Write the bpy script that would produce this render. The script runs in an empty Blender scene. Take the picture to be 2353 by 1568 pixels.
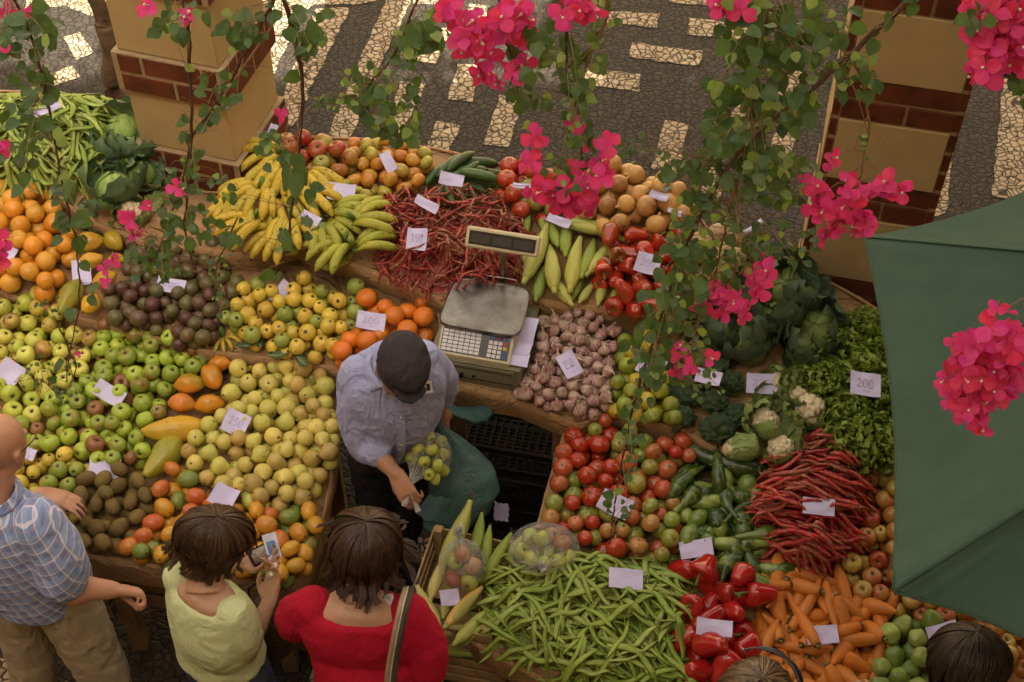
import bpy, math, random
import numpy as np
from mathutils import Vector, Matrix, Euler, noise as mnoise
random.seed(11); rng = np.random.default_rng(11)
C = bpy.context.scene.collection
SC = bpy.context.scene
R = math.radians
PI = math.pi

# ---------------------------------------------------------------- camera
CAMZ = 5.3; PITCH = 48.0; FU = 50/36*2353.0; CU, CV = 1176.5, 784.0
cd = bpy.data.cameras.new('camera'); cd.lens = 50; cd.sensor_width = 36; cd.clip_end = 500; cd.clip_start = 0.05
cam = bpy.data.objects.new('camera', cd); C.objects.link(cam)
cam.location = (0, 0, CAMZ); cam.rotation_euler = (R(90-PITCH), 0, 0)
SC.camera = cam

# ---------------------------------------------------------------- light
SUN_EL, SUN_AZ = 50.0, -8.0          # the sun stands behind the camera's gallery, a little to the left
w = bpy.data.worlds.new('World'); SC.world = w; w.use_nodes = True
nt = w.node_tree; nt.nodes.clear()
sky = nt.nodes.new('ShaderNodeTexSky'); sky.sky_type = 'NISHITA'; sky.sun_disc = False
sky.sun_elevation = R(SUN_EL); sky.sun_rotation = R(180 + SUN_AZ); sky.air_density = 1.0; sky.dust_density = 4.0; sky.ozone_density = 0.6
hsv = nt.nodes.new('ShaderNodeHueSaturation'); hsv.inputs['Saturation'].default_value = 0.15
wm = nt.nodes.new('ShaderNodeMix'); wm.data_type = 'RGBA'; wm.blend_type = 'MULTIPLY'; wm.inputs[0].default_value = 1
wm.inputs[7].default_value = (1.0, 0.88, 0.73, 1)     # the warm white balance of the photograph
bgn = nt.nodes.new('ShaderNodeBackground'); bgn.inputs[1].default_value = 0.15
wo = nt.nodes.new('ShaderNodeOutputWorld')
nt.links.new(sky.outputs[0], hsv.inputs['Color']); nt.links.new(hsv.outputs[0], wm.inputs[6])
nt.links.new(wm.outputs[2], bgn.inputs[0]); nt.links.new(bgn.outputs[0], wo.inputs[0])
sl = bpy.data.lights.new('sun', 'SUN'); sl.energy = 5.0; sl.angle = R(0.5); sl.color = (1.0, 0.9, 0.76)
sun = bpy.data.objects.new('sun', sl); C.objects.link(sun)
sun.rotation_euler = (R(90-SUN_EL), 0, R(SUN_AZ))      # light travels towards +y
SC.view_settings.view_transform = 'Standard'; SC.view_settings.look = 'None'
SC.view_settings.exposure = 2.05; SC.view_settings.gamma = 1
SC.render.engine = 'CYCLES'
SC.cycles.max_bounces = 6; SC.cycles.diffuse_bounces = 2; SC.cycles.glossy_bounces = 2
SC.cycles.transparent_max_bounces = 12; SC.cycles.transmission_bounces = 4

# ---------------------------------------------------------------- pixel -> world (photo read at 2353 x 1568)
_F = Vector((0, math.cos(R(PITCH)), -math.sin(R(PITCH)))); _U = Vector((0, math.sin(R(PITCH)), math.cos(R(PITCH)))); _X = Vector((1, 0, 0))
O = Vector((0, 0, CAMZ))
def ray(u, v): return _F + _X*((u-CU)/FU) - _U*((v-CV)/FU)
def P(u, v, z):
    d = ray(u, v); return O + d*((z-CAMZ)/d.z)
def PY(u, v, y):
    d = ray(u, v); return O + d*(y/d.y)
SLOPE = 0.15
TIER = {1: 0.70, 2: 0.80, 3: 0.90, 0: 0.66}
def SZ(t, y): return TIER[t] + SLOPE*(y-2.8)
def PS(u, v, t, h=0.0):
    d = ray(u, v)
    k = (TIER[t] + h - SLOPE*2.8 - CAMZ)/(d.z - SLOPE*d.y); return O + d*k
def mpp(p): return (p-O).dot(_F)/FU      # metres per photo pixel at a point

CAMD = lambda p: (O-p).normalized()
# ---------------------------------------------------------------- object helpers
def mesh(name, vs, fs, smooth=True, mats=(), fm=None):
    me = bpy.data.meshes.new(name); me.from_pydata([tuple(v) for v in vs], [], fs)
    for m in mats: me.materials.append(m)
    if fm is not None: me.polygons.foreach_set('material_index', fm)
    me.polygons.foreach_set('use_smooth', [smooth]*len(me.polygons)); me.update(); return me
def new(name, me, parent=None, loc=None, rot=None, scale=None):
    o = bpy.data.objects.new(name, me); C.objects.link(o)
    if parent is not None: o.parent = parent
    if loc is not None: o.location = loc
    if rot is not None: o.rotation_euler = rot
    if scale is not None: o.scale = scale if hasattr(scale, '__len__') else (scale,)*3
    return o
def tag(o, label, cat, group=None, kind=None):
    if label: o['label'] = label
    if cat: o['category'] = cat
    if group: o['group'] = group
    if kind: o['kind'] = kind
    return o
def struct(o): o['kind'] = 'structure'; return o
def empty(name, loc, label, cat, group=None, rot=None):
    o = new(name, None, None, loc, rot); o.empty_display_size = 0.1
    return tag(o, label, cat, group)

class MB:
    """collects shapes into ONE mesh"""
    def __init__(s): s.v = []; s.f = []; s.m = []
    def add(s, vs, fs, mi=0, M=None):
        n = len(s.v)
        s.v += [tuple(M @ Vector(v)) if M is not None else tuple(v) for v in vs]
        s.f += [tuple(i+n for i in f) for f in fs]; s.m += [mi]*len(fs)
    def box(s, a, b, mi=0, M=None, bev=0.0):
        x0, y0, z0 = a; x1, y1, z1 = b
        if bev <= 0:
            vs = [(x0,y0,z0),(x1,y0,z0),(x1,y1,z0),(x0,y1,z0),(x0,y0,z1),(x1,y0,z1),(x1,y1,z1),(x0,y1,z1)]
            fs = [(0,3,2,1),(4,5,6,7),(0,1,5,4),(1,2,6,5),(2,3,7,6),(3,0,4,7)]
            s.add(vs, fs, mi, M); return
        c = bev; vs = []; idx = {}
        for ix, X in enumerate((x0, x1)):
            for iy, Y in enumerate((y0, y1)):
                for iz, Z in enumerate((z0, z1)):
                    sx = c if ix == 0 else -c; sy = c if iy == 0 else -c; sz = c if iz == 0 else -c
                    idx[ix,iy,iz,0] = len(vs); vs.append((X, Y+sy, Z+sz))
                    idx[ix,iy,iz,1] = len(vs); vs.append((X+sx, Y, Z+sz))
                    idx[ix,iy,iz,2] = len(vs); vs.append((X+sx, Y+sy, Z))
        g = lambda *k: idx[k]
        fs = []
        for i in (0, 1):
            q = [g(i,0,0,0), g(i,1,0,0), g(i,1,1,0), g(i,0,1,0)]; fs.append(q if i else q[::-1])
            q = [g(0,i,0,1), g(1,i,0,1), g(1,i,1,1), g(0,i,1,1)]; fs.append(q[::-1] if i else q)
            q = [g(0,0,i,2), g(1,0,i,2), g(1,1,i,2), g(0,1,i,2)]; fs.append(q if i else q[::-1])
        for a_ in (0, 1):
            for b_ in (0, 1):
                fs.append([g(a_,b_,0,0), g(a_,b_,1,0), g(a_,b_,1,1), g(a_,b_,0,1)])
                fs.append([g(a_,0,b_,0), g(a_,1,b_,0), g(a_,1,b_,2), g(a_,0,b_,2)])
                fs.append([g(0,a_,b_,1), g(1,a_,b_,1), g(1,a_,b_,2), g(0,a_,b_,2)])
                for c_ in (0, 1): fs.append([g(a_,b_,c_,0), g(a_,b_,c_,1), g(a_,b_,c_,2)])
        s.add(vs, fs, mi, M)
    def lathe(s, prof, seg=16, mi=0, M=None, fn=None, mfn=None):
        vs, fs, ms = [], [], []
        n = len(prof)
        for i, (r, z) in enumerate(prof):
            for k in range(seg):
                a = 2*PI*k/seg; p = (r*math.cos(a), r*math.sin(a), z)
                vs.append(fn(p, i/(n-1), a) if fn else p)
        for i in range(n-1):
            for k in range(seg):
                k2 = (k+1) % seg; fs.append((i*seg+k, i*seg+k2, (i+1)*seg+k2, (i+1)*seg+k))
                ms.append(mfn(i/(n-1), 2*PI*k/seg) if mfn else mi)
        fs.append(tuple(range(seg))[::-1]); ms.append(ms[0]); fs.append(tuple((n-1)*seg+k for k in range(seg))); ms.append(ms[-2])
        b = len(s.v); s.v += [tuple(M @ Vector(v)) if M is not None else tuple(v) for v in vs]
        s.f += [tuple(i+b for i in f) for f in fs]; s.m += ms
    def tube(s, pts, rad, seg=8, mi=0, flat=1.0, M=None, up=None, caps=True, tw=None):
        pts = [Vector(p) for p in pts]; n = len(pts)
        if not hasattr(rad, '__len__'): rad = [rad]*n
        vs, fs = [], []
        upv = Vector(up) if up is not None else Vector((0.03, 0.07, 1))
        for i, p in enumerate(pts):
            t = (pts[min(i+1, n-1)] - pts[max(i-1, 0)]); t = t.normalized() if t.length > 1e-9 else Vector((0,0,1))
            b = t.cross(upv)
            if b.length < 1e-4: b = t.cross(Vector((1, 0.1, 0)))
            b.normalize(); nn = b.cross(t).normalized()
            if tw is not None:
                c_, s_ = math.cos(tw[i]), math.sin(tw[i]); b, nn = b*c_+nn*s_, nn*c_-b*s_
            r = rad[i]
            for k in range(seg):
                a = 2*PI*k/seg; vs.append(p + b*(r*math.cos(a)) + nn*(r*flat*math.sin(a)))
        for i in range(n-1):
            for k in range(seg):
                k2 = (k+1) % seg; fs.append((i*seg+k, i*seg+k2, (i+1)*seg+k2, (i+1)*seg+k))
        if caps:
            fs.append(tuple(range(seg))[::-1]); fs.append(tuple((n-1)*seg+k for k in range(seg)))
        s.add(vs, fs, mi, M)
    def ball(s, c, r, mi=0, seg=10, M=None):
        if not hasattr(r, '__len__'): r = (r, r, r)
        rings = max(4, seg//2+1); prof = []
        for i in range(rings+1):
            t = PI*i/rings; prof.append((max(math.sin(t), 1e-3), -math.cos(t)))
        M2 = Matrix.Translation(c) @ Matrix.Diagonal((r[0], r[1], r[2], 1))
        s.lathe(prof, seg, mi, (M @ M2) if M is not None else M2)
    def grid(s, fn, nu, nv, mi=0, M=None, closed=False):
        vs = [fn(i/nu, j/nv) for j in range(nv+1) for i in range(nu+1)]
        fs = [(j*(nu+1)+i, j*(nu+1)+i+1, (j+1)*(nu+1)+i+1, (j+1)*(nu+1)+i) for j in range(nv) for i in range(nu)]
        s.add(vs, fs, mi, M)
    def mesh(s, name, mats, smooth=True): return mesh(name, s.v, s.f, smooth, mats if isinstance(mats, (list, tuple)) else [mats], s.m)
    def build(s, name, mats, parent=None, smooth=True, loc=None, rot=None):
        """vertices are in world space when parent is an Empty: bring them into its frame"""
        if parent is not None and loc is None:
            inv = WM(parent).inverted(); s.v = [tuple(inv @ Vector(v)) for v in s.v]
        return new(name, s.mesh(name, mats, smooth), parent, loc, rot)
def WM(o):
    m = Matrix.LocRotScale(o.location, o.rotation_euler, o.scale)
    return WM(o.parent) @ m if o.parent else m
def nz(p, sc=1.0, o=0.0): return mnoise.noise(Vector((p[0]*sc+o, p[1]*sc+o*1.7, p[2]*sc-o)))
def crv(pts, n):
    """Catmull-Rom through pts, n samples"""
    P_ = [Vector(p) for p in pts]; P_ = [P_[0]*2-P_[1]] + P_ + [P_[-1]*2-P_[-2]]; m = len(P_)-3; out = []
    for k in range(n):
        t = k/(n-1)*m; i = min(int(t), m-1); f = t-i; a, b, c, d = P_[i:i+4]
        out.append(0.5*((2*b) + (c-a)*f + (2*a-5*b+4*c-d)*f*f + (3*b-a-3*c+d)*f**3))
    return out
def lerp_list(keys, n):
    xs = [k/(len(keys)-1) for k in range(len(keys))]; return [float(np.interp(k/(n-1), xs, keys)) for k in range(n)]
def inpoly(x, y, poly):
    c = False; n = len(poly); j = n-1
    for i in range(n):
        xi, yi = poly[i]; xj, yj = poly[j]
        if ((yi > y) != (yj > y)) and (x < (xj-xi)*(y-yi)/(yj-yi)+xi): c = not c
        j = i
    return c
def edist(x, y, poly):
    d = 1e9
    for i in range(len(poly)):
        ax, ay = poly[i]; bx, by = poly[(i+1) % len(poly)]; L = (bx-ax)**2+(by-ay)**2
        t = max(0, min(1, ((x-ax)*(bx-ax)+(y-ay)*(by-ay))/max(L, 1e-9))); d = min(d, math.hypot(x-ax-t*(bx-ax), y-ay-t*(by-ay)))
    return d

# ---------------------------------------------------------------- materials
def srgb(*c):
    if len(c) == 1: h = c[0].lstrip('#'); c = [int(h[i:i+2], 16)/255 for i in (0, 2, 4)]
    return tuple(x/12.92 if x <= 0.04045 else ((x+0.055)/1.055)**2.4 for x in c)
class NT:
    def __init__(s, name):
        s.m = bpy.data.materials.new(name); s.m.use_nodes = True; s.t = s.m.node_tree; s.t.nodes.clear()
        s.o = s.t.nodes.new('ShaderNodeOutputMaterial'); s.b = s.n('BsdfPrincipled'); s.l(s.b.outputs[0], s.o.inputs[0])
    def n(s, t, **k):
        x = s.t.nodes.new('ShaderNode'+t)
        for a, b in k.items(): setattr(x, a, b)
        return x
    def l(s, a, b): s.t.links.new(a, b)
    def inp(s, sock, v):
        if hasattr(v, 'is_linked') or hasattr(v, 'links'): s.l(v, sock)
        elif hasattr(v, '__len__') and len(v) == 3 and len(sock.default_value) == 4: sock.default_value = (*v, 1)
        else: sock.default_value = v
    def mix(s, f, a, b, bt='MIX'):
        x = s.n('Mix', data_type='RGBA', blend_type=bt); s.inp(x.inputs[0], f); s.inp(x.inputs[6], a); s.inp(x.inputs[7], b); return x.outputs[2]
    def math(s, op, a, b=0.5, c=None, clamp=False):
        x = s.n('Math', operation=op, use_clamp=clamp); s.inp(x.inputs[0], a); s.inp(x.inputs[1], b)
        if c is not None: s.inp(x.inputs[2], c)
        return x.outputs[0]
    def rng(s, v, a, b, c=0.0, d=1.0, smooth=False):
        x = s.n('MapRange'); x.interpolation_type = 'SMOOTHSTEP' if smooth else 'LINEAR'
        s.inp(x.inputs[0], v)
        for i, q in enumerate((a, b, c, d)): s.inp(x.inputs[1+i], q)
        return x.outputs[0]
    def co(s, kind='Object', scale=None):
        o = s.n('TexCoord').outputs[kind]
        if scale is not None:
            m = s.n('Mapping'); s.l(o, m.inputs[0]); m.inputs['Scale'].default_value = scale; o = m.outputs[0]
        return o
    def noise(s, scale, detail=3, rough=0.5, vec=None, w=None, dist=0.0):
        x = s.n('TexNoise'); x.inputs['Scale'].default_value = scale; x.inputs['Detail'].default_value = detail; x.inputs['Roughness'].default_value = rough; x.inputs['Distortion'].default_value = dist
        if w is not None: x.noise_dimensions = '4D'; s.inp(x.inputs['W'], w)
        s.l(vec if vec is not None else s.co(), x.inputs['Vector']); return x.outputs[0]
    def vor(s, scale, feature='F1', vec=None, rnd=1.0):
        x = s.n('TexVoronoi'); x.feature = feature; x.inputs['Scale'].default_value = scale; x.inputs['Randomness'].default_value = rnd
        s.l(vec if vec is not None else s.co(), x.inputs['Vector']); return x
    def bump(s, h, strength=0.3, dist=0.002, nrm=None):
        x = s.n('Bump'); x.inputs['Strength'].default_value = strength; x.inputs['Distance'].default_value = dist; s.l(h, x.inputs['Height'])
        if nrm is not None: s.l(nrm, x.inputs['Normal'])
        s.l(x.outputs[0], s.b.inputs['Normal']); return x.outputs[0]
    def fin(s, col, rough=0.5, spec=0.5, sss=0.0, trans=0.0, coat=0.0):
        s.inp(s.b.inputs['Base Color'], col); s.inp(s.b.inputs['Roughness'], rough); s.b.inputs['Specular IOR Level'].default_value = spec
        if sss: s.b.inputs['Subsurface Weight'].default_value = sss; s.b.inputs['Subsurface Scale'].default_value = 0.01
        if coat: s.b.inputs['Coat Weight'].default_value = coat; s.b.inputs['Coat Roughness'].default_value = 0.15
        return s.m
MATS = {}
def plain(name, col, rough=0.6, var=0.25, sc=20, bump=0.15, spec=0.4, metal=0.0, bsc=None, bd=0.002):
    if name in MATS: return MATS[name]
    n = NT(name); f = n.noise(sc, 4, 0.6)
    c = n.mix(n.rng(f, 0.3, 0.7), tuple(x*(1-var) for x in col), tuple(min(1, x*(1+var)) for x in col))
    if bump: n.bump(n.noise(bsc or sc*4, 4, 0.6), bump, bd)
    m = n.fin(c, rough, spec); n.b.inputs['Metallic'].default_value = metal
    MATS[name] = m; return m
def fruit(name, rough=0.35, spec=0.5, blush=None, bsc=14, bsoft=0.12, speck=None, spsc=70, spth=0.62, spamt=0.8, patch=None, psc=9, pth=0.66, bump=0.08, bmsc=60, sss=0.0, coat=0.0, streak=False, zcol=None, mott=0.18, glossvar=0.1):
    """skin whose ground colour is the object's own colour; alpha = how much of it is blushed"""
    n = NT(name); oi = n.n('ObjectInfo'); W = n.math('MULTIPLY', oi.outputs['Random'], 37.0)
    co = n.co(); col = oi.outputs['Color']
    f = n.noise(11, 3, 0.55, w=W)
    col = n.mix(n.rng(f, 0.3, 0.7), n.mix(1.0, col, (1-mott,)*3, 'MULTIPLY'), n.mix(1.0, col, (1+mott, 1+mott, 1+mott*.6), 'MULTIPLY'))
    if blush:
        vec = n.co(scale=(34, 34, 3)) if streak else co
        f2 = n.noise(bsc if not streak else 1.2, 3, 0.6, vec=vec, w=W)
        f3 = n.noise(7, 1, 0.5, w=n.math('ADD', W, 5.0))
        f2 = n.math('ADD', n.math('MULTIPLY', f2, 0.45), n.math('MULTIPLY', f3, 0.55))
        th = n.rng(oi.outputs['Alpha'], 0, 1, 0.72, 0.32)
        col = n.mix(n.rng(f2, n.math('SUBTRACT', th, bsoft), n.math('ADD', th, bsoft), smooth=True), col, blush)
    if patch: col = n.mix(n.math('MULTIPLY', n.rng(n.noise(psc, 3, 0.6, w=n.math('ADD', W, 9.0)), pth, pth+0.05), 0.85), col, patch)
    if speck: col = n.mix(n.math('MULTIPLY', n.rng(n.noise(spsc, 2, 0.5, w=W), spth, spth+0.06), spamt), col, speck)
    if zcol:      # (axis colour, radius): the skin changes colour round the stem
        sx = n.n('SeparateXYZ'); n.l(co, sx.inputs[0])
        rr = n.math('SQRT', n.math('ADD', n.math('POWER', sx.outputs[0], 2.0), n.math('POWER', sx.outputs[1], 2.0)))
        wob = n.math('MULTIPLY', n.math('SUBTRACT', n.noise(120, 2, w=W), 0.5), zcol[1]*1.4)
        col = n.mix(n.rng(n.math('ADD', rr, wob), zcol[1]*0.5, zcol[1], 1.0, 0.0), col, zcol[0])
    if bump: n.bump(n.noise(bmsc, 3, 0.6, w=W), bump, 0.003)
    return n.fin(col, n.rng(f, 0.3, 0.7, rough-glossvar/2, rough+glossvar/2), spec, sss, coat=coat)
# ================================================================ SETTING
def stone_mat(name, cols, mortar, scale, rough=0.75, gap=0.045, bd=0.01):
    n = NT(name); g = n.n('NewGeometry').outputs['Position']
    wob = n.n('TexNoise'); wob.inputs['Scale'].default_value = 9; n.l(g, wob.inputs['Vector'])
    add = n.n('VectorMath', operation='MULTIPLY_ADD'); n.l(wob.outputs['Color'], add.inputs[0]); add.inputs[1].default_value = (.05, .05, 0); n.l(g, add.inputs[2])
    mp = n.n('Mapping'); n.l(add.outputs[0], mp.inputs[0]); mp.inputs['Scale'].default_value = (1, 1, 0.001)
    vec = mp.outputs[0]
    e = n.vor(scale, 'DISTANCE_TO_EDGE', vec, 0.9); c = n.vor(scale, 'F1', vec, 0.9)
    sx = n.n('SeparateXYZ'); n.l(c.outputs['Color'], sx.inputs[0])
    col = n.mix(sx.outputs[0], cols[0], cols[1]); col = n.mix(n.math('MULTIPLY', sx.outputs[1], 0.4), col, cols[2])
    f = n.noise(60, 4, 0.7, vec=g); col = n.mix(n.math('MULTIPLY', n.rng(f, 0.35, 0.7), 0.45), col, n.mix(1.0, col, (.55, .5, .45), 'MULTIPLY'))
    f2 = n.noise(0.9, 3, 0.6, vec=g); col = n.mix(n.rng(f2, 0.35, 0.7, 0, 0.35), col, n.mix(1.0, col, (.6, .55, .5), 'MULTIPLY'))
    edge = n.rng(n.math('ADD', e.outputs['Distance'], n.math('MULTIPLY', n.math('SUBTRACT', n.noise(90, 2, vec=g), 0.5), 0.05)), gap*.6, gap*1.5)
    col = n.mix(edge, mortar, col)
    h = n.math('ADD', n.rng(e.outputs['Distance'], 0, 0.16), n.math('MULTIPLY', f, 0.25)); n.bump(h, 0.9, bd)
    return n.fin(col, rough, 0.4)
M_dark = stone_mat('basalt_cobbles', ((.024,.020,.014), (.040,.032,.022), (.046,.035,.023)), (.008,.006,.004), 25)
M_white = stone_mat('limestone_cobbles', ((.36,.28,.17), (.48,.38,.25), (.30,.22,.12)), (.03,.022,.014), 24, gap=0.055)
g = MB(); g.add([(-70,-50,0),(70,-50,0),(70,90,0),(-70,90,0)], [(0,1,2,3)])
struct(g.build('ground', M_dark, smooth=False))
PATCH = [
 [(622,85),(671,85),(596,235),(586,153)], [(726,20),(804,17),(675,290),(644,290),(634,259)], [(900,-30),(960,-30),(873,153),(801,331),(753,314),(842,102)],
 [(990,68),(1040,61),(1002,145),(949,138),(970,70)], [(920,186),(978,194),(945,266),(915,310),(885,300)], [(1053,147),(1108,150),(1084,235),(1028,227)],
 [(1004,278),(1059,290),(1019,365),(972,355)], [(1149,218),(1198,227),(1171,339),(1111,331)], [(1396,162),(1473,172),(1468,210),(1340,193),(1348,157)],
 [(1454,97),(1613,118),(1606,153),(1445,131)], [(1393,26),(1515,32),(1509,65),(1385,51)], [(1587,41),(1717,58),(1710,92),(1580,78)], [(1539,-8),(1640,-4),(1636,12),(1537,6)],
 [(1527,276),(1584,285),(1556,399),(1495,389)], [(1621,380),(1669,392),(1648,471),(1608,457)], [(1805,162),(1857,167),(1836,252),(1781,235)],
 [(1700,225),(1750,232),(1735,280),(1675,268)], [(2173,240),(2200,240),(2175,490),(2130,500)], [(2313,120),(2370,125),(2360,470),(2280,450)],
 [(143,85),(182,73),(218,121),(176,138)], [(99,172),(167,152),(184,177),(113,201)], [(14,34),(55,30),(46,58),(20,62)], [(245,165),(262,158),(262,182),(247,190)],
 [(540,-60),(880,-60),(868,4),(812,10),(722,12),(690,34),(676,78),(628,80),(596,120),(560,100)], [(962,-60),(1080,-60),(1060,8),(948,10)], [(60,-60),(262,-60),(262,40),(200,34),(150,14),(60,20)], [(-40,1512),(58,1520),(135,1600),(-40,1640)],
 [(722,1528),(765,1520),(800,1600),(700,1600)], [(930,1228),(1010,1238),(985,1318),(925,1300)], [(1080,10),(1140,16),(1110,80),(1060,80)], [(1780,300),(1830,310),(1810,400),(1760,390)]]
mo = MB()
for poly in PATCH:
    pts = [P(u, v, 0.004) for u, v in poly]; out = []
    for i in range(len(pts)):                       # slightly ragged outlines, like hand-laid stones
        a, b = pts[i], pts[(i+1) % len(pts)]; k = max(2, int((b-a).length/0.06))
        for j in range(k):
            p = a.lerp(b, j/k); out.append((p.x+random.uniform(-.008,.008), p.y+random.uniform(-.008,.008), 0.004))
    mo.add(out, [tuple(range(len(out)))])
struct(mo.build('pavement_pattern', M_white, smooth=False))

# ---- brick and plaster pillars
M_plaster = plain('ochre_plaster', (.44,.31,.14), 0.85, 0.13, 2.2, 0.45, 0.2, bsc=60)
M_plaster2 = plain('olive_ochre_plaster', (.46,.34,.17), 0.85, 0.13, 2.2, 0.45, 0.2, bsc=60)
M_brick = plain('red_brick', (.115,.030,.012), 0.7, 0.45, 9, 0.5, 0.3, bsc=70)
M_mortar = plain('mortar', (.33,.235,.13), 0.9, 0.2, 40, 0.6, 0.2)
def brick_course(z, h, S, off, mb, quoin=False):
    """one course of bricks round a square pillar of side S, with 12 mm joints"""
    j = 0.014; t = 0.03; L = 0.27
    for s in range(4):
        M = Matrix.Rotation(s*PI/2, 4, 'Z'); x = -S/2 + (j/2 if (s % 2) else t+0.001)
        end = S/2 - (j/2 if (s % 2) else t+0.001)
        cuts = [x]; c = x + L*(0.5 if off else 1.0) - (0.0 if s % 2 else t)
        while c < end-0.05: cuts.append(c); c += L
        cuts.append(end)
        for a, b in zip(cuts, cuts[1:]):
            e = random.uniform(-.0015, .0015)
            if quoin and not (a <= x+1e-6 or b >= end-1e-6): continue
            a2, b2 = (a, b)
            if quoin:
                if a <= x+1e-6: b2 = min(b, -S/2+0.05)
                else: a2 = S/2-0.05
            mb.box((a2+(j/2 if a > x else 0), -S/2-e, z+j/2), (b2-(j/2 if b < end else 0), -S/2+t, z+h-j/2), 0, M, 0.003)
def pillar(base, ang, S, bands, label, zt, plaster, quoin):
    root = empty('market_pillar', base, label, 'pillar', 'brick and plaster pillars behind the stall', rot=(0, 0, ang))
    core = MB(); core.box((-S/2+.008, -S/2+.008, 0), (S/2-.008, S/2-.008, zt), 0); 
    new('mortar_core', core.mesh('mortar_core', M_mortar, False), root)
    h = 0.098
    prev = 0.0
    for zb in bands + [None]:
        top = zb if zb is not None else zt
        if top - prev > 0.05:
            pm = MB(); q = 0.034 if quoin else -0.002
            if quoin:
                bm_ = MB(); nC = max(1, round((top-prev)/h)); hh = (top-prev)/nC
                for k in range(nC): brick_course(prev+k*hh, hh, S, k % 2, bm_, True)
                new('corner_bricks', bm_.mesh('corner_bricks', M_brick, False), root)
                for s in range(4):
                    pm.box((-S/2+q, -S/2-.004, prev), (S/2-q, -S/2+.02, top), 0, Matrix.Rotation(s*PI/2, 4, 'Z'), 0.003)
            else:
                pm.box((-S/2-.0, -S/2-.0, prev), (S/2, S/2, top), 0, None, 0.004)
            new('plaster_panel', pm.mesh('plaster_panel', plaster, False), root)
        if zb is not None:
            bm_ = MB(); SS = S + (0.0 if quoin else 0.05)
            for k in range(2): brick_course(zb+k*h, h, SS, k % 2, bm_)
            if not quoin: bm_.box((-SS/2+.004, -SS/2+.004, zb+.003), (SS/2-.004, SS/2-.004, zb+2*h-.003), 1)
            new('brick_band', bm_.mesh('brick_band', [M_brick, M_mortar], False), root); prev = zb+2*h
    return root
S = 0.48
def pillar_centre(x, y, a):      # from its near left corner
    return Vector((x, y, 0)) + Vector((math.cos(a), math.sin(a), 0))*(S/2) + Vector((-math.sin(a), math.cos(a), 0))*(S/2)
aL, aR = R(-17), R(-13.5)
pillar(pillar_centre(-1.625, 4.745, aL), aL, 0.45, [0.52, 1.11, 1.60, 2.10, 2.60], 'left ochre plaster pillar with projecting red brick bands, behind cabbages and bananas', 4.2, M_plaster, False)
pillar(pillar_centre(1.221, 4.283, aR), aR, 0.48, [0.30, 0.80, 1.335, 1.825, 2.32], 'right plaster pillar with brick corners, rising behind the green parasol', 4.2, M_plaster2, True)

# ---- unseen gallery block behind the camera, added and sized to shade the stall
M_wall = plain('gallery_plaster', (.55,.42,.26), 0.85, 0.08, 2, 0.2, 0.2)
gal = empty('added_shade_gallery', (0, -3, 0), 'unseen ochre gallery block added and sized to shade the market stall', 'building')
b_ = MB(); b_.box((-16, -12, 0), (16, -1.9, 10.2)); b_.build('wall', M_wall, gal, False)
b_ = MB(); b_.box((-16.2, -12.2, 10.202), (16.2, -1.78, 10.45), 0, None, .03); b_.build('cornice', M_wall, gal, False)
b_ = MB(); b_.box((-16, -1.898, 3.5), (16, -0.35, 3.7), 0, None, .02); b_.build('balcony', M_wall, gal, False)
for a_, c_ in (((-16,-1.89,0),(-8.5,22,8.5)), ((9.5,-1.89,0),(16,22,8.5)), ((-8.49,18,0),(9.49,22,7.5))):
    b_ = MB(); b_.box(a_, c_); b_.build('added_side_block', M_wall, gal, False)  # unseen blocks added to cut low sky light, leaving it mostly from above

# ---- leaf crowns added overhead (outside the frame) to throw the dappled shade
def leaf_mat(name, cols, rough=0.5, trans=0.25, vein=True):
    n = NT(name); oi = n.n('ObjectInfo'); gi = n.n('NewGeometry')
    c = n.mix(gi.outputs['Random Per Island'], cols[0], cols[1])
    f = n.noise(45, 3, 0.6); c = n.mix(n.rng(f, 0.35, 0.75, 0, .5), c, cols[2])
    n.b.inputs['Transmission Weight'].default_value = 0.0
    n.bump(n.noise(120, 3), 0.25, 0.002)
    m = n.fin(c, rough, 0.35)
    tr = n.n('BsdfTranslucent'); n.inp(tr.inputs[0], n.mix(1.0, c, (1.3, 1.5, .5), 'MULTIPLY')); ms = n.n('MixShader'); ms.inputs[0].default_value = trans
    n.l(n.b.outputs[0], ms.inputs[1]); n.l(tr.outputs[0], ms.inputs[2]); n.l(ms.outputs[0], n.o.inputs[0]); return m
M_crown = leaf_mat('added_shade_leaves', ((.05,.10,.025), (.09,.16,.04), (.04,.07,.02)))
M_bark = plain('grey_brown_bark', (.13,.085,.05), 0.9, 0.4, 14, 0.8, 0.2, bsc=30, bd=.01)
def shade_leaf_cards(mb, c, r, n_, size):
    for _ in range(n_):
        while True:
            p = Vector((random.uniform(-1,1), random.uniform(-1,1), random.uniform(-1,1)))
            if p.length < 1 and nz((p.x*r[0]+c[0], p.y*r[1]+c[1], p.z*r[2]), 1.2) > -0.16: break
        q = Vector((c[0]+p.x*r[0], c[1]+p.y*r[1], c[2]+p.z*r[2])); s = size*random.uniform(.6, 1.3)
        E = Euler((random.uniform(-.9,.9), random.uniform(-.9,.9), random.uniform(0, 6.3))).to_matrix()
        mb.add([q+E @ Vector(k)*s for k in ((0,-.6,0),(.38,-.1,.05),(.25,.35,.0),(0,.6,-.08),(-.25,.35,0),(-.38,-.1,.05))], [(0,1,2,3,4,5)])
tk = [P(252, 262, 0.9), P(258, 130, 1.75), P(233, 60, 2.1), P(220, -10, 2.5)]
tk = [Vector((tk[0].x+.02, 5.35, 0)), Vector((-1.63, 5.32, .7))] + [PY(u, v, 5.3) for u, v in ((268,215),(262,120),(240,60),(222,0))]
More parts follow.
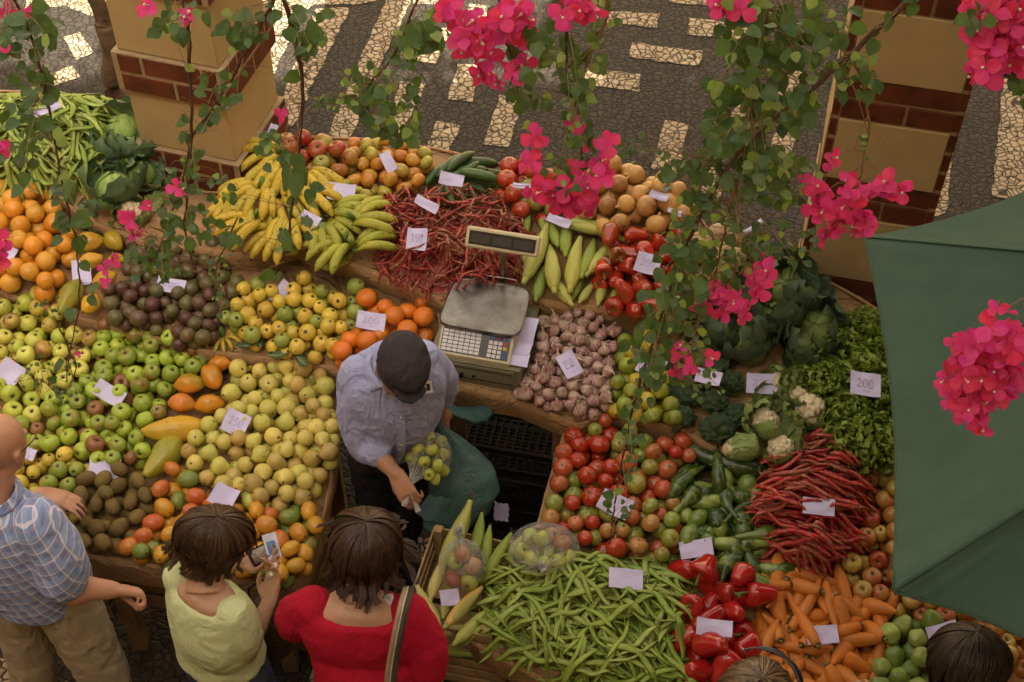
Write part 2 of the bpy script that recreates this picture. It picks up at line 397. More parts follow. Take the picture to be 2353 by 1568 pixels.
tk += [tk[-1]+Vector((-.1, .0, .8)), tk[-1]+Vector((.3, -.1, 2.2)), Vector((.4, 4.2, 5.9))]
tr = empty('courtyard_tree', tk[0], 'slim grey-brown tree trunk standing behind the left pillar', 'tree')
m_ = MB(); cp = crv(tk, 40); m_.tube(cp, [max(.02, .062-.001*i+.008*nz(p, 6)) for i, p in enumerate(cp)], 10)
m_.build('trunk', M_bark, tr)
lm = MB(); lb = tk[-1]
for q in ((2.2,3.2,6.4),(4.2,3.6,6.6),(-.4,1.4,6.3),(2.2,1.6,6.6),(3.4,4.6,6.5)):
    pp = crv([lb, lb.lerp(Vector(q), .5)+Vector((0,0,.25)), Vector(q)], 10); lm.tube(pp, lerp_list([.04,.012], 10), 6)
lm.build('limb', M_bark, tr)
cm = MB(); shade_leaf_cards(cm, (2.6, 2.4, 6.6), (3.3, 2.2, .8), 12500, .15); shade_leaf_cards(cm, (-2.3, 1.5, 6.3), (1.8, .5, .30), 260, .13)  # unseen foliage, placed to darken the right side and dapple the left
cm.build('crown', M_crown, tr, False)

# ================================================================ STALL TABLES
def paper_mat(name, col):
    n = NT(name); g = n.n('NewGeometry').outputs['Position']
    f = n.noise(5, 4, 0.6, vec=g); f2 = n.noise(22, 5, 0.65, vec=g, dist=1.2)
    rid = n.math('ABSOLUTE', n.math('SUBTRACT', n.noise(7, 3, 0.6, vec=g, dist=.8), 0.5)); rid = n.rng(rid, 0, .08)
    c = n.mix(n.rng(f, .3, .7), tuple(x*.82 for x in col), tuple(x*1.15 for x in col)); c = n.mix(n.rng(f2, .5, .8, 0, .35), c, tuple(x*.6 for x in col))
    h = n.math('ADD', rid, n.math('MULTIPLY', f2, .7)); n.bump(h, 0.5, .008); return n.fin(c, .75, .25)
M_paper = paper_mat('brown_kraft_paper', (.40,.24,.115))
M_card = plain('cardboard', (.36,.21,.09), .8, .1, 6, .15, .2)
M_wood = plain('raw_pine_slats', (.40,.27,.13), .75, .22, 12, .4, .25, bsc=50)
M_wood_old = plain('weathered_crate_wood', (.21,.135,.065), .8, .25, 12, .5, .25, bsc=50)
def slab(poly, tier, label, depth=.16, lip=.012, legs=True, mat=None, group='paper-covered display tables'):
    wp = [PS(u, v, tier) for u, v in poly]; n_ = len(wp)
    c = sum(wp, Vector())/n_
    root = empty('display_table', (c.x, c.y, 0), label, 'table', group)
    ring = []
    for i in range(n_):
        a, b = wp[i], wp[(i+1) % n_]; k = max(1, int((b-a).length/.045))
        for j in range(k):
            p = a.lerp(b, j/k); ring.append(p)
    m_ = MB(); N = len(ring); lev = [(0, lip, -.02), (0.006, lip, 0), (.008, -.03, .004), (.006, -depth*.5, .006), (-.006, -depth, .006)]
    area = sum(ring[i].x*ring[(i+1) % N].y-ring[(i+1) % N].x*ring[i].y for i in range(N)); sg = 1 if area > 0 else -1
    vs = []
    nr = []
    for i in range(N):
        t = (ring[(i+1) % N]-ring[i-1]); nr.append(Vector((t.y, -t.x, 0)).normalized()*sg)
    for li, (o_, dz, am) in enumerate(lev):
        for i, p in enumerate(ring):
            wob = .012*nz((p.x, p.y, dz*2), 9)*(li > 1) + .004*nz((p.x, p.y, dz), 40); 
            vs.append(p + nr[i]*(o_+wob) + Vector((0, 0, dz + (.006*nz((p.x, p.y, 3), 14)*(li < 2)))))
    inner = len(vs)
    for i, p in enumerate(ring): vs.append(p - nr[i]*.004 + Vector((0, 0, 0)))
    fs = [(l*N+i, l*N+(i+1) % N, (l+1)*N+(i+1) % N, (l+1)*N+i) for l in range(len(lev)-1) for i in range(N)]
    fs += [(inner+i, inner+(i+1) % N, (i+1) % N, i) for i in range(N)]
    fs.append(tuple(inner+i for i in range(N)))
    m_.add(vs, fs); m_.build('paper_cover', mat or M_paper, root)
    d_ = MB(); vs = [p-nr[i]*.02+Vector((0,0,-.012)) for i, p in enumerate(ring)] + [p-nr[i]*.02+Vector((0,0,-depth*.8)) for i, p in enumerate(ring)]
    d_.add(vs, [tuple(range(N)), tuple(range(2*N-1, N-1, -1))]+[(i, (i+1) % N, N+(i+1) % N, N+i) for i in range(N)]); d_.build('board', M_wood_old, root, False)
    if legs:
        for (u, v) in legs if legs is not True else []:
            p = PS(u, v, tier); l_ = MB(); l_.box((p.x-.03, p.y-.03, 0), (p.x+.03, p.y+.03, p.z-depth*.8-.002)); l_.build('leg', M_wood_old, root, False)
    return root
SL_T1L = [(-220,640),(0,672),(190,738),(480,812),(772,850),(778,940),(768,1040),(745,1180),(706,1290),(656,1344),(420,1310),(200,1276),(-220,1210)]
slab(SL_T1L, 1, 'front left table under brown paper holding apples, pears, kiwis and mangoes', .17, legs=[(-150,1180),(240,1255),(620,1310),(740,900)])
SL_T2L = [(-220,380),(60,400),(230,520),(330,560),(560,590),(680,562),(830,618),(1005,690),(1010,780),(985,905),(850,900),(772,846),(480,808),(190,734),(0,668),(-220,636)]
slab(SL_T2L, 2, 'stepped table under brown paper holding oranges, passion fruit and guavas', .12, legs=[(-150,420),(900,800)])
SL_T3 = [(-220,200),(60,215),(290,280),(318,428),(540,452),(592,338),(640,318),(820,322),(1000,345),(1160,385),(1350,400),(1590,470),(1640,560),(1570,735),(1488,722),(1225,690),(1040,698),(830,614),(680,558),(560,586),(330,556),(230,516),(60,396),(-220,376)]
slab(SL_T3, 3, 'rear table under brown paper holding bananas, borlotti beans, corn and onions', .14, legs=[(-150,230),(620,340),(1560,480),(1200,420)])
SL_T2R = [(1015,690),(1232,686),(1486,722),(1570,735),(1640,620),(1850,620),(1990,700),(2100,760),(2100,1080),(1990,1082),(1850,1030),(1750,1090),(1560,985),(1400,950),(1325,978),(1190,917),(1030,880),(990,905),(1010,780)]
slab(SL_T2R, 2, 'middle table under brown paper holding the scale, garlic, limes, broccoli and lettuce', .13, legs=[(1050,850),(2050,800),(1290,930)])
SL_T1R = [(1300,985),(1330,984),(1400,956),(1560,990),(1750,1096),(1850,1036),(1990,1088),(2110,1090),(2420,1250),(2420,1660),(1900,1640),(1560,1600),(1250,1562),(1085,1475),(1105,1400),(1110,1300),(1235,1212)]
slab(SL_T1R, 1, 'front right table under brown paper holding tomatoes, flat beans and carrots', .15, legs=[(1290,1010),(1260,1500),(2350,1600)])
# strip of folded cardboard along the tomatoes
cs = MB()
a0, a1 = PS(1300, 985, 1, .02), PS(1232, 1214, 1, .02); dx = Vector((.05, .006, 0))
for k in range(12):
    p0, p1 = a0.lerp(a1, k/12), a0.lerp(a1, (k+1)/12); o1 = Vector((0,0,.003*math.sin(k*1.7))); o2 = Vector((0,0,.003*math.sin((k+1)*1.7)))
    cs.add([p0+o1, p1+o2, p1+dx+o2, p0+dx+o1], [(0,1,2,3)]); cs.add([p0+o1, p1+o2, p1+Vector((0,0,-.1)), p0+Vector((0,0,-.1))], [(3,2,1,0)])
tag(cs.build('cardboard_strip', M_card, smooth=False), 'long strip of folded cardboard along the left edge of the tomatoes', 'cardboard')

# ---- wooden crates
def wood_crate(loc, rot, w, d, h, label, mat=None, ns=3, group='wooden produce crates', floor=True):
    root = empty('wooden_crate', loc, label, 'crate', group, rot=rot); mat = mat or M_wood
    def prt(name, boxes):
        m_ = MB()
        for a, b in boxes: m_.box(a, b, 0, None, .0015)
        new(name, m_.mesh(name, mat, False), root)
    t = .008; sh = h/ns*.72; gap = h/ns
    for k in range(ns):
        z0 = k*gap+.01
        for y0 in (-d/2, d/2-t): prt('slat', [((-w/2, y0, z0), (w/2, y0+t, z0+sh))])
        for x0 in (-w/2, w/2-t): prt('slat', [((x0, -d/2+t+.001, z0), (x0+t, d/2-t-.001, z0+sh))])
    for sx in (-1, 1):
        for sy in (-1, 1):
            x0 = sx*(w/2-t-.018)-.016; y0 = sy*(d/2-t-.018)-.016
            prt('corner_post', [((x0, y0, 0), (x0+.032, y0+.032, h+.02))])
    if floor: prt('floor', [((-w/2+t+.002, -d/2+t+.002+i*d/4, .001), (w/2-t-.002, -d/2+(i+.9)*d/4-.004, .009)) for i in range(4)])
    return root
# under the front left table
for k, (u, v, z, lab) in enumerate(((690,1400,.30,'weathered crate under the mango corner of the left table, upper one'), (690,1452,.02,'weathered crate on the ground behind the red shirted woman, lower one'))):
    p = P(u, v, z); wood_crate((p.x-.18, p.y+.12, z), (0,0,R(-12)), .52, .34, .25, lab, M_wood_old, 2)
for k, (u, lab) in enumerate(((340,'weathered crate under the left table beside the green shirted woman'), (60,'weathered crate under the left table beside the plaid shirted man'))):
    p = PS(u, 1290, 1); wood_crate((p.x, p.y+.24, .28), (0,0,R(-10)), .56, .36, .22, lab, M_wood_old, 2)
tm = MB(); 
p0, p1 = PS(205, 1278, 1, -.17), PS(655, 1346, 1, -.17)
dd = (p1-p0); 
tm.box((0, -.01, -.05), (dd.length, .03, -.0), 0, Matrix.Translation(p0+Vector((0,0,-.05))) @ Matrix.Rotation(math.atan2(dd.y, dd.x), 4, 'Z') @ Matrix.Rotation(-math.asin(dd.z/dd.length), 4, 'Y'), .002)
tag(tm.build('timber_rail', M_wood, smooth=False), 'long pine rail along the front of the left table', 'rail')
# crates seen in the seller's gap
for z, k, lab in ((.02,0,'pine crate at the bottom of the stack beside the tomatoes'), (.25,1,'pine crate in the middle of the stack beside the tomatoes'), (.46,2,'pine crate on top of the stack beside the tomatoes')):
    p = PS(1300, 1095, 1); wood_crate((p.x+.21-.01*k, p.y+.05, z), (0,0,R(-14+k)), .44, .36, .20, lab, M_wood, 3)
M_black = plain('black_plastic', (.012,.012,.013), .35, .2, 20, .05, .5)
def plastic_crate(loc, rot, w, d, h, label):
    root = empty('plastic_crate', loc, label, 'crate', 'black plastic crates in the gap', rot=rot)
    t = .012; m_ = MB()
    for z0, z1 in ((0,.02),(h-.03,h)):
        m_.box((-w/2,-d/2,z0),(w/2,-d/2+t,z1)); m_.box((-w/2,d/2-t,z0),(w/2,d/2,z1)); m_.box((-w/2,-d/2+t,z0),(-w/2+t,d/2-t,z1)); m_.box((w/2-t,-d/2+t,z0),(w/2,d/2-t,z1))
    m_.box((-w/2,-.006,h*.48),(-w/2+t*.8,.006,h*.5))
    new('rim', m_.mesh('rim', M_black, False), root)
    for s in (-1, 1):
        l_ = MB(); n_ = 11
        for i in range(n_):
            x = -w/2+w*i/(n_-1)*.98+.004
            for dr in (-1, 1):
                x2 = x+dr*.09
                if abs(x2) > w/2: continue
                l_.tube([(x, s*(d/2-t/2), .02), (x2, s*(d/2-t/2), h-.03)], .003, 4)
        new('lattice_side', l_.mesh('lattice_side', M_black, False), root)
        l_ = MB()
        for i in range(8):
            y = -d/2+.02+(d-.04)*i/7; l_.box((s*(w/2-t*.8)-.002, y-.004, .02), (s*(w/2-t*.8)+.002, y+.004, h-.03))
        new('slotted_end', l_.mesh('slotted_end', M_black, False), root)
    f_ = MB()
    for i in range(14): f_.box((-w/2+t, -d/2+t+(d-2*t)*i/14, .003), (w/2-t, -d/2+t+(d-2*t)*(i+.45)/14, .009))
    for i in range(14): f_.box((-w/2+t+(w-2*t)*i/14, -d/2+t, .010), (-w/2+t+(w-2*t)*(i+.3)/14, d/2-t, .014))
    new('floor', f_.mesh('floor', M_black, False), root); return root
for i, (u, v, z, lab) in enumerate(((1160,1020,.42,'black lattice plastic crate in the gap, highest and furthest back'), (1150,1085,.28,'black lattice plastic crate in the gap, second from the back'), (1150,1150,.10,'black lattice plastic crate in the gap, nearest the corn'))):
    p = P(u, v, z); plastic_crate((p.x, p.y, z), (0, 0, R(-12)), .50, .30, .15, lab)
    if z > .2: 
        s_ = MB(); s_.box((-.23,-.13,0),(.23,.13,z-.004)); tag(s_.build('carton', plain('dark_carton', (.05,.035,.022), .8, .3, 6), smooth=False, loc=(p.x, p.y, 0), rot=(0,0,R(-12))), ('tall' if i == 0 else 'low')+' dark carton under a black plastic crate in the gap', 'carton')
# ================================================================ PRODUCE: meshes
def prof(keys, n):
    return [(max(p[0], 4e-4), p[2]) for p in crv([(a, 0, b) for a, b in keys], n)]
def lathe_mesh(name, keys, R_, mats, seg=18, n=15, fn=None, extra=None, mfn=None):
    m = MB(); m.lathe([(a*R_, b*R_) for a, b in prof(keys, n)], seg, 0, None, fn, mfn)
    if extra: extra(m)
    return m.mesh(name, mats)
def lump(R_, amp, sc, o):       # irregular outline for grown things
    def f(p, t, a):
        k = 1+amp*nz((p[0]/R_, p[1]/R_, p[2]/R_), sc, o); return (p[0]*k, p[1]*k, p[2]*k)
    return f
M_stem = plain('dry_stem', (.11,.065,.03), .8, .3, 60, .3)
M_gstem = plain('green_stalk', (.13,.20,.04), .6, .3, 60, .3)
APPLE = [(0,-.58),(.1,-.64),(.3,-.80),(.55,-.78),(.82,-.52),(.97,-.12),(1,.2),(.93,.52),(.74,.78),(.48,.88),(.25,.80),(.1,.62),(0,.5)]
def mk_apple(i, mat, R_=.0355, stem=True, flat=1.0):
    def fn(p, t, a):
        k = 1+.05*nz((p[0]/R_, p[1]/R_, p[2]/R_), .9, i*3.1) + .03*math.cos(5*a+i)*max(0, .45-t)
        return (p[0]*k, p[1]*k, p[2]*k*flat*.95)
    def ex(m):
        if stem: m.tube([(0,0,.5*R_),(.003,.001,.75*R_),(.007,.002,1.05*R_)], [.0014,.0011,.0016], 5, 1)
        for k in range(5): m.tube([(.1*R_*math.cos(k*1.256), .1*R_*math.sin(k*1.256), -.6*R_),(.02*R_*math.cos(k*1.256), .02*R_*math.sin(k*1.256), -.72*R_)], [.0022,.0006], 4, 1)
    return lathe_mesh('apple', APPLE, R_, [mat, M_stem], 18, 15, fn, ex)
SPH = [(math.sin(PI*k/12), -math.cos(PI*k/12)) for k in range(13)]
def mk_round(name, i, mat, R_, sq=(1,1,1), amp=.04, sc=.9, dim=.06, seg=18, extra=None, mats=None, lobes=0, lamp=.03, n=13):
    def fn(p, t, a):
        k = 1+amp*nz((p[0]/R_, p[1]/R_, p[2]/R_), sc, i*2.7) + (lamp*math.cos(lobes*a+i) if lobes else 0)
        z = p[2]*k; q = math.hypot(p[0], p[1])/R_
        if p[2] > 0: z -= dim*R_*math.exp(-(q/.22)**2)*2
        return (p[0]*k*sq[0], p[1]*k*sq[1], z*sq[2])
    return lathe_mesh(name, SPH, R_, mats or [mat], seg, n, fn, extra)
F_apple = fruit('green_apple_skin', .32, .5, blush=(.26,.10,.035), bsc=30, speck=(.10,.06,.02), spsc=60, spth=.66, patch=(.13,.075,.03), psc=26, pth=.68, zcol=((.09,.06,.025), .009))
F_rapple = fruit('red_apple_skin', .28, .5, blush=(.33,.022,.012), bsc=22, bsoft=.2, speck=(.5,.35,.12), spsc=160, spth=.70, spamt=.5, zcol=((.20,.16,.04), .010))
F_pear = fruit('pear_skin', .38, .45, blush=(.42,.26,.07), bsc=22, speck=(.18,.10,.03), spsc=110, spth=.66, patch=(.22,.13,.035), psc=30, pth=.66, zcol=((.10,.06,.02), .006))
F_guava = fruit('guava_skin', .36, .45, blush=(.55,.33,.05), bsc=20, speck=(.16,.10,.03), spsc=90, spth=.64, patch=(.24,.14,.04), psc=30, pth=.66, zcol=((.05,.035,.012), .0075), bump=.2, bmsc=45)
F_orange = fruit('orange_peel', .38, .5, blush=(.62,.21,.012), bsc=8, speck=None, bump=.25, bmsc=420, zcol=((.35,.20,.04), .004), mott=.1)
F_kiwi = fruit('kiwi_skin', .7, .25, blush=(.085,.052,.018), bsc=18, speck=(.05,.03,.01), spsc=200, spth=.56, spamt=.4, bump=.3, bmsc=260, zcol=((.05,.03,.012), .007))
F_mango = fruit('mango_skin', .3, .5, blush=(.50,.10,.025), bsc=14, bsoft=.2, speck=(.09,.06,.015), spsc=80, spth=.68, patch=(.08,.045,.015), psc=34, pth=.70, zcol=((.06,.035,.015), .005))
F_passion = fruit('passion_fruit_skin', .36, .45, blush=(.085,.028,.026), bsc=14, bsoft=.2, speck=(.30,.22,.10), spsc=200, spth=.63, spamt=.35, patch=(.16,.10,.045), psc=26, pth=.6, bump=.15, bmsc=60)
F_tomato = fruit('tomato_skin', .2, .5, blush=(.42,.030,.010), bsc=8, bsoft=.3, zcol=((.12,.13,.03), .007), mott=.1, bump=.02, coat=.3)
F_lime = fruit('citrus_peel', .35, .5, blush=(.50,.38,.03), bsc=10, bsoft=.25, bump=.3, bmsc=330, speck=(.15,.10,.03), spsc=80, spth=.70, zcol=((.2,.14,.04), .003))
F_pepper = fruit('pepper_skin', .16, .5, blush=(.05,.09,.012), bsc=12, bsoft=.2, mott=.12, bump=.03, bmsc=30, coat=.5)
F_onion = fruit('onion_skin', .3, .5, blush=(.24,.10,.03), streak=True, bsoft=.3, mott=.2, bump=.12, bmsc=60)
F_carrot = fruit('carrot_skin', .5, .4, blush=(.50,.20,.05), bsc=12, bsoft=.3, speck=(.12,.05,.02), spsc=120, spth=.68, spamt=.6, bump=.25, bmsc=90)
F_chayote = fruit('chayote_skin', .38, .5, blush=(.20,.26,.07), bsc=12, bsoft=.3, bump=.4, bmsc=45)
F_gourd = fruit('green_gourd_skin', .25, .5, blush=(.30,.38,.07), bsc=18, streak=True, bsoft=.12, speck=(.24,.32,.08), spsc=80, spth=.62, spamt=.6, bump=.06, coat=.2)
F_cuke = fruit('cucumber_skin', .35, .5, blush=(.07,.14,.025), bsc=20, bsoft=.2, speck=(.13,.20,.06), spsc=90, spth=.68, spamt=.5, bump=.4, bmsc=50)
F_papaya = fruit('papaya_skin', .32, .5, blush=(.22,.25,.025), bsc=6, bsoft=.2, speck=(.15,.10,.03), spsc=50, spth=.68, bump=.08, bmsc=18)
F_banana = fruit('banana_peel', .42, .4, blush=(.28,.31,.04), bsc=6, bsoft=.25, speck=(.06,.032,.01), spsc=75, spth=.615, patch=(.05,.03,.012), psc=34, pth=.70, mott=.12, bump=.06)
F_potato = fruit('beige_gourd_skin', .5, .35, mott=.15, speck=(.2,.13,.06), spsc=70, spth=.66)
M_tip = plain('banana_tip', (.035,.022,.010), .8, .3, 90, .3)

MESH = {}
MESH['apple'] = [mk_apple(i, F_apple, .0345, flat=(.88, .95, 1.0)[i % 3]) for i in range(4)]
MESH['rapple'] = [mk_apple(i+7, F_rapple, .0345, flat=(.92, 1.0)[i % 2]) for i in range(3)]
MESH['orange'] = [mk_round('orange', i, F_orange, .039, (1,1,.96), .02, .8, .04) for i in range(3)]
MESH['clementine'] = [mk_round('clementine', i, F_orange, .037, (1,1,.84), .03, .9, .07) for i in range(2)]
PEAR = [(0,-.86),(.2,-.94),(.55,-.86),(.85,-.56),(1,-.1),(.95,.25),(.74,.6),(.5,.88),(.32,1.1),(.16,1.2),(0,1.2)]
PEAR2 = [(0,-.9),(.2,-.95),(.6,-.84),(.9,-.5),(1,0),(.9,.42),(.62,.78),(.35,.95),(.12,1.0),(0,.98)]
def mk_pear(i, k, R_=.034):
    return lathe_mesh('pear', k, R_, [F_pear, M_stem], 16, 13, lump(R_, .06, .9, i*2.2), lambda m: m.tube([(0,0,k[-1][1]*R_*.95),(.002,.001,k[-1][1]*R_+.010)], [.0016,.0013], 5, 1))
MESH['pear'] = [mk_pear(0, PEAR), mk_pear(1, PEAR2), mk_pear(2, PEAR2), mk_pear(3, [(a, b*.92) for a, b in PEAR])]
def calyx(m, R_, z, n_=5):
    for k in range(n_):
        a = k*2*PI/n_; m.tube([(.10*R_*math.cos(a), .10*R_*math.sin(a), z*.97),(.2*R_*math.cos(a), .2*R_*math.sin(a), z*1.04)], [.0018,.0008], 4, 1)
MESH['guava'] = [mk_round('guava', i, F_guava, .028, (1,1,(1.0,1.08,.95)[i]), .07, 1.0, .07, 16, lambda m: calyx(m, .028, .026), [F_guava, M_stem]) for i in range(3)]
MESH['kiwi'] = [mk_round('kiwi', i, F_kiwi, .024, (1,.94,1.32), .05, .8, .03, 16) for i in range(3)]
MESH['mango'] = [mk_round('mango', i, F_mango, .031, (1,.88,1.18), .08, .7, .03, 16) for i in range(4)]
MESH['smango'] = [mk_round('mango', i+5, F_mango, .0255, (1,.9,1.12), .08, .7, .03, 14) for i in range(3)]
MESH['passion'] = [mk_round('passion_fruit', i, F_passion, .0275, (1,1,1.1), .06, 1.3, .03, 14, lambda m: m.tube([(0,0,.026),(.001,0,.034)], .0015, 4, 1), [F_passion, M_stem]) for i in range(3)]
def tom_ex(R_, z, cal):
    def f(m):
        if cal:
            for k in range(5):
                a = k*1.256; m.tube([(0,0,z),(.25*R_*math.cos(a), .25*R_*math.sin(a), z+.002),(.5*R_*math.cos(a+.1), .5*R_*math.sin(a+.1), z-.001)], [.002,.0022,.0006], 4, 1)
        m.tube([(0,0,z-.004),(0,0,z+.003)], .0022, 5, 1)
    return f
MESH['tomato'] = [mk_round('tomato', 0, F_tomato, .036, (1,1,.88), .03, .9, .07, 18, tom_ex(.036,.028,False), [F_tomato, M_gstem]), mk_round('tomato', 1, F_tomato, .033, (1,1,1.0), .04, .9, .05, 18, tom_ex(.033,.031,False), [F_tomato, M_gstem]),
    mk_round('tomato', 2, F_tomato, .038, (1,1,.8), .04, .9, .10, 28, tom_ex(.038,.025,True), [F_tomato, M_gstem], 7, .035)]
LIME = [(0,-1.08),(.12,-1.0),(.3,-.88),(.7,-.62),(.95,-.2),(.97,.15),(.75,.6),(.35,.88),(.14,1.04),(.05,1.14),(0,1.14)]
MESH['lime'] = [lathe_mesh('lime', LIME, .031, [F_lime], 16, 13, lump(.031, .07, .9, i*3)) for i in range(3)]
def mk_pepper(i, L=1.25, lob=4):
    R_ = .037
    K = [(0,-.95*L),(.25,-1.0*L),(.55,-.86*L),(.72,-.45*L),(.9,0),(1,.42*L),(.92,.74*L),(.66,.88*L),(.35,.80*L),(.12,.62*L),(0,.55*L)]
    def fn(p, t, a):
        k = 1+(.10*math.cos(lob*a+i)*(0.4+.6*abs(t-.35))) + .10*nz((p[0]/R_, p[1]/R_, p[2]/R_), .8, i*5)
        return (p[0]*k+.012*math.sin(p[2]*26+i), p[1]*k, p[2])
    def ex(m):
        z = .56*L*R_; m.tube([(0,0,z),(0,0,z+.012),(.004,.002,z+.026),(.012,.004,z+.036)], [.006,.0035,.0035,.0048], 7, 1)
        m.tube([(0,0,z),(0,0,z+.005)], [.014,.004], 8, 1)
    return lathe_mesh('pepper', K, R_, [F_pepper, M_gstem], 24, 18, fn, ex)
MESH['pepper'] = [mk_pepper(0, 1.2, 4), mk_pepper(1, 1.45, 3), mk_pepper(2, 1.05, 4), mk_pepper(3, 1.6, 3)]
ONION = [(0,-.86),(.12,-.86),(.5,-.78),(.88,-.4),(1,.05),(.86,.48),(.5,.78),(.22,.92),(.13,1.08),(.15,1.3),(.05,1.36)]
def on_ex(m):
    for k in range(9):
        a = k*.7; m.tube([(.003*math.cos(a), .003*math.sin(a), -.032),(.009*math.cos(a), .009*math.sin(a), -.040),(.014*math.cos(a+.4), .014*math.sin(a+.4), -.043)], [.0009,.0007,.0003], 3, 1)
MESH['onion'] = [lathe_mesh('onion', ONION, (.039,.036,.042)[i], [F_onion, M_stem], 18, 16, lump(.038, .06, .8, i*3), on_ex) for i in range(3)]
# garlic: cloves under papery skin, purple streaks running up each clove
def garlic_mat():
    n = NT('garlic_skin'); oi = n.n('ObjectInfo'); W = n.math('MULTIPLY', oi.outputs['Random'], 31.0); at = n.n('Attribute'); at.attribute_name = 'clove'
    f = n.noise(1.6, 3, .6, vec=n.co(scale=(70, 70, 9)), w=W); sx = n.n('SeparateColor'); n.l(at.outputs['Color'], sx.inputs[0])
    c = n.mix(n.rng(f, .35, .6), (.46,.31,.24), (.24,.065,.08)); c = n.mix(n.rng(n.noise(26, 3, w=W), .45, .62), c, (.47,.34,.26))
    c = n.mix(n.math('MULTIPLY', sx.outputs[0], .8), c, (.52,.42,.32)); n.bump(f, .3, .002)
    return n.fin(c, .45, .4)
M_garlic = garlic_mat()
def mk_garlic(i, R_=.0255):
    K = [(0,-.62),(.3,-.68),(.75,-.52),(1,-.1),(.92,.25),(.6,.62),(.28,.86),(.14,1.06),(.11,1.35),(.12,1.6),(0,1.62)]
    nc = 9+i
    def fn(p, t, a):
        e = math.sin(PI*min(1, t/.72)) if t < .72 else 0
        k = 1+e*.11*(abs(math.cos(nc*a/2))-.6) + .05*nz((p[0]/R_, p[1]/R_, p[2]/R_), .9, i*4)
        b = max(0, t-.7)*.05; return (p[0]*k+b*math.cos(i*2), p[1]*k+b*math.sin(i*2), p[2])
    me = lathe_mesh('garlic_bulb', K, R_, [M_garlic, M_stem], 44, 15, fn, lambda m: [m.tube([(.004*math.cos(k), .004*math.sin(k), -.62*R_),(.010*math.cos(k), .010*math.sin(k), -.8*R_)], [.0012,.0004], 3, 1) for k in range(8)])
    ca = me.color_attributes.new('clove', 'FLOAT_COLOR', 'POINT')
    for v in me.vertices:
        a = math.atan2(v.co.y, v.co.x); e = 1-abs(math.cos(nc*a/2)); ca.data[v.index].color = (1 if e > .82 or v.co.z > R_*1.0 else 0, 0, 0, 1)
    return me
MESH['garlic'] = [mk_garlic(i) for i in range(3)]
def mk_long(name, L, rads, bend, mats, seg=12, n=16, flat=1.0, ridg=0, ramp=.0, extra=None, mi=0, i=0, bumpn=.03):
    pts = crv([(-L/2, 0, 0), (-L/6, bend*.7, 0), (L/6, bend*.7, 0), (L/2, 0, 0)], n); m = MB(); rr = lerp_list(rads, n); m.tube(pts, rr, seg, mi, flat)
    vs = []
    for k, v in enumerate(m.v):
        a = 2*PI*(k % seg)/seg; c = pts[min(k//seg, n-1)]; d = Vector(v)-c; s_ = 1+(ramp*math.cos(ridg*a) if ridg else 0)+bumpn*nz((v[0]*40, v[1]*40, v[2]*40), 1, i*3.3); vs.append(c+d*s_)
    m.v = [tuple(v) for v in vs]
    if extra: extra(m, pts)
    return m.mesh(name, mats)
M_crowngreen = plain('carrot_crown', (.055,.05,.02), .8, .4, 90, .4)
def car_ex(m, pts):
    e = pts[-1]; m.tube([e-Vector((.004,0,0)), e+Vector((.003,0,0))], [.0125,.009], 9, 1); m.tube([e, e+Vector((.009,0,0))], [.0065,.005], 7, 2)
MESH['carrot'] = [mk_long('carrot', L, rd, b, [F_carrot, M_crowngreen, plain('carrot_stub', (.24,.20,.06), .8, .3, 60)], 14, 18, .96, 0, 0, car_ex, i=i) for i, (L, rd, b) in enumerate((
    (.150, (.003,.008,.0125,.0165,.0195,.021,.0175,.012), .004), (.185, (.003,.008,.012,.015,.0175,.019,.0165,.011), .012), (.125, (.004,.012,.018,.021,.0235,.023,.019,.012), .0), (.165, (.003,.010,.015,.0185,.021,.022,.018,.012), -.010)))]
MESH['cucumber'] = [mk_long('cucumber', L, (.006,.018,.0225,.0235,.0235,.0225,.018,.006), b, [F_cuke], 14, 16, 1, 0, 0, i=i) for i, (L, b) in enumerate(((.19,.01),(.17,.004),(.205,.014)))]
def gr_ex(m, pts): e = pts[-1]; d = (pts[-1]-pts[-2]).normalized(); m.tube([e-d*.006, e+d*.012, e+d*.022], [.008,.0055,.007], 6, 1)
MESH['gourd'] = [mk_long('squash', L, rd, b, [F_gourd, M_gstem], 16, 20, 1, 0, 0, gr_ex, i=i) for i, (L, rd, b) in enumerate((
    (.17, (.006,.026,.034,.033,.024,.016,.013,.011,.009), .025), (.21, (.006,.022,.027,.026,.022,.018,.015,.012,.010), .045), (.13, (.006,.028,.034,.029,.018,.012,.010,.009), .006), (.19, (.008,.020,.024,.024,.022,.019,.016,.012,.010), -.03), (.085, (.006,.024,.030,.030,.024,.010), .0)))]
MESH['marrow'] = [mk_long('marrow', .40, (.010,.036,.044,.044,.040,.034,.030,.026,.022,.010), .05, [F_gourd, M_gstem], 18, 26, 1, 0, 0, gr_ex, i=3)]
MESH['chayote'] = [lathe_mesh('chayote', [(0,-.86),(.25,-.9),(.7,-.72),(1,-.2),(.96,.2),(.74,.7),(.5,1.05),(.25,1.22),(0,1.18)], .033, [F_chayote], 26, 15, (lambda i: lambda p, t, a: tuple(c*(1+.07*math.cos(5*a+i)+.06*nz((p[0]*30, p[1]*30, p[2]*30), 1, i)) for c in p[:2])+(p[2],))(i)) for i in range(3)]
MESH['papaya'] = [mk_long('papaya', L, rd, .01, [F_papaya, M_stem], 20, 20, 1, 5, .05, lambda m, pts: m.tube([pts[0], pts[0]-Vector((.008,0,0))], [.008,.006], 6, 1), i=i, bumpn=.05) for i, (L, rd) in enumerate((
    (.27, (.012,.034,.046,.054,.058,.054,.040,.014)), (.22, (.012,.030,.040,.050,.056,.050,.036,.012)), (.15, (.014,.038,.050,.052,.046,.034,.012)), (.115, (.010,.030,.040,.042,.036,.026,.010))))]
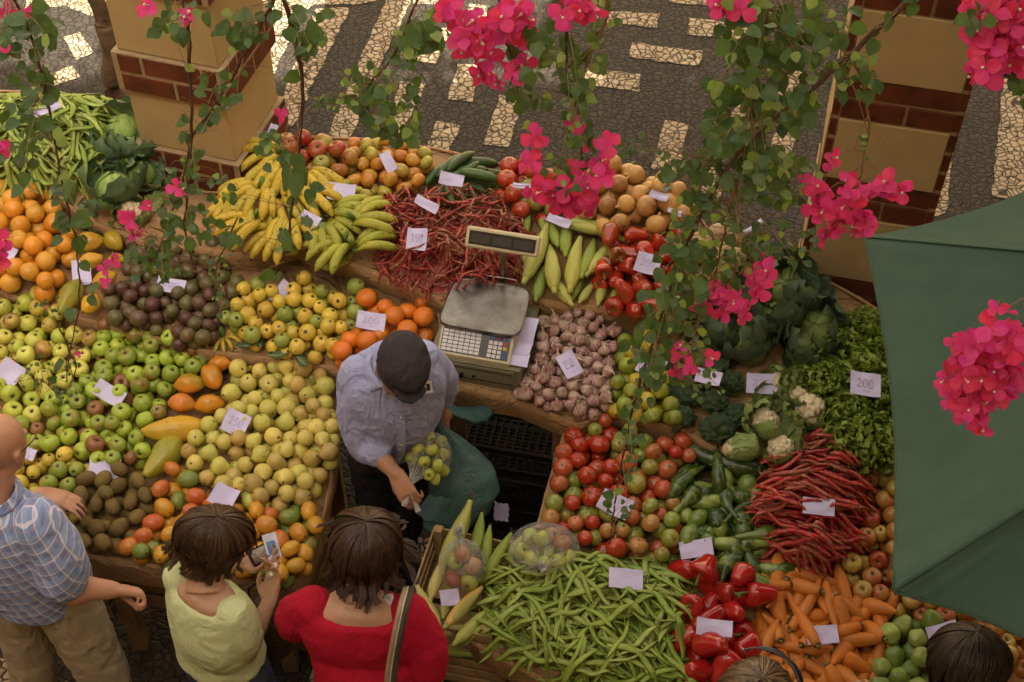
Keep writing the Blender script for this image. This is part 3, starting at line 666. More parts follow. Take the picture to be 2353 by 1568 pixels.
BAN = [(-.5,0),(-.32,-.035),(0,-.05),(.3,-.02),(.5,.045)]
def mk_banana(i, L=.155, r=.0185):
    pts = crv([(a*L, 0, -b*L*3.2*(.8+.15*i)) for a, b in BAN], 16); n_ = 16
    m = MB(); rr = lerp_list([.25,.55,.9,1,1,1,.97,.85,.5,.3], n_); m.tube(pts, [x*r for x in rr], 10, 0, 1, up=(0,1,0))
    vs = []
    for k, v in enumerate(m.v):
        c = pts[min(k//10, n_-1)]; a = 2*PI*(k % 10)/10; vs.append(c+(Vector(v)-c)*(1+.06*math.cos(5*a)))
    m.v = [tuple(v) for v in vs]; d = (pts[0]-pts[1]).normalized(); m.tube([pts[0]-d*.002, pts[0]+d*.006], [.0052,.004], 7, 1); e = (pts[-1]-pts[-2]).normalized(); m.tube([pts[-1], pts[-1]+e*.020], [.0055,.006], 7, 2)
    return m.mesh('finger', [F_banana, M_tip, M_gstem])
MESH['banana'] = [mk_banana(i) for i in range(3)]
M_bb = MESH['banana']
MESH['melon'] = [mk_round('gourd', 0, F_potato, .040, (1,1,1.1), .06, .8, .04, 16)]

# ---------------------------------------------------------------- heaps
ALL = []            # every rounded thing already lying on the tables: x, y, z, r
ITEMS = []          # (object maker data) kept until hidden ones are dropped
def scr(p):
    d = p-O; k = d.dot(_F); return (CU+FU*d.x/k, CV-FU*d.dot(_U)/k, k)
def rand_rot(mode, ax=None):
    if mode == 'any': return Euler((random.uniform(0,6.28), random.uniform(0,6.28), random.uniform(0,6.28)))
    if mode == 'up': return Euler((random.gauss(0,.55), random.gauss(0,.55), random.uniform(0,6.28)))
    if mode == 'face':    # axis leaning to any side, mostly showing one end
        a = random.uniform(0, 6.28); t = random.choice([0, PI])+random.gauss(0, .7); return (Matrix.Rotation(a, 3, 'Z') @ Matrix.Rotation(t, 3, 'X') @ Matrix.Rotation(random.uniform(0,6.28), 3, 'Z')).to_euler()
    if mode == 'lie': return (Matrix.Rotation(random.uniform(0,6.28), 3, 'Z') @ Matrix.Rotation(PI/2+random.gauss(0,.3), 3, 'Y') @ Matrix.Rotation(random.uniform(0,6.28), 3, 'Z')).to_euler()
    if mode == 'flat': return (Matrix.Rotation(random.uniform(0,6.28), 3, 'Z') @ Matrix.Rotation(random.gauss(0,.22), 3, 'Y') @ Matrix.Rotation(random.uniform(0,6.28), 3, 'X')).to_euler()
HEAPS = []
def heap(noun, cat, poly, tier, r, meshes, colf, where, layers=3.25, mode='any', pack=.89, K=60, mound=0.0, sizes=(.9,1.08), maxn=400, name=None, group=None, avoid=True, g=1.0):
    r = r*g
    us = [p[0] for p in poly]; vs = [p[1] for p in poly]; bb = (min(us), max(us), min(vs), max(vs))
    near = [a for a in ALL]; px = np.array([[a[0], a[1], a[2], a[3]] for a in near]).reshape(-1, 4)
    out = []; own = np.zeros((0, 4)); fail = 0
    zlim = layers*r*pack
    while len(out) < maxn and fail < 22:
        best = None
        s = random.uniform(*sizes); rr = r*s*pack
        for _ in range(K):
            u = random.uniform(bb[0], bb[1]); v = random.uniform(bb[2], bb[3])
            if not inpoly(u, v, poly): continue
            p = PS(u, v, tier, r*1.3); base = SZ(tier, p.y) + mound*min(1, edist(u, v, poly)/90)
            if base < SZ(tier, p.y)+.0: base = SZ(tier, p.y)
            z = base+rr; bad = False
            if len(px):
                d = np.hypot(px[:,0]-p.x, px[:,1]-p.y); q = px[:,3]+rr; m = d < q*.86
                if (m & (px[:,2]+px[:,3] > z-rr*.5)).any():
                    if avoid: bad = True
                    else: z = max(z, float((px[m,2]+np.sqrt(q[m]**2-d[m]**2)).max()))
            if bad: continue
            if len(own):
                d = np.hypot(own[:,0]-p.x, own[:,1]-p.y); q = own[:,3]+rr; m = d < q
                if m.any(): z = max(z, float((own[m,2]+np.sqrt(q[m]**2-d[m]**2)).max()))
            rel = z-base
            if best is None or rel < best[0]: best = (rel, p.x, p.y, z, u, v)
        if best is None or best[0] > zlim: fail += 1; continue
        fail = 0
        own = np.vstack([own, [best[1], best[2], best[3], rr]]); out.append((Vector(best[1:4]), rr, s, best[4], best[5]))
    its = []
    for p, rr, s, u, v in out:
        col, word = colf(u, v)[:2]; mi = random.randrange(len(meshes))
        its.append(dict(p=p, r=rr, s=s*g, col=col, word=word, me=meshes[mi], rot=rand_rot(mode)))
        ALL.append((p.x, p.y, p.z, rr))
    HEAPS.append(dict(items=its, noun=noun, cat=cat, where=where, name=name or noun.replace(' ', '_'), group=group or noun+'s in '+where))
    return its
def single(noun, cat, u, v, tier, h, me, col, label, rot=None, s=1.0, r=.03, group=None, name=None, obst=None):
    """one thing set down by hand; obst = list of extra obstacle offsets"""
    p = PS(u, v, tier, h); o = new(name or noun.replace(' ', '_'), me, None, p, rot or rand_rot('any'), s); o.color = col; tag(o, label, cat, group)
    for q in (obst or [(0, 0, r)]): ALL.append((p.x+q[0], p.y+q[1], p.z, q[2]))
    return o
def rotz(deg, tilt=0, spin=0): return (Matrix.Rotation(R(deg), 3, 'Z') @ Matrix.Rotation(R(tilt), 3, 'Y') @ Matrix.Rotation(R(spin), 3, 'X')).to_euler()
def J(c, v=.12, a=0.0, av=0.0):
    k = 1+random.uniform(-v, v); return (min(1, c[0]*k*random.uniform(.95,1.05)), min(1, c[1]*k), min(1, c[2]*k), min(1, max(0, a+random.uniform(-av, av))))
def longthing(noun, cat, specs, tier, meshes, colf, group, labels, r, h=.035, halfL=.07, name=None):
    for i, (u, v, deg, mi, s) in enumerate(specs):
        a = R(deg); ob = [(math.cos(a)*halfL*k*s, math.sin(a)*halfL*k*s, r*s) for k in (-.7, 0, .7)]
        single(noun, cat, u, v, tier, h, meshes[mi % len(meshes)], colf(i), labels[i] if labels else None, rotz(deg, 0, random.uniform(0, 360)), s, r, group, name, ob)
# ================================================================ PRODUCE: placing
# ---- papayas (by hand; the heaps then keep clear of them)
ORG = (.62,.24,.02); YEL = (.62,.38,.03)
pap = [ (400,985,12,0,.95,(.60,.34,.03,.30),'large yellow papaya lying across the apples, left of the pears',1),
 (374,1046,62,1,1.05,(.55,.36,.03,.62),'large green and yellow papaya pointing down towards the kiwis',1),
 (437,886,8,2,.82,(.62,.22,.015,.35),'plump orange papaya between green apples and pears, upper left of its group',1),
 (487,868,-62,2,.85,(.60,.20,.015,.15),'orange papaya with a knobbly neck standing over the plump one',1),
 (505,836,0,3,.80,(.60,.22,.015,.10),'small orange papaya right below the little banana bunch',1),
 (418,931,-10,3,.98,(.64,.20,.03,.12),'pinkish orange papaya on the left above the large yellow one',1),
 (482,931,10,2,.78,(.62,.24,.015,.15),'ribbed orange papaya on the right above the large yellow one',1),
 (205,556,5,2,.85,(.58,.30,.04,.30),'wrinkled lumpy papaya behind the oranges, topmost of its group',2),
 (262,556,-50,3,.95,(.50,.28,.02,.55),'smooth yellow green papaya beside the wrinkled one',2),
 (208,596,15,3,.88,(.62,.32,.04,.10),'pale orange papaya under the wrinkled one',2),
 (160,682,75,1,.85,(.60,.24,.02,.75),'long papaya half green half orange leaning below its price card',2),
 (207,698,70,3,.92,(.62,.33,.02,.20),'yellow papaya in paper beside the half green one',2),
 (240,640,30,3,.9,(.60,.30,.02,.25),'yellow papaya with fallen pink bracts on it',2),
 (268,598,0,3,.62,(.60,.35,.03,.20),'small papaya at the left edge of the passion fruit',2)]
for u, v, deg, mi, s, col, lab, t in pap:
    L = (.27,.22,.15,.115)[mi]*s/2; a = R(deg); rr = .046*s
    single('papaya', 'papaya', u, v, t, .075, MESH['papaya'][mi], col, lab, rotz(deg, random.uniform(-6, 6), random.uniform(0,360)), s, rr, 'papayas', None, [(math.cos(a)*L*k, math.sin(a)*L*k, rr*.95) for k in (-.6, -.1, .45)])
# ---- the little bunch of finger bananas and loose ones
def hand_of(name, label, u, v, tier, h, n_, spread, L, axis, fan, col, cat='bananas', group='bunches of bananas', alpha=.0, rows=1, grow=1.0, stemup=.03, tilt=None):
    """a bunch: fingers fanning out of one crown; axis = compass angle (deg) the fingers point to"""
    p = PS(u, v, tier, h); root = empty(name, p, label, cat, group)
    cm_ = MB(); cm_.tube([(0,0,stemup*.2),(-.012*math.cos(R(axis)), -.012*math.sin(R(axis)), stemup),(-.02*math.cos(R(axis)), -.02*math.sin(R(axis)), stemup*1.5)], [.013,.011,.009], 8)
    new('crown', cm_.mesh('crown', M_gstem if cat != 'x' else M_tip), root)
    for rw in range(rows):
        for k in range(n_):
            a = R(axis + (k-(n_-1)/2)*fan/(max(1, n_-1)) + random.uniform(-4, 4)); s = L/.155*random.uniform(.93, 1.05)
            d = Vector((math.cos(a), math.sin(a), 0)); 
            pitch = (tilt if tilt is not None else -.12) - .34*rw + random.uniform(-.06,.06)
            M = Matrix.Rotation(a, 3, 'Z') @ Matrix.Rotation(-pitch, 3, 'Y') @ Matrix.Rotation(random.uniform(-.25,.25), 3, 'X') @ Matrix.Diagonal((-1, -1, 1))
            off = d*(.5*L*math.cos(pitch)+.012) + Vector((0,0,.5*L*math.sin(pitch) + .012 - rw*.012)) + Vector((-math.sin(a), math.cos(a), 0))*((k-(n_-1)/2)*spread)
            o = new('banana', MESH['banana'][k % 3], root, off, M.to_euler(), s*grow); c = J(col, .10, alpha, .12); o.color = c
            w_ = p+off; ALL.append((w_.x, w_.y, w_.z, .018*s)); w2 = p+off*1.45; ALL.append((w2.x, w2.y, w2.z-.005, .014*s))
    return root
BY = (.53,.37,.035); BG = (.44,.40,.045)
hand_of('banana_bunch', 'small fan of stubby finger bananas with a dark hairy crown beside the guavas', 512, 775, 1, .09, 9, .002, .085, -80, 200, (.52,.36,.04), group=None, alpha=.2, grow=.95)
for k, (u, v, d, lab) in enumerate(((573,842,35,'loose finger banana above the pears, leftmost of three'),(612,838,-30,'loose finger banana above the pears, rightmost of three'),(588,820,20,'loose finger banana above the pears, furthest back of three'))):
    single('banana', 'banana', u, v, 1, .045, MESH['banana'][k], (.48,.42,.06,.5), lab, rotz(d, 0, 90), .62, .016)
# ---- banana bunches of the rear table
B_ = [(640,352,-150,5,90,'topmost banana bunch leaning against the left pillar'),(655,385,-100,7,75,'ripe banana bunch below the topmost one, fingers pointing down'),
 (600,432,-120,7,80,'large speckled banana bunch at the left edge, upper row'),(640,455,-55,5,60,'banana bunch tucked behind the large speckled one'),
 (560,455,-110,5,50,'banana bunch curling over the left table edge'),(585,502,-160,6,70,'flat banana bunch low at the left, pointing left'),
 (640,528,-140,7,85,'yellow banana bunch at the bottom left above the guavas'),(668,500,-80,6,55,'banana bunch partly behind hanging leaves'),
 (700,440,-20,5,70,'banana bunch behind a torn price card'),(740,512,-60,5,60,'greenish banana bunch in the middle of the rear table'),
 (760,478,20,5,70,'green yellow banana bunch under the blank price card'),(812,505,15,4,60,'banana bunch with three big fingers beside the borlotti beans'),
 (790,555,-150,5,75,'greenish banana bunch hanging over the front of its tray'),(815,566,20,3,40,'short banana bunch touching the borlotti beans'),(700,398,-60,5,60,'banana bunch between red apples and hanging leaves')]
for i, (u, v, ax, n_, fan, lab) in enumerate(B_):
    hand_of('banana_bunch', lab, u, v, 3, .10+.02*(i % 3), n_, .015, .172, ax, fan, BG if u > 730 else BY, alpha=.55 if u > 730 else .12, tilt=-.18)
for i, (u, v, d, lab) in enumerate(((775,600,28,'single greenish banana lying at the edge of the rear table'),(570,520,170,'single banana low at the left of the bananas'),(680,560,60,'single banana behind the price card of the guavas'))):
    single('banana', 'banana', u, v, 3, .03, MESH['banana'][i % 3], (.40,.37,.04,.5), lab, rotz(d, 0, 90), 1.0, .018)

# ---- heaps, tier by tier
def c_yel(u, v):
    if random.random() < .28: return J((.60,.46,.08), .12, .50, .15), 'red-blushed'
    if random.random() < .5: return J((.58,.55,.10), .1, .12, .1), 'pale-yellow'
    return J((.46,.51,.07), .1, .12, .1), 'yellow-green'
heap('apple', 'apple', [(0,668),(110,690),(190,738),(215,800),(190,860),(110,905),(80,965),(-30,960),(-30,668)], 1, .0345, MESH['apple'], c_yel, 'the yellow apple heap', g=1.08, mode='face', name='apple')
def c_grn(u, v):
    if random.random() < .10: return J((.22,.12,.04), .15, .75, .1), 'bruised brown'
    if random.random() < .45: return J((.37,.47,.05), .1, .15, .12), 'bright green'
    return J((.25,.33,.04), .12, .3, .15), 'dull green'
heap('apple', 'apple', [(215,752),(330,775),(480,820),(475,850),(395,880),(390,960),(335,985),(340,1062),(230,1075),(170,1045),(60,1030),(40,960),(80,962),(110,905),(190,860),(218,800)], 1, .0325, MESH['apple'], c_grn, 'the green apple heap', g=1.1, mode='face', name='apple', sizes=(.85,1.08))
def c_pear(u, v):
    if random.random() < .2: return J((.48,.34,.10), .1, .35, .1), 'russet'
    if random.random() < .5: return J((.63,.52,.13), .08, .12, .1), 'pale-yellow'
    return J((.55,.50,.11), .1, .1, .1), 'greenish-yellow'
heap('pear', 'pear', [(560,850),(640,842),(735,868),(768,940),(760,1050),(735,1110),(700,1150),(590,1165),(470,1110),(415,1060),(420,1015),(470,1000),(525,945),(520,880)], 1, .0325, MESH['pear'], c_pear, 'the pear heap', g=1.08, name='pear', sizes=(.85,1.08))
def c_smg(u, v): return (J((.60,.46,.07), .12, .25, .2), 'yellow') if random.random() < .75 else (J((.28,.33,.06), .1, .1, .1), 'greenish')
heap('guava', 'guava', [(-120,1000),(20,1000),(60,1035),(150,1015),(235,1040),(222,1085),(165,1110),(160,1190),(150,1240),(-120,1200)], 1, .029, MESH['guava'], c_smg, 'the small guava heap', g=1.12, mode='face', name='guava')
def c_kiwi(u, v): return J((.17,.115,.035), .15, .25, .2), 'brown'
heap('kiwi', 'kiwi', [(165,1085),(235,1092),(310,1070),(350,1110),(332,1190),(312,1225),(268,1262),(195,1262),(160,1190)], 1, .0275, MESH['kiwi'], c_kiwi, 'the kiwi heap', g=1.25, mode='lie', name='kiwi', pack=.9, sizes=(.9,1.1))
def c_man(u, v):
    q = random.random()
    if q < .22: return J((.16,.22,.04), .15, .15, .1), 'green'
    if q < .5: return J((.52,.22,.03), .1, .62, .15), 'reddish'
    return J((.58,.30,.03), .1, .25, .15), 'orange-yellow'
heap('mango', 'mango', [(355,1100),(425,1085),(480,1115),(590,1168),(705,1155),(738,1190),(722,1250),(690,1310),(655,1338),(560,1325),(420,1298),(275,1272),(312,1225),(332,1190)], 1, .0305, MESH['mango'], c_man, 'the front mango heap', g=1.12, mode='lie', name='mango', pack=.92)
def c_or(u, v): return (J((.68,.27,.022), .08, .3, .2), 'bright orange') if random.random() < .5 else (J((.70,.33,.04), .06, .15, .1), 'pale orange')
heap('orange', 'orange', [(-30,430),(40,420),(130,455),(130,500),(165,520),(175,600),(125,650),(110,690),(-30,668)], 2, .0395, MESH['orange'], c_or, 'the orange heap', g=1.08, mound=.05, name='orange')
def c_pas(u, v): return (J((.105,.062,.035), .2, .5, .3), 'dark brown') if random.random() < .6 else (J((.12,.105,.04), .15, .2, .2), 'olive brown')
heap('passion fruit', 'passion fruit', [(300,565),(380,560),(540,575),(572,620),(560,680),(520,715),(500,755),(470,795),(400,785),(245,738),(245,690),(280,650)], 2, .0275, MESH['passion'], c_pas, 'the passion fruit heap', g=1.17, name='passion_fruit', sizes=(.85,1.1))
def c_gua(u, v): return (J((.64,.46,.06), .12, .35, .25), 'yellow') if (u < 800 and random.random() < .8) else (J((.28,.32,.06), .12, .05, .1), 'green')
heap('guava', 'guava', [(570,620),(640,608),(730,650),(820,645),(822,715),(800,760),(772,820),(700,828),(600,800),(520,760),(515,720),(555,670)], 2, .028, MESH['guava'], c_gua, 'the large guava heap', g=1.18, mode='face', name='guava', sizes=(.85,1.12))
def c_cle(u, v): return J((.66,.17,.012), .08, .2, .2), 'deep orange'
heap('clementine', 'clementine', [(810,700),(900,700),(990,735),(985,775),(880,775),(820,830),(775,830),(780,770)], 2, .036, MESH['clementine'], c_cle, 'the clementine heap', g=1.12, name='clementine', mode='face')
single('clementine', 'clementine', 969, 698, 2, .03, MESH['clementine'][0], (.66,.17,.012,.2), 'single clementine lying alone on brown paper left of the scale', None, .9)
# rear tier
def c_rap(u, v): return (J((.36,.26,.05), .12, .72, .12), 'red') if random.random() < .65 else (J((.34,.33,.06), .12, .42, .12), 'green-red')
heap('apple', 'apple', [(630,335),(700,318),(790,340),(812,380),(790,430),(735,445),(718,400),(650,365)], 3, .0345, MESH['rapple'], c_rap, 'the rear red apple heap', g=1.18, name='apple', mode='face', mound=.02)
def c_sma(u, v): return (J((.52,.26,.03), .12, .4, .2), 'orange') if random.random() < .75 else (J((.36,.32,.05), .12, .2, .1), 'greenish')
heap('mango', 'mango', [(800,345),(860,338),(930,345),(992,362),(985,400),(950,445),(870,455),(840,470),(760,445),(790,425),(812,380)], 3, .0265, MESH['smango'], c_sma, 'the rear mango heap', g=1.2, name='mango', mode='lie', mound=.02)
CUK = [(1005,400,60),(1032,382,55),(1060,372,50),(1095,378,12),(1080,392,8),(1100,405,-12),(1090,415,-20),(1075,440,-50),(1035,440,-80),(1085,425,-38),(1025,425,65),(1062,392,40),(1112,393,-8),(1060,450,-70)]
COR = ['leftmost','second from left','third from left','fourth from left','fifth from left','sixth from left','seventh from left','eighth from left','ninth from left','tenth from left','eleventh from left','twelfth from left','thirteenth from left','rightmost']
order = sorted(range(len(CUK)), key=lambda i: CUK[i][0])
for rk, i in enumerate(order):
    u, v, d = CUK[i]; s = random.uniform(.85, 1.05)
    single('cucumber', 'cucumber', u, v, 3, .03+.028*(i % 3), MESH['cucumber'][i % 3], J((.032,.062,.014), .2, .35, .2), f'dark green cucumber behind the borlotti beans, {COR[rk]} of the cucumbers', rotz(d, random.uniform(-8,8), 20*i), s, .023, 'cucumbers', None, [(math.cos(R(d))*k*.06, math.sin(R(d))*k*.06, .024) for k in (-1,0,1)])
def c_tb(u, v): return (J((.42,.07,.02), .12, .75, .1), 'red') if random.random() < .68 else (J((.22,.24,.05), .1, .08, .1), 'green')
heap('tomato', 'tomato', [(1130,395),(1200,385),(1290,410),(1310,470),(1270,500),(1190,495),(1140,450)], 3, .036, MESH['tomato'], c_tb, 'the rear tomato heap', g=1.15, name='tomato', mode='face', mound=.02)
def c_on(u, v): return (J((.60,.33,.10), .12, .2, .2), 'golden') if random.random() < .6 else (J((.50,.24,.08), .12, .5, .2), 'copper')
heap('onion', 'onion', [(1310,470),(1330,410),(1400,392),(1480,395),(1570,460),(1575,510),(1540,545),(1400,540),(1345,520)], 3, .039, MESH['onion'], c_on, 'the onion heap', g=1.15, name='onion', mode='lie', mound=.03)
def c_pb(u, v): return (J((.42,.025,.010), .12, .2, .15), 'red') if random.random() < .8 else (J((.35,.05,.012), .1, .55, .1), 'red-green')
heap('bell pepper', 'pepper', [(1400,545),(1470,520),(1560,545),(1590,620),(1570,720),(1500,722),(1430,715),(1380,650)], 3, .041, MESH['pepper'], c_pb, 'the rear pepper heap', g=1.05, name='bell_pepper', mode='any', pack=.86)
def c_mel(u, v): return J((.46,.32,.17), .08, 0, 0), 'beige'
heap('gourd', 'gourd', [(1600,555),(1680,545),(1700,600),(1670,640),(1610,630)], 3, .038, MESH['melon'], c_mel, 'the pile behind the hanging leaves', g=1.1, name='gourd')
# right, middle tier
def c_gar(u, v): return (1,1,1,1), 'purple-striped'
heap('garlic bulb', 'garlic', [(1250,742),(1330,722),(1408,728),(1415,800),(1400,880),(1392,935),(1345,962),(1290,945),(1190,915),(1200,872),(1232,850),(1240,790)], 2, .0235, MESH['garlic'], c_gar, 'the garlic heap', g=1.1, name='garlic_bulb', mode='up', mound=.02, sizes=(.85,1.15), pack=.9)
def c_lim(u, v): return (J((.20,.26,.03), .15, .25, .2), 'green') if random.random() < .6 else (J((.48,.36,.03), .12, .7, .2), 'yellow')
heap('citrus fruit', 'citrus', [(1415,730),(1475,728),(1500,800),(1520,870),(1560,930),(1555,975),(1480,968),(1400,948),(1398,890),(1412,830)], 2, .030, MESH['lime'], c_lim, 'the lime heap', g=1.13, name='citrus_fruit', mode='lie', mound=.02, sizes=(.9,1.12))
# right, front tier
def c_tom(u, v):
    q = random.random(); g = .62 if u > 1430 else .3
    if q < g*.7: return J((.25,.30,.05), .1, .08, .1), 'green'
    if q < g: return J((.38,.26,.07), .1, .35, .1), 'half-ripe'
    if q < g+.3: return J((.48,.16,.06), .1, .5, .1), 'orange'
    return J((.45,.05,.018), .1, .85, .1), 'red'
heap('tomato', 'tomato', [(1310,985),(1400,958),(1520,975),(1580,1020),(1588,1070),(1545,1090),(1545,1190),(1560,1235),(1540,1290),(1470,1295),(1360,1268),(1262,1215),(1270,1130),(1295,1050)], 1, .0355, MESH['tomato'], c_tom, 'the front tomato heap', g=1.02, name='tomato', mode='face', mound=.02, sizes=(.82,1.2))
single('marrow', 'marrow', 1660, 1045, 1, .075, MESH['marrow'][0], (.030,.052,.014,.12), 'long dark green marrow lying below the broccoli', rotz(158, 0, 0), 1.0, .045, None, None, [(.13,-.05,.044),(0,0,.05),(-.12,.05,.04),(.18,-.07,.03)])
def c_go(u, v): return (J((.040,.075,.016), .25, .32, .15), 'dark green') if random.random() < .74 else (J((.14,.20,.04), .15, .45, .15), 'light green')
heap('squash', 'squash', [(1560,1085),(1640,1095),(1740,1110),(1752,1180),(1735,1260),(1775,1320),(1700,1335),(1600,1290),(1565,1240),(1548,1180)], 1, .031, MESH['gourd'], c_go, 'the knobbly squash heap', g=1.12, name='squash', mode='flat', pack=.85, mound=.01, layers=3.0)
def c_ra(u, v): return (J((.50,.33,.07), .1, .62, .15), 'red') if random.random() < .6 else (J((.50,.38,.08), .1, .35, .12), 'yellow-red')
heap('apple', 'apple', [(1990,1090),(2060,1105),(2075,1350),(2200,1400),(2420,1480),(2420,1560),(2300,1540),(2200,1440),(2090,1415),(1990,1385),(1945,1345),(1950,1290),(1985,1240),(2000,1160)], 1, .0335, MESH['rapple'], c_ra, 'the right red apple heap', g=1.08, name='apple', mode='face')
def c_pf(u, v): return J((.40,.012,.012), .15, .03, .04), 'glossy red'
heap('bell pepper', 'pepper', [(1565,1300),(1630,1292),(1700,1320),(1755,1350),(1740,1400),(1715,1500),(1700,1590),(1570,1590),(1570,1450),(1580,1400),(1600,1380)], 1, .041, MESH['pepper'], c_pf, 'the front pepper heap', g=1.22, name='bell_pepper', mode='any', pack=.84, sizes=(.95,1.15), mound=.03)
def c_ch(u, v): return (J((.32,.40,.09), .1, .4, .3), 'pale green') if random.random() < .6 else (J((.16,.24,.04), .1, .2, .2), 'green')
heap('chayote', 'chayote', [(2035,1460),(2100,1425),(2180,1425),(2260,1450),(2260,1600),(2010,1600)], 1, .034, MESH['chayote'], c_ch, 'the chayote heap', g=1.15, name='chayote', mode='lie', mound=.02)
def c_car(u, v): return J((.62,.19,.022), .1, .3, .3), 'orange'
heap('carrot', 'carrot', [(1740,1340),(1830,1330),(1900,1345),(1985,1385),(2045,1400),(2060,1450),(2010,1500),(2010,1600),(1700,1600),(1715,1500),(1740,1400)], 1, .0245, MESH['carrot'], c_car, 'the carrot heap', g=1.33, name='carrot', mode='flat', pack=.86, mound=.01, layers=3.6, sizes=(.9,1.12))

# ---- drop what is wholly hidden, then name, colour and label each fruit that shows
def resolve():
    s = 3; W_, H_ = 2353//s+40, 1568//s+40; zb = np.full((H_, W_), 1e9); idb = np.full((H_, W_), -1, int); flat = []
    for h in HEAPS:
        for it in h['items']: flat.append(it)
    tot = np.zeros(len(flat))
    for i, it in enumerate(flat):
        u, v, k = scr(it['p']); rp = it['r']/k*FU/s; it['uv'] = (u, v); cx, cy = u/s+20, v/s+20
        x0, x1, y0, y1 = int(cx-rp), int(cx+rp)+2, int(cy-rp), int(cy+rp)+2
        if x1 < 1 or y1 < 1 or x0 >= W_ or y0 >= H_: continue
        x0 = max(x0, 0); y0 = max(y0, 0); x1 = min(x1, W_); y1 = min(y1, H_)
        yy, xx = np.mgrid[y0:y1, x0:x1]; d2 = ((xx-cx)**2+(yy-cy)**2)/rp**2; m = d2 < 1; z = k - it['r']*np.sqrt(np.clip(1-d2, 0, 1)); tot[i] = m.sum()
        sub = zb[y0:y1, x0:x1]; w_ = m & (z < sub); sub[w_] = z[w_]; idb[y0:y1, x0:x1][w_] = i
    vis = np.bincount(idb[20:H_-20, 20:W_-20][idb[20:H_-20, 20:W_-20] >= 0].ravel(), minlength=len(flat))
    for i, it in enumerate(flat): it['vis'] = vis[i]/max(tot[i], 1)
resolve()
ORD = ['', 'second', 'third', 'fourth', 'fifth', 'sixth', 'seventh', 'eighth', 'ninth', 'tenth']
def ordinals(n_):
    if n_ == 1: return ['']
    if n_ == 2: return [', the left one', ', the right one']
    return [', leftmost'] + [f', {ORD[k]} from left' for k in range(1, min(n_-1, 9))] + [', rightmost']*(1) + [', rightmost']*max(0, n_-10)
def autolabel(its, noun, where, cols=5, rows=4):
    if not its: return
    us = sorted(i['uv'][0] for i in its); vs = sorted(i['uv'][1] for i in its); n_ = len(its)
    if n_ < 9: cols = rows = 1
    elif n_ < 26: cols = rows = 2
    elif n_ < 60: cols, rows = 3, 3
    CN = {1: [''], 2: ['left','right'], 3: ['left','centre','right'], 5: ['far-left','centre-left','centre','centre-right','far-right']}[cols]
    RN = {1: [''], 2: ['back','front'], 3: ['back','middle','front'], 4: ['back','mid-back','mid-front','front']}[rows]
    cells = {}
    u0, u1, v0, v1 = us[0]-1, us[-1]+1, vs[0]-1, vs[-1]+1
    for it in its:
        c = min(cols-1, int((it['uv'][0]-u0)/(u1-u0)*cols)); r_ = min(rows-1, int((it['uv'][1]-v0)/(v1-v0)*rows)); cells.setdefault((r_, c, it['word']), []).append(it)
    nw = lambda t: len(t.replace('-', ' ').split())
    big = []
    for (r_, c, w_), L in cells.items():
        L.sort(key=lambda i: i['uv'][1])
        if len(L) > 9: h_ = len(L)//2; big += [(r_, c, w_, L[:h_], 'upper '), (r_, c, w_, L[h_:], 'lower ')]
        else: big.append((r_, c, w_, L, ''))
    for r_, c, w_, L, hl in big:
        L.sort(key=lambda i: i['uv'][0]); o_ = ordinals(len(L)); z = f'{hl}{RN[r_]} {CN[c]}'.strip()
        for it, q in zip(L, o_):
            t = f"{w_} {noun} {'at the '+z+' of' if z else 'in'} {where}{q}"
            for a_, b_ in (('at the ', 'at '), (' from left', ''), ('of the ', 'of '), ('mid-', 'inner '), ('centre-', ''), ('far-', 'outer '), (', the ', ', '), ('pale ', '')):
                if nw(t) > 16: t = t.replace(a_, b_, 1)
            it['label'] = t
KC = {}
for h in HEAPS:
    its = [i for i in h['items'] if i['vis'] > .05 and -60 < i['uv'][0] < 2413 and i['uv'][1] < 1630]
    autolabel(its, h['noun'], h['where']); KC[h['cat']] = KC.get(h['cat'], 0)+len(its)
    for it in its:
        o = new(h['name'], it['me'], None, it['p'], it['rot'], it['s']); o.color = it['col']; tag(o, it['label'], h['cat'], h['group'])
print('HEAP COUNTS', KC, sum(KC.values()))
def top_at(x, y, r=.03):
    a = TOP; d = np.hypot(a[:,0]-x, a[:,1]-y); m = d < a[:,3]+r*.5
    return float((a[m,2]+a[m,3]*.9).max()) if m.any() else None
TOP = np.array(ALL)
# ================================================================ BEANS, CORN, CABBAGES ...
def pod_mat(name, blush, spsc, th, speck=None, bump=.2):
    n = NT(name); oi = n.n('ObjectInfo'); W = n.math('MULTIPLY', oi.outputs['Random'], 37.0); g = n.co(); gi = n.n('NewGeometry')
    W = n.math('ADD', W, n.math('MULTIPLY', gi.outputs['Random Per Island'], 20.0))
    col = n.mix(n.math('MULTIPLY', gi.outputs['Random Per Island'], .5), oi.outputs['Color'], n.mix(1.0, oi.outputs['Color'], (.6,.7,.5), 'MULTIPLY'))
    col = n.mix(n.rng(n.noise(spsc, 3, .6, w=W), th-.06, th+.06), col, blush)
    if speck: col = n.mix(n.math('MULTIPLY', n.rng(n.noise(spsc*3, 2, .6, w=W), .62, .68), .7), col, speck)
    n.bump(n.noise(110, 3), bump, .002); return n.fin(col, .45, .4)
M_gbean = pod_mat('green_pod', (.25,.34,.06), 26, .60, (.10,.10,.03))
M_rbean = pod_mat('red_marbled_pod', (.36,.20,.10), 75, .56, (.16,.03,.02), .4)
def in_px(poly): return [p[0] for p in poly], [p[1] for p in poly]
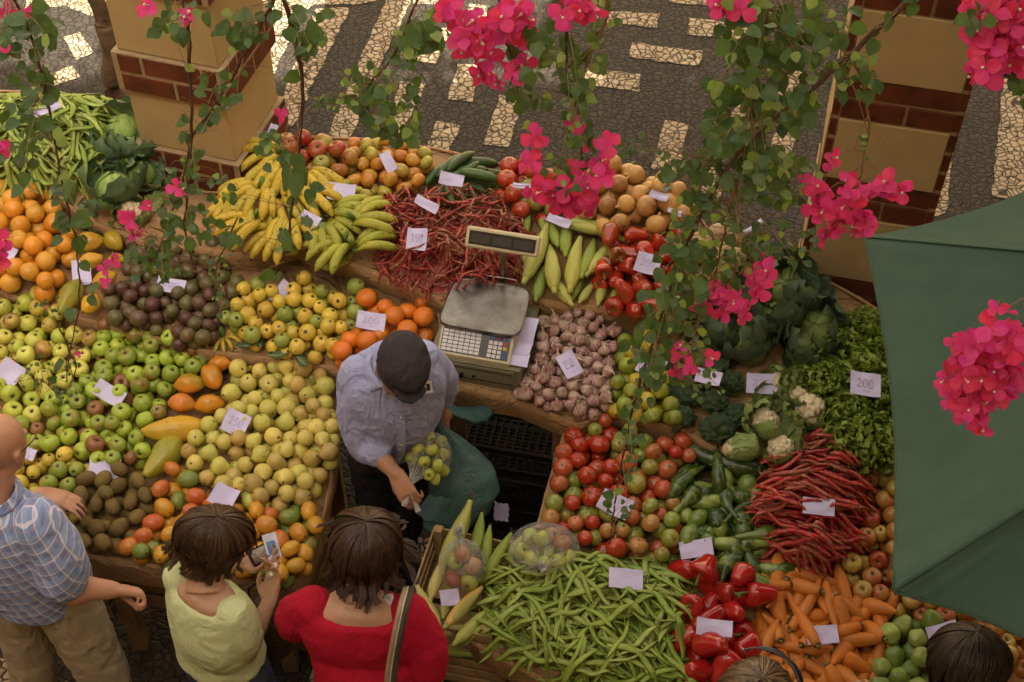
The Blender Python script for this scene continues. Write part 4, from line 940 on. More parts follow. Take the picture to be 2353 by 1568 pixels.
def podpile(noun, cat, name, poly, tier, n_stuff, n_top, L, wd, flat, colf, where, mat, ang, mound=.04, bow=.18, K_=14, stuffname='pods', wave=.0, seg=6, group=None, fill=True):
    us, vs = in_px(poly); cell = .007
    wp = [PS(u, v, tier, mound*.5) for u, v in poly]; x0 = min(p.x for p in wp)-.2; y0 = min(p.y for p in wp)-.2
    NX = int((max(p.x for p in wp)+.2-x0)/cell)+2; NY = int((max(p.y for p in wp)+.2-y0)/cell)+2
    g = np.zeros((NX, NY)); wxy = [(p.x, p.y) for p in wp]
    for i in range(NX):
        for j in range(NY):
            x, y = x0+i*cell, y0+j*cell; e = edist(x, y, wxy) if inpoly(x, y, wxy) else 0; g[i, j] = SZ(tier, y)+mound*min(1, e/.14)*(1+.25*nz((x, y, 0), 6))
    if fill:      # the packed inside of the pile
        fm = MB(); st = 4
        vs_ = []; id_ = {}; fs_ = []
        for i in range(0, NX-st, st):
            for j in range(0, NY-st, st):
                if all(inpoly(x0+(i+a)*cell, y0+(j+b)*cell, wxy) for a in (0, st) for b in (0, st)):
                    q = []
                    for a, b in ((0,0),(st,0),(st,st),(0,st)):
                        k = (i+a, j+b)
                        if k not in id_: id_[k] = len(vs_); vs_.append((x0+k[0]*cell, y0+k[1]*cell, g[k]-.004))
                        q.append(id_[k])
                    fs_.append(tuple(q))
    stuff = MB(); out = []
    for n_ in range(n_stuff+n_top):
        for _ in range(60):
            u, v = random.uniform(min(us), max(us)), random.uniform(min(vs), max(vs))
            if inpoly(u, v, poly): break
        c = PS(u, v, tier, mound*.7); a = ang(u, v); l = random.uniform(*L); bw = random.gauss(0, bow)*l; w_ = wd*random.uniform(.8, 1.15)
        t = Vector((math.cos(a), math.sin(a), 0)); s_ = Vector((-t.y, t.x, 0)); wv = random.uniform(0, 6)
        pts = []; 
        for k in range(K_):
            q = k/(K_-1)-.5; pts.append(c + t*(q*l) + s_*(bw*(1-4*q*q) + wave*math.sin(q*9+wv)))
        hs = []
        for p in pts:
            i, j = int((p.x-x0)/cell), int((p.y-y0)/cell); i = min(max(i, 1), NX-2); j = min(max(j, 1), NY-2); hs.append(float(g[i-1:i+2, j-1:j+2].max()))
        z = np.array(hs); 
        for _ in range(4): z = np.maximum(.35*z[[0]+list(range(K_-1))]+.3*z+.35*z[list(range(1, K_))+[K_-1]], z-.25*w_*flat)
        z = z + w_*flat*.8; rr = [w_*x for x in lerp_list([.12,.55,.85,1,.95,1,.92,1,.96,.85,.5,.1], K_)]
        for k in range(K_): rr[k] *= 1+.06*math.sin(k*2.3+wv)
        pts = [Vector((p.x, p.y, float(zz))) for p, zz in zip(pts, z)]
        for p, zz in zip(pts, z):
            i, j = int((p.x-x0)/cell), int((p.y-y0)/cell); i = min(max(i, 1), NX-2); j = min(max(j, 1), NY-2)
            rad = max(1, int(w_/cell)); sub = g[i-rad:i+rad+1, j-rad:j+rad+1]; np.maximum(sub, zz+w_*flat*.55, out=sub)
        tw0 = random.gauss(0, .28); tws = [tw0+random.gauss(0, .25)*0+.25*math.sin(k*.35+wv) for k in range(K_)]
        if n_ < n_stuff: stuff.tube(pts, rr, seg, 0, flat, tw=tws)
        else:
            m = MB(); cc = pts[K_//2]; m.tube([p-cc for p in pts], rr, seg, 0, flat, tw=tws)
            e = pts[-1]-cc; d = (pts[-1]-pts[-2]).normalized(); m.tube([e-d*.003, e+d*.006, e+d*.011+Vector((0,0,.002))], [.0016,.0011,.0007], 4, 0)
            out.append(dict(me=m.mesh(noun.replace(' ', '_'), mat), p=cc, uv=scr(cc)[:2], col=colf(), pts=pts, n=n_))
    if n_stuff:
        if fill: stuff.add(vs_, fs_)
        o = stuff.build(stuffname, mat); o.color = colf()[0]; tag(o, f'packed mass of {noun}s under the top layer of {where}', cat, None, 'stuff')
    # drop those buried by later ones
    keep = []
    for o in out:
        seen = 0
        for p in o['pts']:
            i, j = int((p.x-x0)/cell), int((p.y-y0)/cell); i = min(max(i, 1), NX-2); j = min(max(j, 1), NY-2)
            if g[i, j] < p.z+wd*flat*1.6: seen += 1
        if seen >= 2 or n_stuff == 0: keep.append(o)
    for o in keep: o['word'] = o['col'][1]
    autolabel(keep, noun, where, 5, 4)
    for o in keep:
        b = new(name, o['me'], None, o['p']); b.color = o['col'][0]; tag(b, o['label'], cat, group or noun+'s in '+where)
    for p_ in [(x0+i*cell, y0+j*cell) for i in range(0, NX, 6) for j in range(0, NY, 6)]:
        if inpoly(p_[0], p_[1], wxy): TOPL.append((p_[0], p_[1], float(g[int((p_[0]-x0)/cell), int((p_[1]-y0)/cell)])-.01, .03))
    return keep
TOPL = []
gb = lambda: (J((.27,.36,.055), .18), 'green') if random.random() < .7 else (J((.36,.43,.10), .12), 'pale green')
podpile('flat bean', 'bean', 'flat_bean', [(1120,1315),(1200,1300),(1330,1285),(1560,1295),(1592,1390),(1580,1450),(1572,1600),(1400,1590),(1250,1540),(1100,1465),(1120,1400)], 1, 330, 270, (.13,.21), .0112, .32, gb, 'the front bean heap', M_gbean,
        lambda u, v: random.gauss(-.35, .75), mound=.05, bow=.08, wave=.003)
podpile('flat bean', 'bean', 'flat_bean', [(-60,235),(80,215),(230,232),(285,262),(262,310),(225,400),(180,425),(60,420),(-60,400)], 3, 260, 90, (.15,.23), .0120, .34, gb, 'the rear left bean heap', M_gbean,
        lambda u, v: random.gauss(-.8, .9), mound=.10, bow=.10, wave=.004)
rb2 = lambda: (J((.36,.025,.028), .25), 'red') if random.random() < .6 else (J((.24,.06,.035), .2), 'brownish red')
rb = lambda: (J((.52,.028,.036), .2), 'red') if random.random() < .7 else (J((.36,.07,.045), .15), 'brownish red')
podpile('borlotti bean', 'bean', 'borlotti_bean', [(850,470),(950,452),(1110,445),(1190,485),(1215,560),(1200,640),(1060,690),(960,660),(880,625),(858,560)], 3, 330, 190, (.08,.13), .0066, .75, rb2, 'the rear borlotti heap', M_rbean,
        lambda u, v: random.gauss(.2, 1.1), mound=.05, bow=.08)
podpile('borlotti bean', 'bean', 'borlotti_bean', [(1740,1090),(1830,1075),(1850,1030),(1900,1040),(1990,1095),(1995,1200),(1955,1300),(1850,1335),(1800,1330),(1735,1240),(1735,1150)], 1, 260, 150, (.11,.165), .0088, .75, rb, 'the right borlotti heap', M_rbean,
        lambda u, v: random.gauss(-.25, .35)+(v-1180)*-.001, mound=.06, bow=.05)
# dry roots and chaff over the onions and the rear borlotti beans
ch = MB()
for _ in range(420):
    u, v, t_ = (random.uniform(1320,1570), random.uniform(400,530), 3) if random.random() < .62 else (random.uniform(1000,1190), random.uniform(440,500), 3)
    h_ = .055 if u > 1300 else .075
    p = PS(u, v, t_, h_+random.uniform(-.01,.012)); a = random.uniform(0, 6.3); l = random.uniform(.015, .05)
    ch.tube([p, p+Vector((math.cos(a)*l*.5, math.sin(a)*l*.5, random.uniform(0,.008))), p+Vector((math.cos(a+.6)*l, math.sin(a+.6)*l, -.004))], [.0012,.001,.0005], 3)
tag(ch.build('dry_roots', plain('dry_roots', (.24,.15,.06), .9, .4, 60, .2), smooth=False), 'dry onion roots and chaff scattered over onions and borlotti beans', 'chaff', None, 'stuff')

# ---- corn
def husk_mat(name, a_, b_):
    n = NT(name); oi = n.n('ObjectInfo'); W = n.math('MULTIPLY', oi.outputs['Random'], 37.0)
    f = n.noise(1.3, 3, .6, vec=n.co(scale=(8, 90, 90)), w=W); f2 = n.noise(7, 2, .5, w=W)
    c = n.mix(n.rng(f, .3, .7), n.mix(1.0, oi.outputs['Color'], a_, 'MULTIPLY'), n.mix(1.0, oi.outputs['Color'], b_, 'MULTIPLY')); c = n.mix(n.rng(f2, .5, .75, 0, .5), c, n.mix(1.0, c, (1.25,1.05,.6), 'MULTIPLY'))
    n.bump(f, .5, .004); return n.fin(c, .5, .35)
M_husk = husk_mat('corn_husk', (.75,.85,.7), (1.15,1.1,1.2)); M_silk = plain('corn_silk', (.12,.06,.025), .8, .4, 80, .3); M_kern = plain('corn_kernels', (.62,.38,.07), .3, .12, 60, .1, .5)
def mk_corn(i, L=.23, openk=False):
    m = MB(); n_ = 24; pts = crv([(-L/2, 0, 0), (-L*.2, .004*i, .003), (L*.2, .008*(i-1), .004), (L/2, .012*(i-1), 0)], n_)
    rr = lerp_list([.010,.020,.025,.0265,.027,.026,.024,.020,.015,.011,.008], n_); seg = 36 if not openk else 28
    if not openk:
        m.tube(pts, rr, seg); vs = []
        for k, v in enumerate(m.v):
            a = 2*PI*(k % seg)/seg; c = pts[min(k//seg, n_-1)]; s_ = 1+.06*(abs(math.sin(2.5*a+i+k//seg*.06))-.5)+.02*math.sin(13*a); vs.append(tuple(c+(Vector(v)-c)*s_))
        m.v = vs
    else:
        seg = 42; n2 = 66; p2 = crv([(-L/2, 0, 0), (0, .002, .002), (L*.42, 0, 0)], n2); m.tube(p2, lerp_list([.012,.020,.0225,.0225,.021,.018,.013,.006], n2), seg, 2); vs = []
        for k, v in enumerate(m.v):
            a = 2*PI*(k % seg)/seg; j = k//seg; c = p2[min(j, n2-1)]; s_ = 1+.07*abs(math.cos(7*a))*abs(math.sin(j*PI/2.4+.4)); vs.append(tuple(c+(Vector(v)-c)*s_))
        m.v = vs
    for q in range(6 if not openk else 7):                # outer husk leaves, peeling at the tip
        a = 2*PI*q/6+i*.4 + (.0 if not openk else 1.0); 
        if openk and 0.3 < (a % (2*PI)) < 2.2: continue
        peel = random.uniform(.0, .03) if not openk else random.uniform(.01, .03); L2 = L*random.uniform(.75, 1.12)
        def f(s, t, a=a, peel=peel, L2=L2):
            x = -L/2+L2*t; k = min(n_-1, int(t*(n_-1))); r = rr[k]*1.04+.001+peel*max(0, t-.6)**1.3*2; w_ = (.75*math.sin(PI*min(1, t*1.1+.12))**.6)*(1-.75*max(0,t-.55)/.45)
            b = a+(s-.5)*w_*1.5; cz = pts[k]; return (x, cz.y+r*math.cos(b), cz.z+r*math.sin(b))
        m.grid(f, 4, 14)
    e = pts[-1]
    for q in range(14): 
        a = random.uniform(0, 6.3); m.tube([e-Vector((.012,0,0)), e+Vector((.008, .004*math.cos(a), .004*math.sin(a))), e+Vector((random.uniform(.012,.03), .014*math.cos(a), .012*math.sin(a)))], [.0012,.001,.0005], 3, 1)
    m.tube([pts[0]-Vector((.022,0,0)), pts[0]-Vector((.006,0,0)), pts[0]], [.009,.0105,.012], 10)
    return m.mesh('corn_cob', [M_husk, M_silk, M_kern])
CORN = [mk_corn(0), mk_corn(1, .21), mk_corn(2, .25)]; CORN_OPEN = mk_corn(1, .22, True)
YG = (.46,.46,.12,1); GG = (.27,.34,.06,1); CY = (.60,.50,.19,1)
# (u, v, direction in which the tip points, mesh, size, colour, height, what it looks like)
CB = [(1232,580,72,2,1.0,YG,.06,'big pale corn cob right beside the scale display, tip up'),(1265,610,95,0,.95,YG,.06,'pale corn cob second from the scale display'),(1322,605,80,0,.95,YG,.06,'pale corn cob in the middle of the rear corn'),
 (1352,590,75,1,.85,GG,.055,'green corn cob right of the middle one in the rear corn'),(1385,590,55,1,.85,YG,.06,'corn cob slanting towards the rear red peppers'),(1300,545,88,1,.8,GG,.045,'green corn cob in shadow behind the rear row'),
 (1270,530,100,1,.7,GG,.05,'short green corn cob under the curled card'),(1330,520,160,1,.75,YG,.08,'pale corn cob lying crosswise at the back'),(1365,528,155,2,.85,GG,.07,'green corn cob pointing at the onions'),
 (1215,590,60,1,.8,YG,.03,'corn cob half hidden by the scale post'),(1240,648,80,1,.72,GG,.03,'green corn cob hanging low beside the scale tray'),(1280,655,118,0,.8,YG,.03,'yellow corn cob pointing down at the garlic'),
 (1330,655,70,1,.55,GG,.02,'small green corn cob in the front row, left'),(1352,670,60,1,.55,YG,.02,'small corn cob in the front row, centre'),(1385,665,75,1,.62,YG,.02,'stubby corn cob in the front row beside the peppers'),(1412,680,80,1,.5,YG,.02,'smallest corn cob at the lower right of the rear corn'),
 (1212,512,85,1,.5,GG,.05,'short fat green corn cob behind the scale display'),(1245,505,95,1,.5,GG,.05,'short green corn cob under the rear tomatoes')]
for u, v, d, mi, s, col, h_, lab in CB:
    single('corn cob', 'corn', u, v, 3, h_, CORN[mi], col, lab, rotz(d, random.uniform(-6,6), random.uniform(0,360)), s*1.2, .03, 'corn cobs beside the scale', 'corn_cob')
cratep = PS(1062, 1330, 1)
wood_crate((cratep.x+.0, cratep.y-.02, cratep.z-.17), (0,0,R(-14)), .34, .42, .20, 'pale pine crate of corn cobs standing at the front corner of the beans', M_wood, 3)
wood_crate((cratep.x+.02, cratep.y-.02, .33), (0,0,R(-12)), .36, .42, .20, 'pine crate below the corn crate, a loose cob poking out', M_wood, 3)
wood_crate((cratep.x+.02, cratep.y-.02, .09), (0,0,R(-14)), .36, .42, .20, 'lowest pine crate of the stack under the corn', M_wood_old, 3)
CF = [(1050,1232,62,2,1.15,YG,.10,30,'long corn cob standing up out of the crate towards the blue bag'),(1008,1320,75,0,.85,CY,.05,8,'pale corn cob along the left wall of the crate'),(985,1400,110,0,1.0,CY,.05,0,'pale corn cob with frayed husk at the front left of the crate'),
 (1030,1370,80,1,.8,YG,.03,0,'green corn cob under the tied bag in the crate'),(1098,1225,80,1,.8,GG,.05,12,'green corn cob behind the tied bag in the crate'),(1122,1250,85,1,.7,GG,.05,12,'corn cob standing behind the bag, next to the tuft of silk'),
 (1145,1275,66,0,.85,GG,.07,10,'bright green corn cob leaning right out of the crate'),(1178,1262,50,1,.7,YG,.05,14,'corn cob between the crate and the round bag'),(1085,1438,50,1,.85,YG,.05,0,'pale corn cob at the front right of the crate, tip up'),
 (1090,1250,75,1,.6,YG,.03,10,'small corn cob with dark silk at the back of the crate'),(1040,1448,10,1,.7,CY,.02,0,'pale corn cob lying across the front wall of the crate')]
for u, v, d, mi, s, col, h_, tl, lab in CF:
    single('corn cob', 'corn', u, v, 1, h_, CORN[mi], col, lab, rotz(d, -tl, random.uniform(0,360)), s, .026, 'corn cobs in the pine crate', 'corn_cob')
single('corn cob', 'corn', 1072, 1388, 1, .085, CORN_OPEN, (.42,.38,.12,1), 'peeled corn cob showing yellow kernels, lying on top of the crate', (Matrix.Rotation(R(52), 3, 'Z') @ Matrix.Rotation(R(-12), 3, 'X')).to_euler(), 1.0, .026, 'corn cobs in the pine crate', 'corn_cob')
single('corn cob', 'corn', 1040, 1498, 1, -.10, CORN[1], GG, 'green corn cob poking out below the corn crate', rotz(-8), .8, .026, None, 'corn_cob')

# ---- leafy things
def lm(name, cols, rough=.5, trans=.12, sc=30, bump=.4):
    n = NT(name); oi = n.n('ObjectInfo'); W = n.math('MULTIPLY', oi.outputs['Random'], 17.0)
    gi = n.n('NewGeometry'); c = n.mix(n.rng(n.noise(sc, 4, .65, w=W), .3, .7), cols[0], cols[1]); c = n.mix(n.math('MULTIPLY', gi.outputs['Random Per Island'], .35), c, cols[2])
    c = n.mix(1.0, c, oi.outputs['Color'], 'MULTIPLY'); n.bump(n.noise(sc*2.5, 4, .65, w=W), bump, .004); m = n.fin(c, rough, .35)
    if trans:
        tr = n.n('BsdfTranslucent'); n.inp(tr.inputs[0], c); ms = n.n('MixShader'); ms.inputs[0].default_value = trans; n.l(n.b.outputs[0], ms.inputs[1]); n.l(tr.outputs[0], ms.inputs[2]); n.l(ms.outputs[0], n.o.inputs[0])
    return m
M_cabo = lm('cabbage_outer_leaf', ((.045,.078,.036), (.085,.13,.066), (.13,.17,.10))); M_cabi = lm('cabbage_heart', ((.18,.25,.06), (.26,.33,.09), (.20,.26,.08)))
M_vein = plain('pale_leaf_vein', (.22,.28,.14), .5, .2, 40, .1)
M_cauli = lm('cauliflower_curd', ((.68,.56,.34), (.78,.68,.46), (.66,.54,.32)), .7, 0, 60, .6); M_cleaf = lm('cauliflower_leaf', ((.16,.25,.06), (.28,.37,.11), (.36,.42,.17)))
M_broc = lm('broccoli_florets', ((.026,.046,.018), (.055,.085,.032), (.03,.055,.025)), .8, 0, 170, 1.0); M_bst = plain('broccoli_stalk', (.10,.16,.06), .6, .2, 40, .2)
M_lett = lm('curly_lettuce_leaf', ((.14,.25,.02), (.26,.37,.04), (.40,.46,.10)), .45, .25, 40, .4)
def leafsheet(m, M, L, W_, cup, wave, wn, mi, nu=12, nv=14, veins=True, base=.25, ph=0, frill=0):
    def f(s, t):
        w_ = W_*(base+(1-base)*math.sin(PI*min(1, .08+t*.8))**.8)*(1 if t < .85 else math.sqrt(max(0, 1-((t-.85)/.17)**2))*.9+.1)
        q = (s-.5)*2; y = L*t; x = q*w_; edge = max(abs(q)**3, max(0, (t-.75)*3)); 
        z = cup*(q*q*.7*W_ + (t-.35)**2*L*1.2) + wave*edge*math.sin(wn*t*6+q*wn+ph+q*3) + frill*edge*math.sin(t*47+q*31+ph*3)
        return Vector((x+wave*.5*edge*math.cos(wn*t*7+ph), y, z))
    m.grid(lambda s, t: M @ f(s, t), nu, nv, mi)
    if veins:
        m.tube([M @ (f(.5, t)+Vector((0,0,.0005))) for t in [k/9*.95 for k in range(10)]], lerp_list([.005,.003,.0012], 10), 4, 2, .5)
        for k in range(4):
            for sd in (-1, 1):
                t0 = .12+.18*k; m.tube([M @ (f(.5+sd*.42*q, min(.97, t0+.28*q))+Vector((0,0,.0004))) for q in (0,.25,.5,.75,1)], [.0022,.0017,.0013,.0009,.0005], 3, 2, .5)
def mk_cabbage(i, R_=.075, nl=8, out=1.0):
    rs = random.Random(i*7+1); m = MB()
    m.lathe([(a*R_, b*R_*.92) for a, b in prof(SPH, 15)], 20, 1, None, lump(R_, .10, 1.2, i))
    for k in range(3):     # wrapped heart leaves
        a = k*2.1+i; M = Matrix.Rotation(a, 4, 'Z')
        m.grid(lambda s, t, M=M: M @ (Vector((math.sin((s-.5)*2.0)*math.cos(-.5+t*1.9), math.cos((s-.5)*2.0)*math.cos(-.5+t*1.9), math.sin(-.5+t*1.9)))*(R_*1.035+.003*math.sin(s*9+k))), 10, 10, 1)
        m.tube([M @ (Vector((0, math.cos(-.4+t*1.7), math.sin(-.4+t*1.7)))*(R_*1.05)) for t in (0,.2,.4,.6,.8,1)], [.004,.003,.0024,.0018,.0013,.0008], 5, 2)
    for k in range(nl):
        a = k*2*PI/nl*1.0+rs.uniform(-.3,.3); el = rs.uniform(.05, .75) if k % 2 else rs.uniform(.5, 1.05)
        M = Matrix.Rotation(a, 4, 'Z') @ Matrix.Translation((0, R_*.45, -R_*.6)) @ Matrix.Rotation(el, 4, 'X')
        leafsheet(m, M, R_*rs.uniform(1.9, 2.5)*out, R_*rs.uniform(.95, 1.3)*out, .55, .010, 3.1, 0, ph=rs.uniform(0, 6))
    return m.mesh('cabbage', [M_cabo, M_cabi, M_vein])
CAB = [mk_cabbage(i) for i in range(3)]
CABS = [(283,300,3,.07,0,.95,(.35,-.2,.3),'upright cabbage with a pale heart beside the rear left beans'),(250,345,3,.05,1,.9,(.1,.3,1),'dark cabbage leaves spilling next to the rear left beans'),(300,350,3,.05,2,.85,(.5,.2,2),'cabbage against the foot of the left pillar'),(262,438,3,.045,2,1.05,(.25,-.1,3.4),'big round veined cabbage above the papayas'),
 (200,505,2,.05,1,.6,(.9,.2,2),'small dark cabbage leaf head behind the papayas'),(325,400,3,.03,0,.75,(.7,-.3,1),'shadowed cabbage between the round cabbage and the left pillar'),
 (1800,660,2,.13,0,1.05,(.45,-.3,.6),'tall dark cabbage behind the pink blossoms on the right'),(1835,690,2,.11,1,.95,(.4,.1,2),'cabbage with yellow heart beside the right pillar'),(1770,735,2,.09,2,1.0,(.6,-.2,3),'wide open dark cabbage above the broccoli'),(1725,795,2,.06,0,1.05,(.5,.1,4),'cabbage with yellowish heart just above the cauliflower'),
 (1880,760,2,.07,1,1.15,(.5,.4,5),'cabbage with large pointed leaves beside the lettuce'),(1840,800,2,.05,2,.9,(.6,.2,1),'low dark cabbage between cauliflower and lettuce'),(1640,770,2,.05,1,.95,(.5,-.2,2.2),'dark cabbage half hidden by hanging leaves'),(1600,820,2,.05,0,.8,(.6,-.2,1.2),'small dark cabbage above the broccoli at the left'),(1690,690,2,.09,2,.95,(.5,-.2,2.9),'cabbage furthest left behind the blossoms'),(1760,610,2,.12,1,.9,(.5,-.2,2.9),'rearmost cabbage under the hanging vine')]
for u, v, t, h_, mi, s, ro, lab in CABS:
    single('cabbage', 'cabbage', u, v, t, h_, CAB[mi], ((1.7,1.75,1.7,1) if u < 400 else (1,1,1,1)), lab, Euler(ro), s, .07, 'cabbages')
def curd(m, R_, mi, amp, sc, seg=44, rings=26, flat=.8, o=0):
    vs = []; n0 = len(m.v)
    def f(s, t):
        th = t*PI*.62; ph_ = s*2*PI; d = Vector((math.sin(th)*math.cos(ph_), math.sin(th)*math.sin(ph_), math.cos(th)))
        v1 = mnoise.voronoi(d*sc+Vector((o,o,o)))[0]; v2 = mnoise.voronoi(d*sc*3+Vector((o,1,2)))[0]
        k = 1 - amp*min(1, v1[0]*1.1)**1.5 - amp*.3*v2[0] + .05*nz(d, 1.2, o); q = d*R_*k; q.z *= flat; return q
    m.grid(f, seg, rings, mi)
def mk_broc(i, R_=.07):
    m = MB(); curd(m, R_, 0, .34, 2.0, 64, 34, .8, i*3.3)
    m.lathe([(R_*.85, .0), (R_*.5, -.02), (R_*.3, -.05), (R_*.3, -.09)], 12, 1)
    return m.mesh('broccoli', [M_broc, M_bst])
def mk_cauli(i, R_=.07):
    rs = random.Random(i+3); m = MB(); curd(m, R_, 0, .26, 2.4, 70, 38, .85, i*2.1+1)
    for k in range(9):
        a = k*.7+rs.uniform(-.2,.2); M = Matrix.Rotation(a, 4, 'Z') @ Matrix.Translation((0, R_*.80, -R_*.60)) @ Matrix.Rotation(rs.uniform(.15, 1.15), 4, 'X')
        leafsheet(m, M, R_*rs.uniform(1.0, 1.9), R_*rs.uniform(.45,.75), .6, .008, 3.6, 1, 8, 10, True, .35, rs.uniform(0, 6))
    return m.mesh('cauliflower', [M_cauli, M_cleaf, plain('white_rib', (.42,.45,.26), .5, .15, 40, .1)])
BROC = [mk_broc(i) for i in range(3)]; CAUL = [mk_cauli(i) for i in range(3)]
for i, (u, v, s, lab) in enumerate(((1528,900,.85,'broccoli head furthest left beside the citrus'),(1578,905,1.0,'broccoli head second from left, under leaf tips'),(1572,958,.85,'small broccoli head below the second one'),(1640,925,1.0,'round broccoli head in the middle of the group'),
    (1648,985,1.15,'largest broccoli head at the front beside the marrow'),(1690,955,.95,'broccoli head next to the lower left cauliflower'),(1680,880,.9,'broccoli head below the cabbages, upper right'),(1620,865,.75,'broccoli head partly under the curled price card'),(1540,850,.7,'dark broccoli head at the back left'))):
    single('broccoli', 'broccoli', u, v, 2, .055, BROC[i % 3], (1,1,1,1), lab, Euler((random.uniform(.1,.6), random.uniform(-.3,.3), i)), s, .06*s, 'broccoli heads')
for i, (u, v, s, ro, lab) in enumerate(((1862,940,1.1,(.45,.2,.3),'largest cauliflower with one green leaf over it'),(1758,972,1.0,(.5,-.4,2),'cauliflower next to the broccoli, leaf folded over its top'),(1835,905,.8,(.2,.5,1.4),'small cauliflower behind the largest one'),(1795,1030,.85,(.6,.1,5),'leafy cauliflower above the right borlotti beans'),(1790,880,.75,(.9,.1,5),'cauliflower mostly covered by leaves at the back'))):
    single('cauliflower', 'cauliflower', u, v, 2, .055, CAUL[i % 3], (1,1,1,1), lab, Euler(ro), s, .06*s, 'cauliflowers')
m = MB(); rs = random.Random(5); m.lathe([(a*.045, b*.06) for a, b in prof(SPH, 12)], 14, 1, None, lump(.05, .1, 1.2, 3))
for k in range(9): leafsheet(m, Matrix.Rotation(k*.75, 4, 'Z') @ Matrix.Translation((0, .030, -.055)) @ Matrix.Rotation(1.25, 4, 'X'), .125, .042, .5, .006, 3, 0, 8, 10, True, .4, k)
PACK = m.mesh('wrapped_cauliflower', [M_cleaf, M_cauli, plain('white_rib', (.42,.45,.26))])
single('cauliflower', 'cauliflower', 1697, 1030, 2, .045, PACK, (1,1,1,1), 'cauliflower wrapped in its striped leaves above the marrow', Euler((.2, 1.2, .2)), 1.05, .06, 'cauliflowers')
single('cauliflower', 'cauliflower', 298, 488, 3, .02, CAUL[1], (1,1,1,1), 'white cauliflower among cabbage leaves near the left pillar', Euler((.2,-.2,1)), .9, .06, 'cauliflowers')
def mk_lettuce(i, R_=.11):
    rs = random.Random(i+30); m = MB()
    for k in range(26):
        a = k*2.4+i; el = .12+1.25*(k/26) + rs.uniform(-.1,.1); L = R_*(1.15-.3*k/26)*rs.uniform(.85,1.1)
        M = Matrix.Rotation(a, 4, 'Z') @ Matrix.Translation((0, .012, -.03+.035*k/26)) @ Matrix.Rotation(el, 4, 'X')
        leafsheet(m, M, L, R_*.42, .35, .016, 5.2, 0, 20, 22, False, .25, rs.uniform(0, 6), frill=.006)
        m.tube([M @ Vector((0, L*t, .35*((t-.35)**2*L*1.2)+.001)) for t in (0,.2,.4,.6,.8)], [.0045,.0035,.0025,.0016,.0008], 4, 1, .6)
    return m.mesh('curly_lettuce', [M_lett, plain('lettuce_rib', (.36,.42,.16), .4, .15, 40, .1)])
LET = [mk_lettuce(i) for i in range(3)]
for i, (u, v, s, ro, lab) in enumerate(((1890,880,1.0,(.5,-.2,0),'curly lettuce with a pale rib beside the cabbage leaves'),(1965,850,1.15,(.5,.3,1),'curly lettuce with yellowish frills at the parasol edge'),(1990,770,1.1,(.6,.2,2),'rearmost curly lettuce below the right pillar'),
   (2030,920,1.0,(.4,.4,3),'curly lettuce half under the parasol'),(1950,960,1.0,(.4,0,4),'curly lettuce directly below its price card'),(1960,1020,1.2,(.55,.1,5),'largest bright green curly lettuce at the front'),(2030,1020,1.1,(.5,.3,.5),'curly lettuce at the front right beside the apples'),(1925,800,1.0,(.5,.1,1.5),'curly lettuce between cabbage leaves at the back'),(2040,830,1.0,(.5,.3,2.5),'curly lettuce touching the parasol edge'))):
    single('curly lettuce', 'lettuce', u, v, 2, .06, LET[i % 3], (1.05,1.05,1.1,1), lab, Euler(ro), s, .09, 'curly lettuces')
# guava leaves lying about
def mk_gleaf(L=.07):
    m = MB(); leafsheet(m, Matrix.Identity(4), L, L*.26, .4, .003, 3, 0, 8, 12, True, .1); return m.mesh('leaf', [lm('guava_leaf', ((.035,.07,.02), (.06,.11,.03), (.05,.09,.02)), .4, .1, 40), M_cabo, M_vein])
GL = mk_gleaf()
for i, (u, v, d, lab) in enumerate(((600,800,30,'left one of the dark leaves lying on the guavas'),(618,818,-80,'leaf pointing down among the dark leaves on the guavas'),(588,790,110,'short leaf over the lowest guavas'),(688,795,50,'leaf under the guavas beside the clementines, upper'),(684,822,-140,'leaf beside the clementines, lower'),(1097,1150,40,'green leaf scrap on the paper below the scale'))):
    if i == 5: u, v = 1063, 862
    p = PS(u, v, 2, .05 if i < 5 else .012); o = new('fallen_leaf', GL, None, p, (random.uniform(-.2,.3), .15, R(d)), 1.15 if i < 5 else .5); tag(o, lab, 'leaf', 'fallen leaves')
# ================================================================ PRICE CARDS
TOP = np.array(ALL + [(a[0], a[1], a[2]-.02, .03) for a in TOPL])
M_cardp = plain('lavender_paper', (.60,.55,.80), .7, .06, 12, .12, .2); M_ink = plain('pencil_marks', (.26,.24,.36), .8, .2, 60, 0)
DG = {'0': [[(.5,1),(.15,.8),(.05,.45),(.2,.08),(.5,0),(.85,.15),(.95,.5),(.8,.88),(.5,1)]], '1': [[(.2,.7),(.6,1),(.55,0)]], '2': [[(.1,.75),(.35,1),(.75,.95),(.85,.65),(.45,.3),(.05,.02),(.45,.08),(.95,.02)]],
      '3': [[(.1,.9),(.5,1),(.8,.78),(.45,.52),(.85,.3),(.55,.0),(.08,.1)]], '5': [[(.85,1),(.25,.98),(.2,.55),(.6,.6),(.85,.3),(.55,0),(.1,.08)]], '8': [[(.5,.52),(.15,.78),(.5,1),(.85,.78),(.5,.52),(.1,.25),(.5,0),(.9,.25),(.5,.52)]], ',': [[(.5,.12),(.35,-.15)]]}
def on_heap(u, v, t):
    for k in range(40):
        h_ = .005+.006*k; p = PS(u, v, t, h_); tz = top_at(p.x, p.y, .02)
        if tz is None or p.z >= tz+.004: return p
    return p
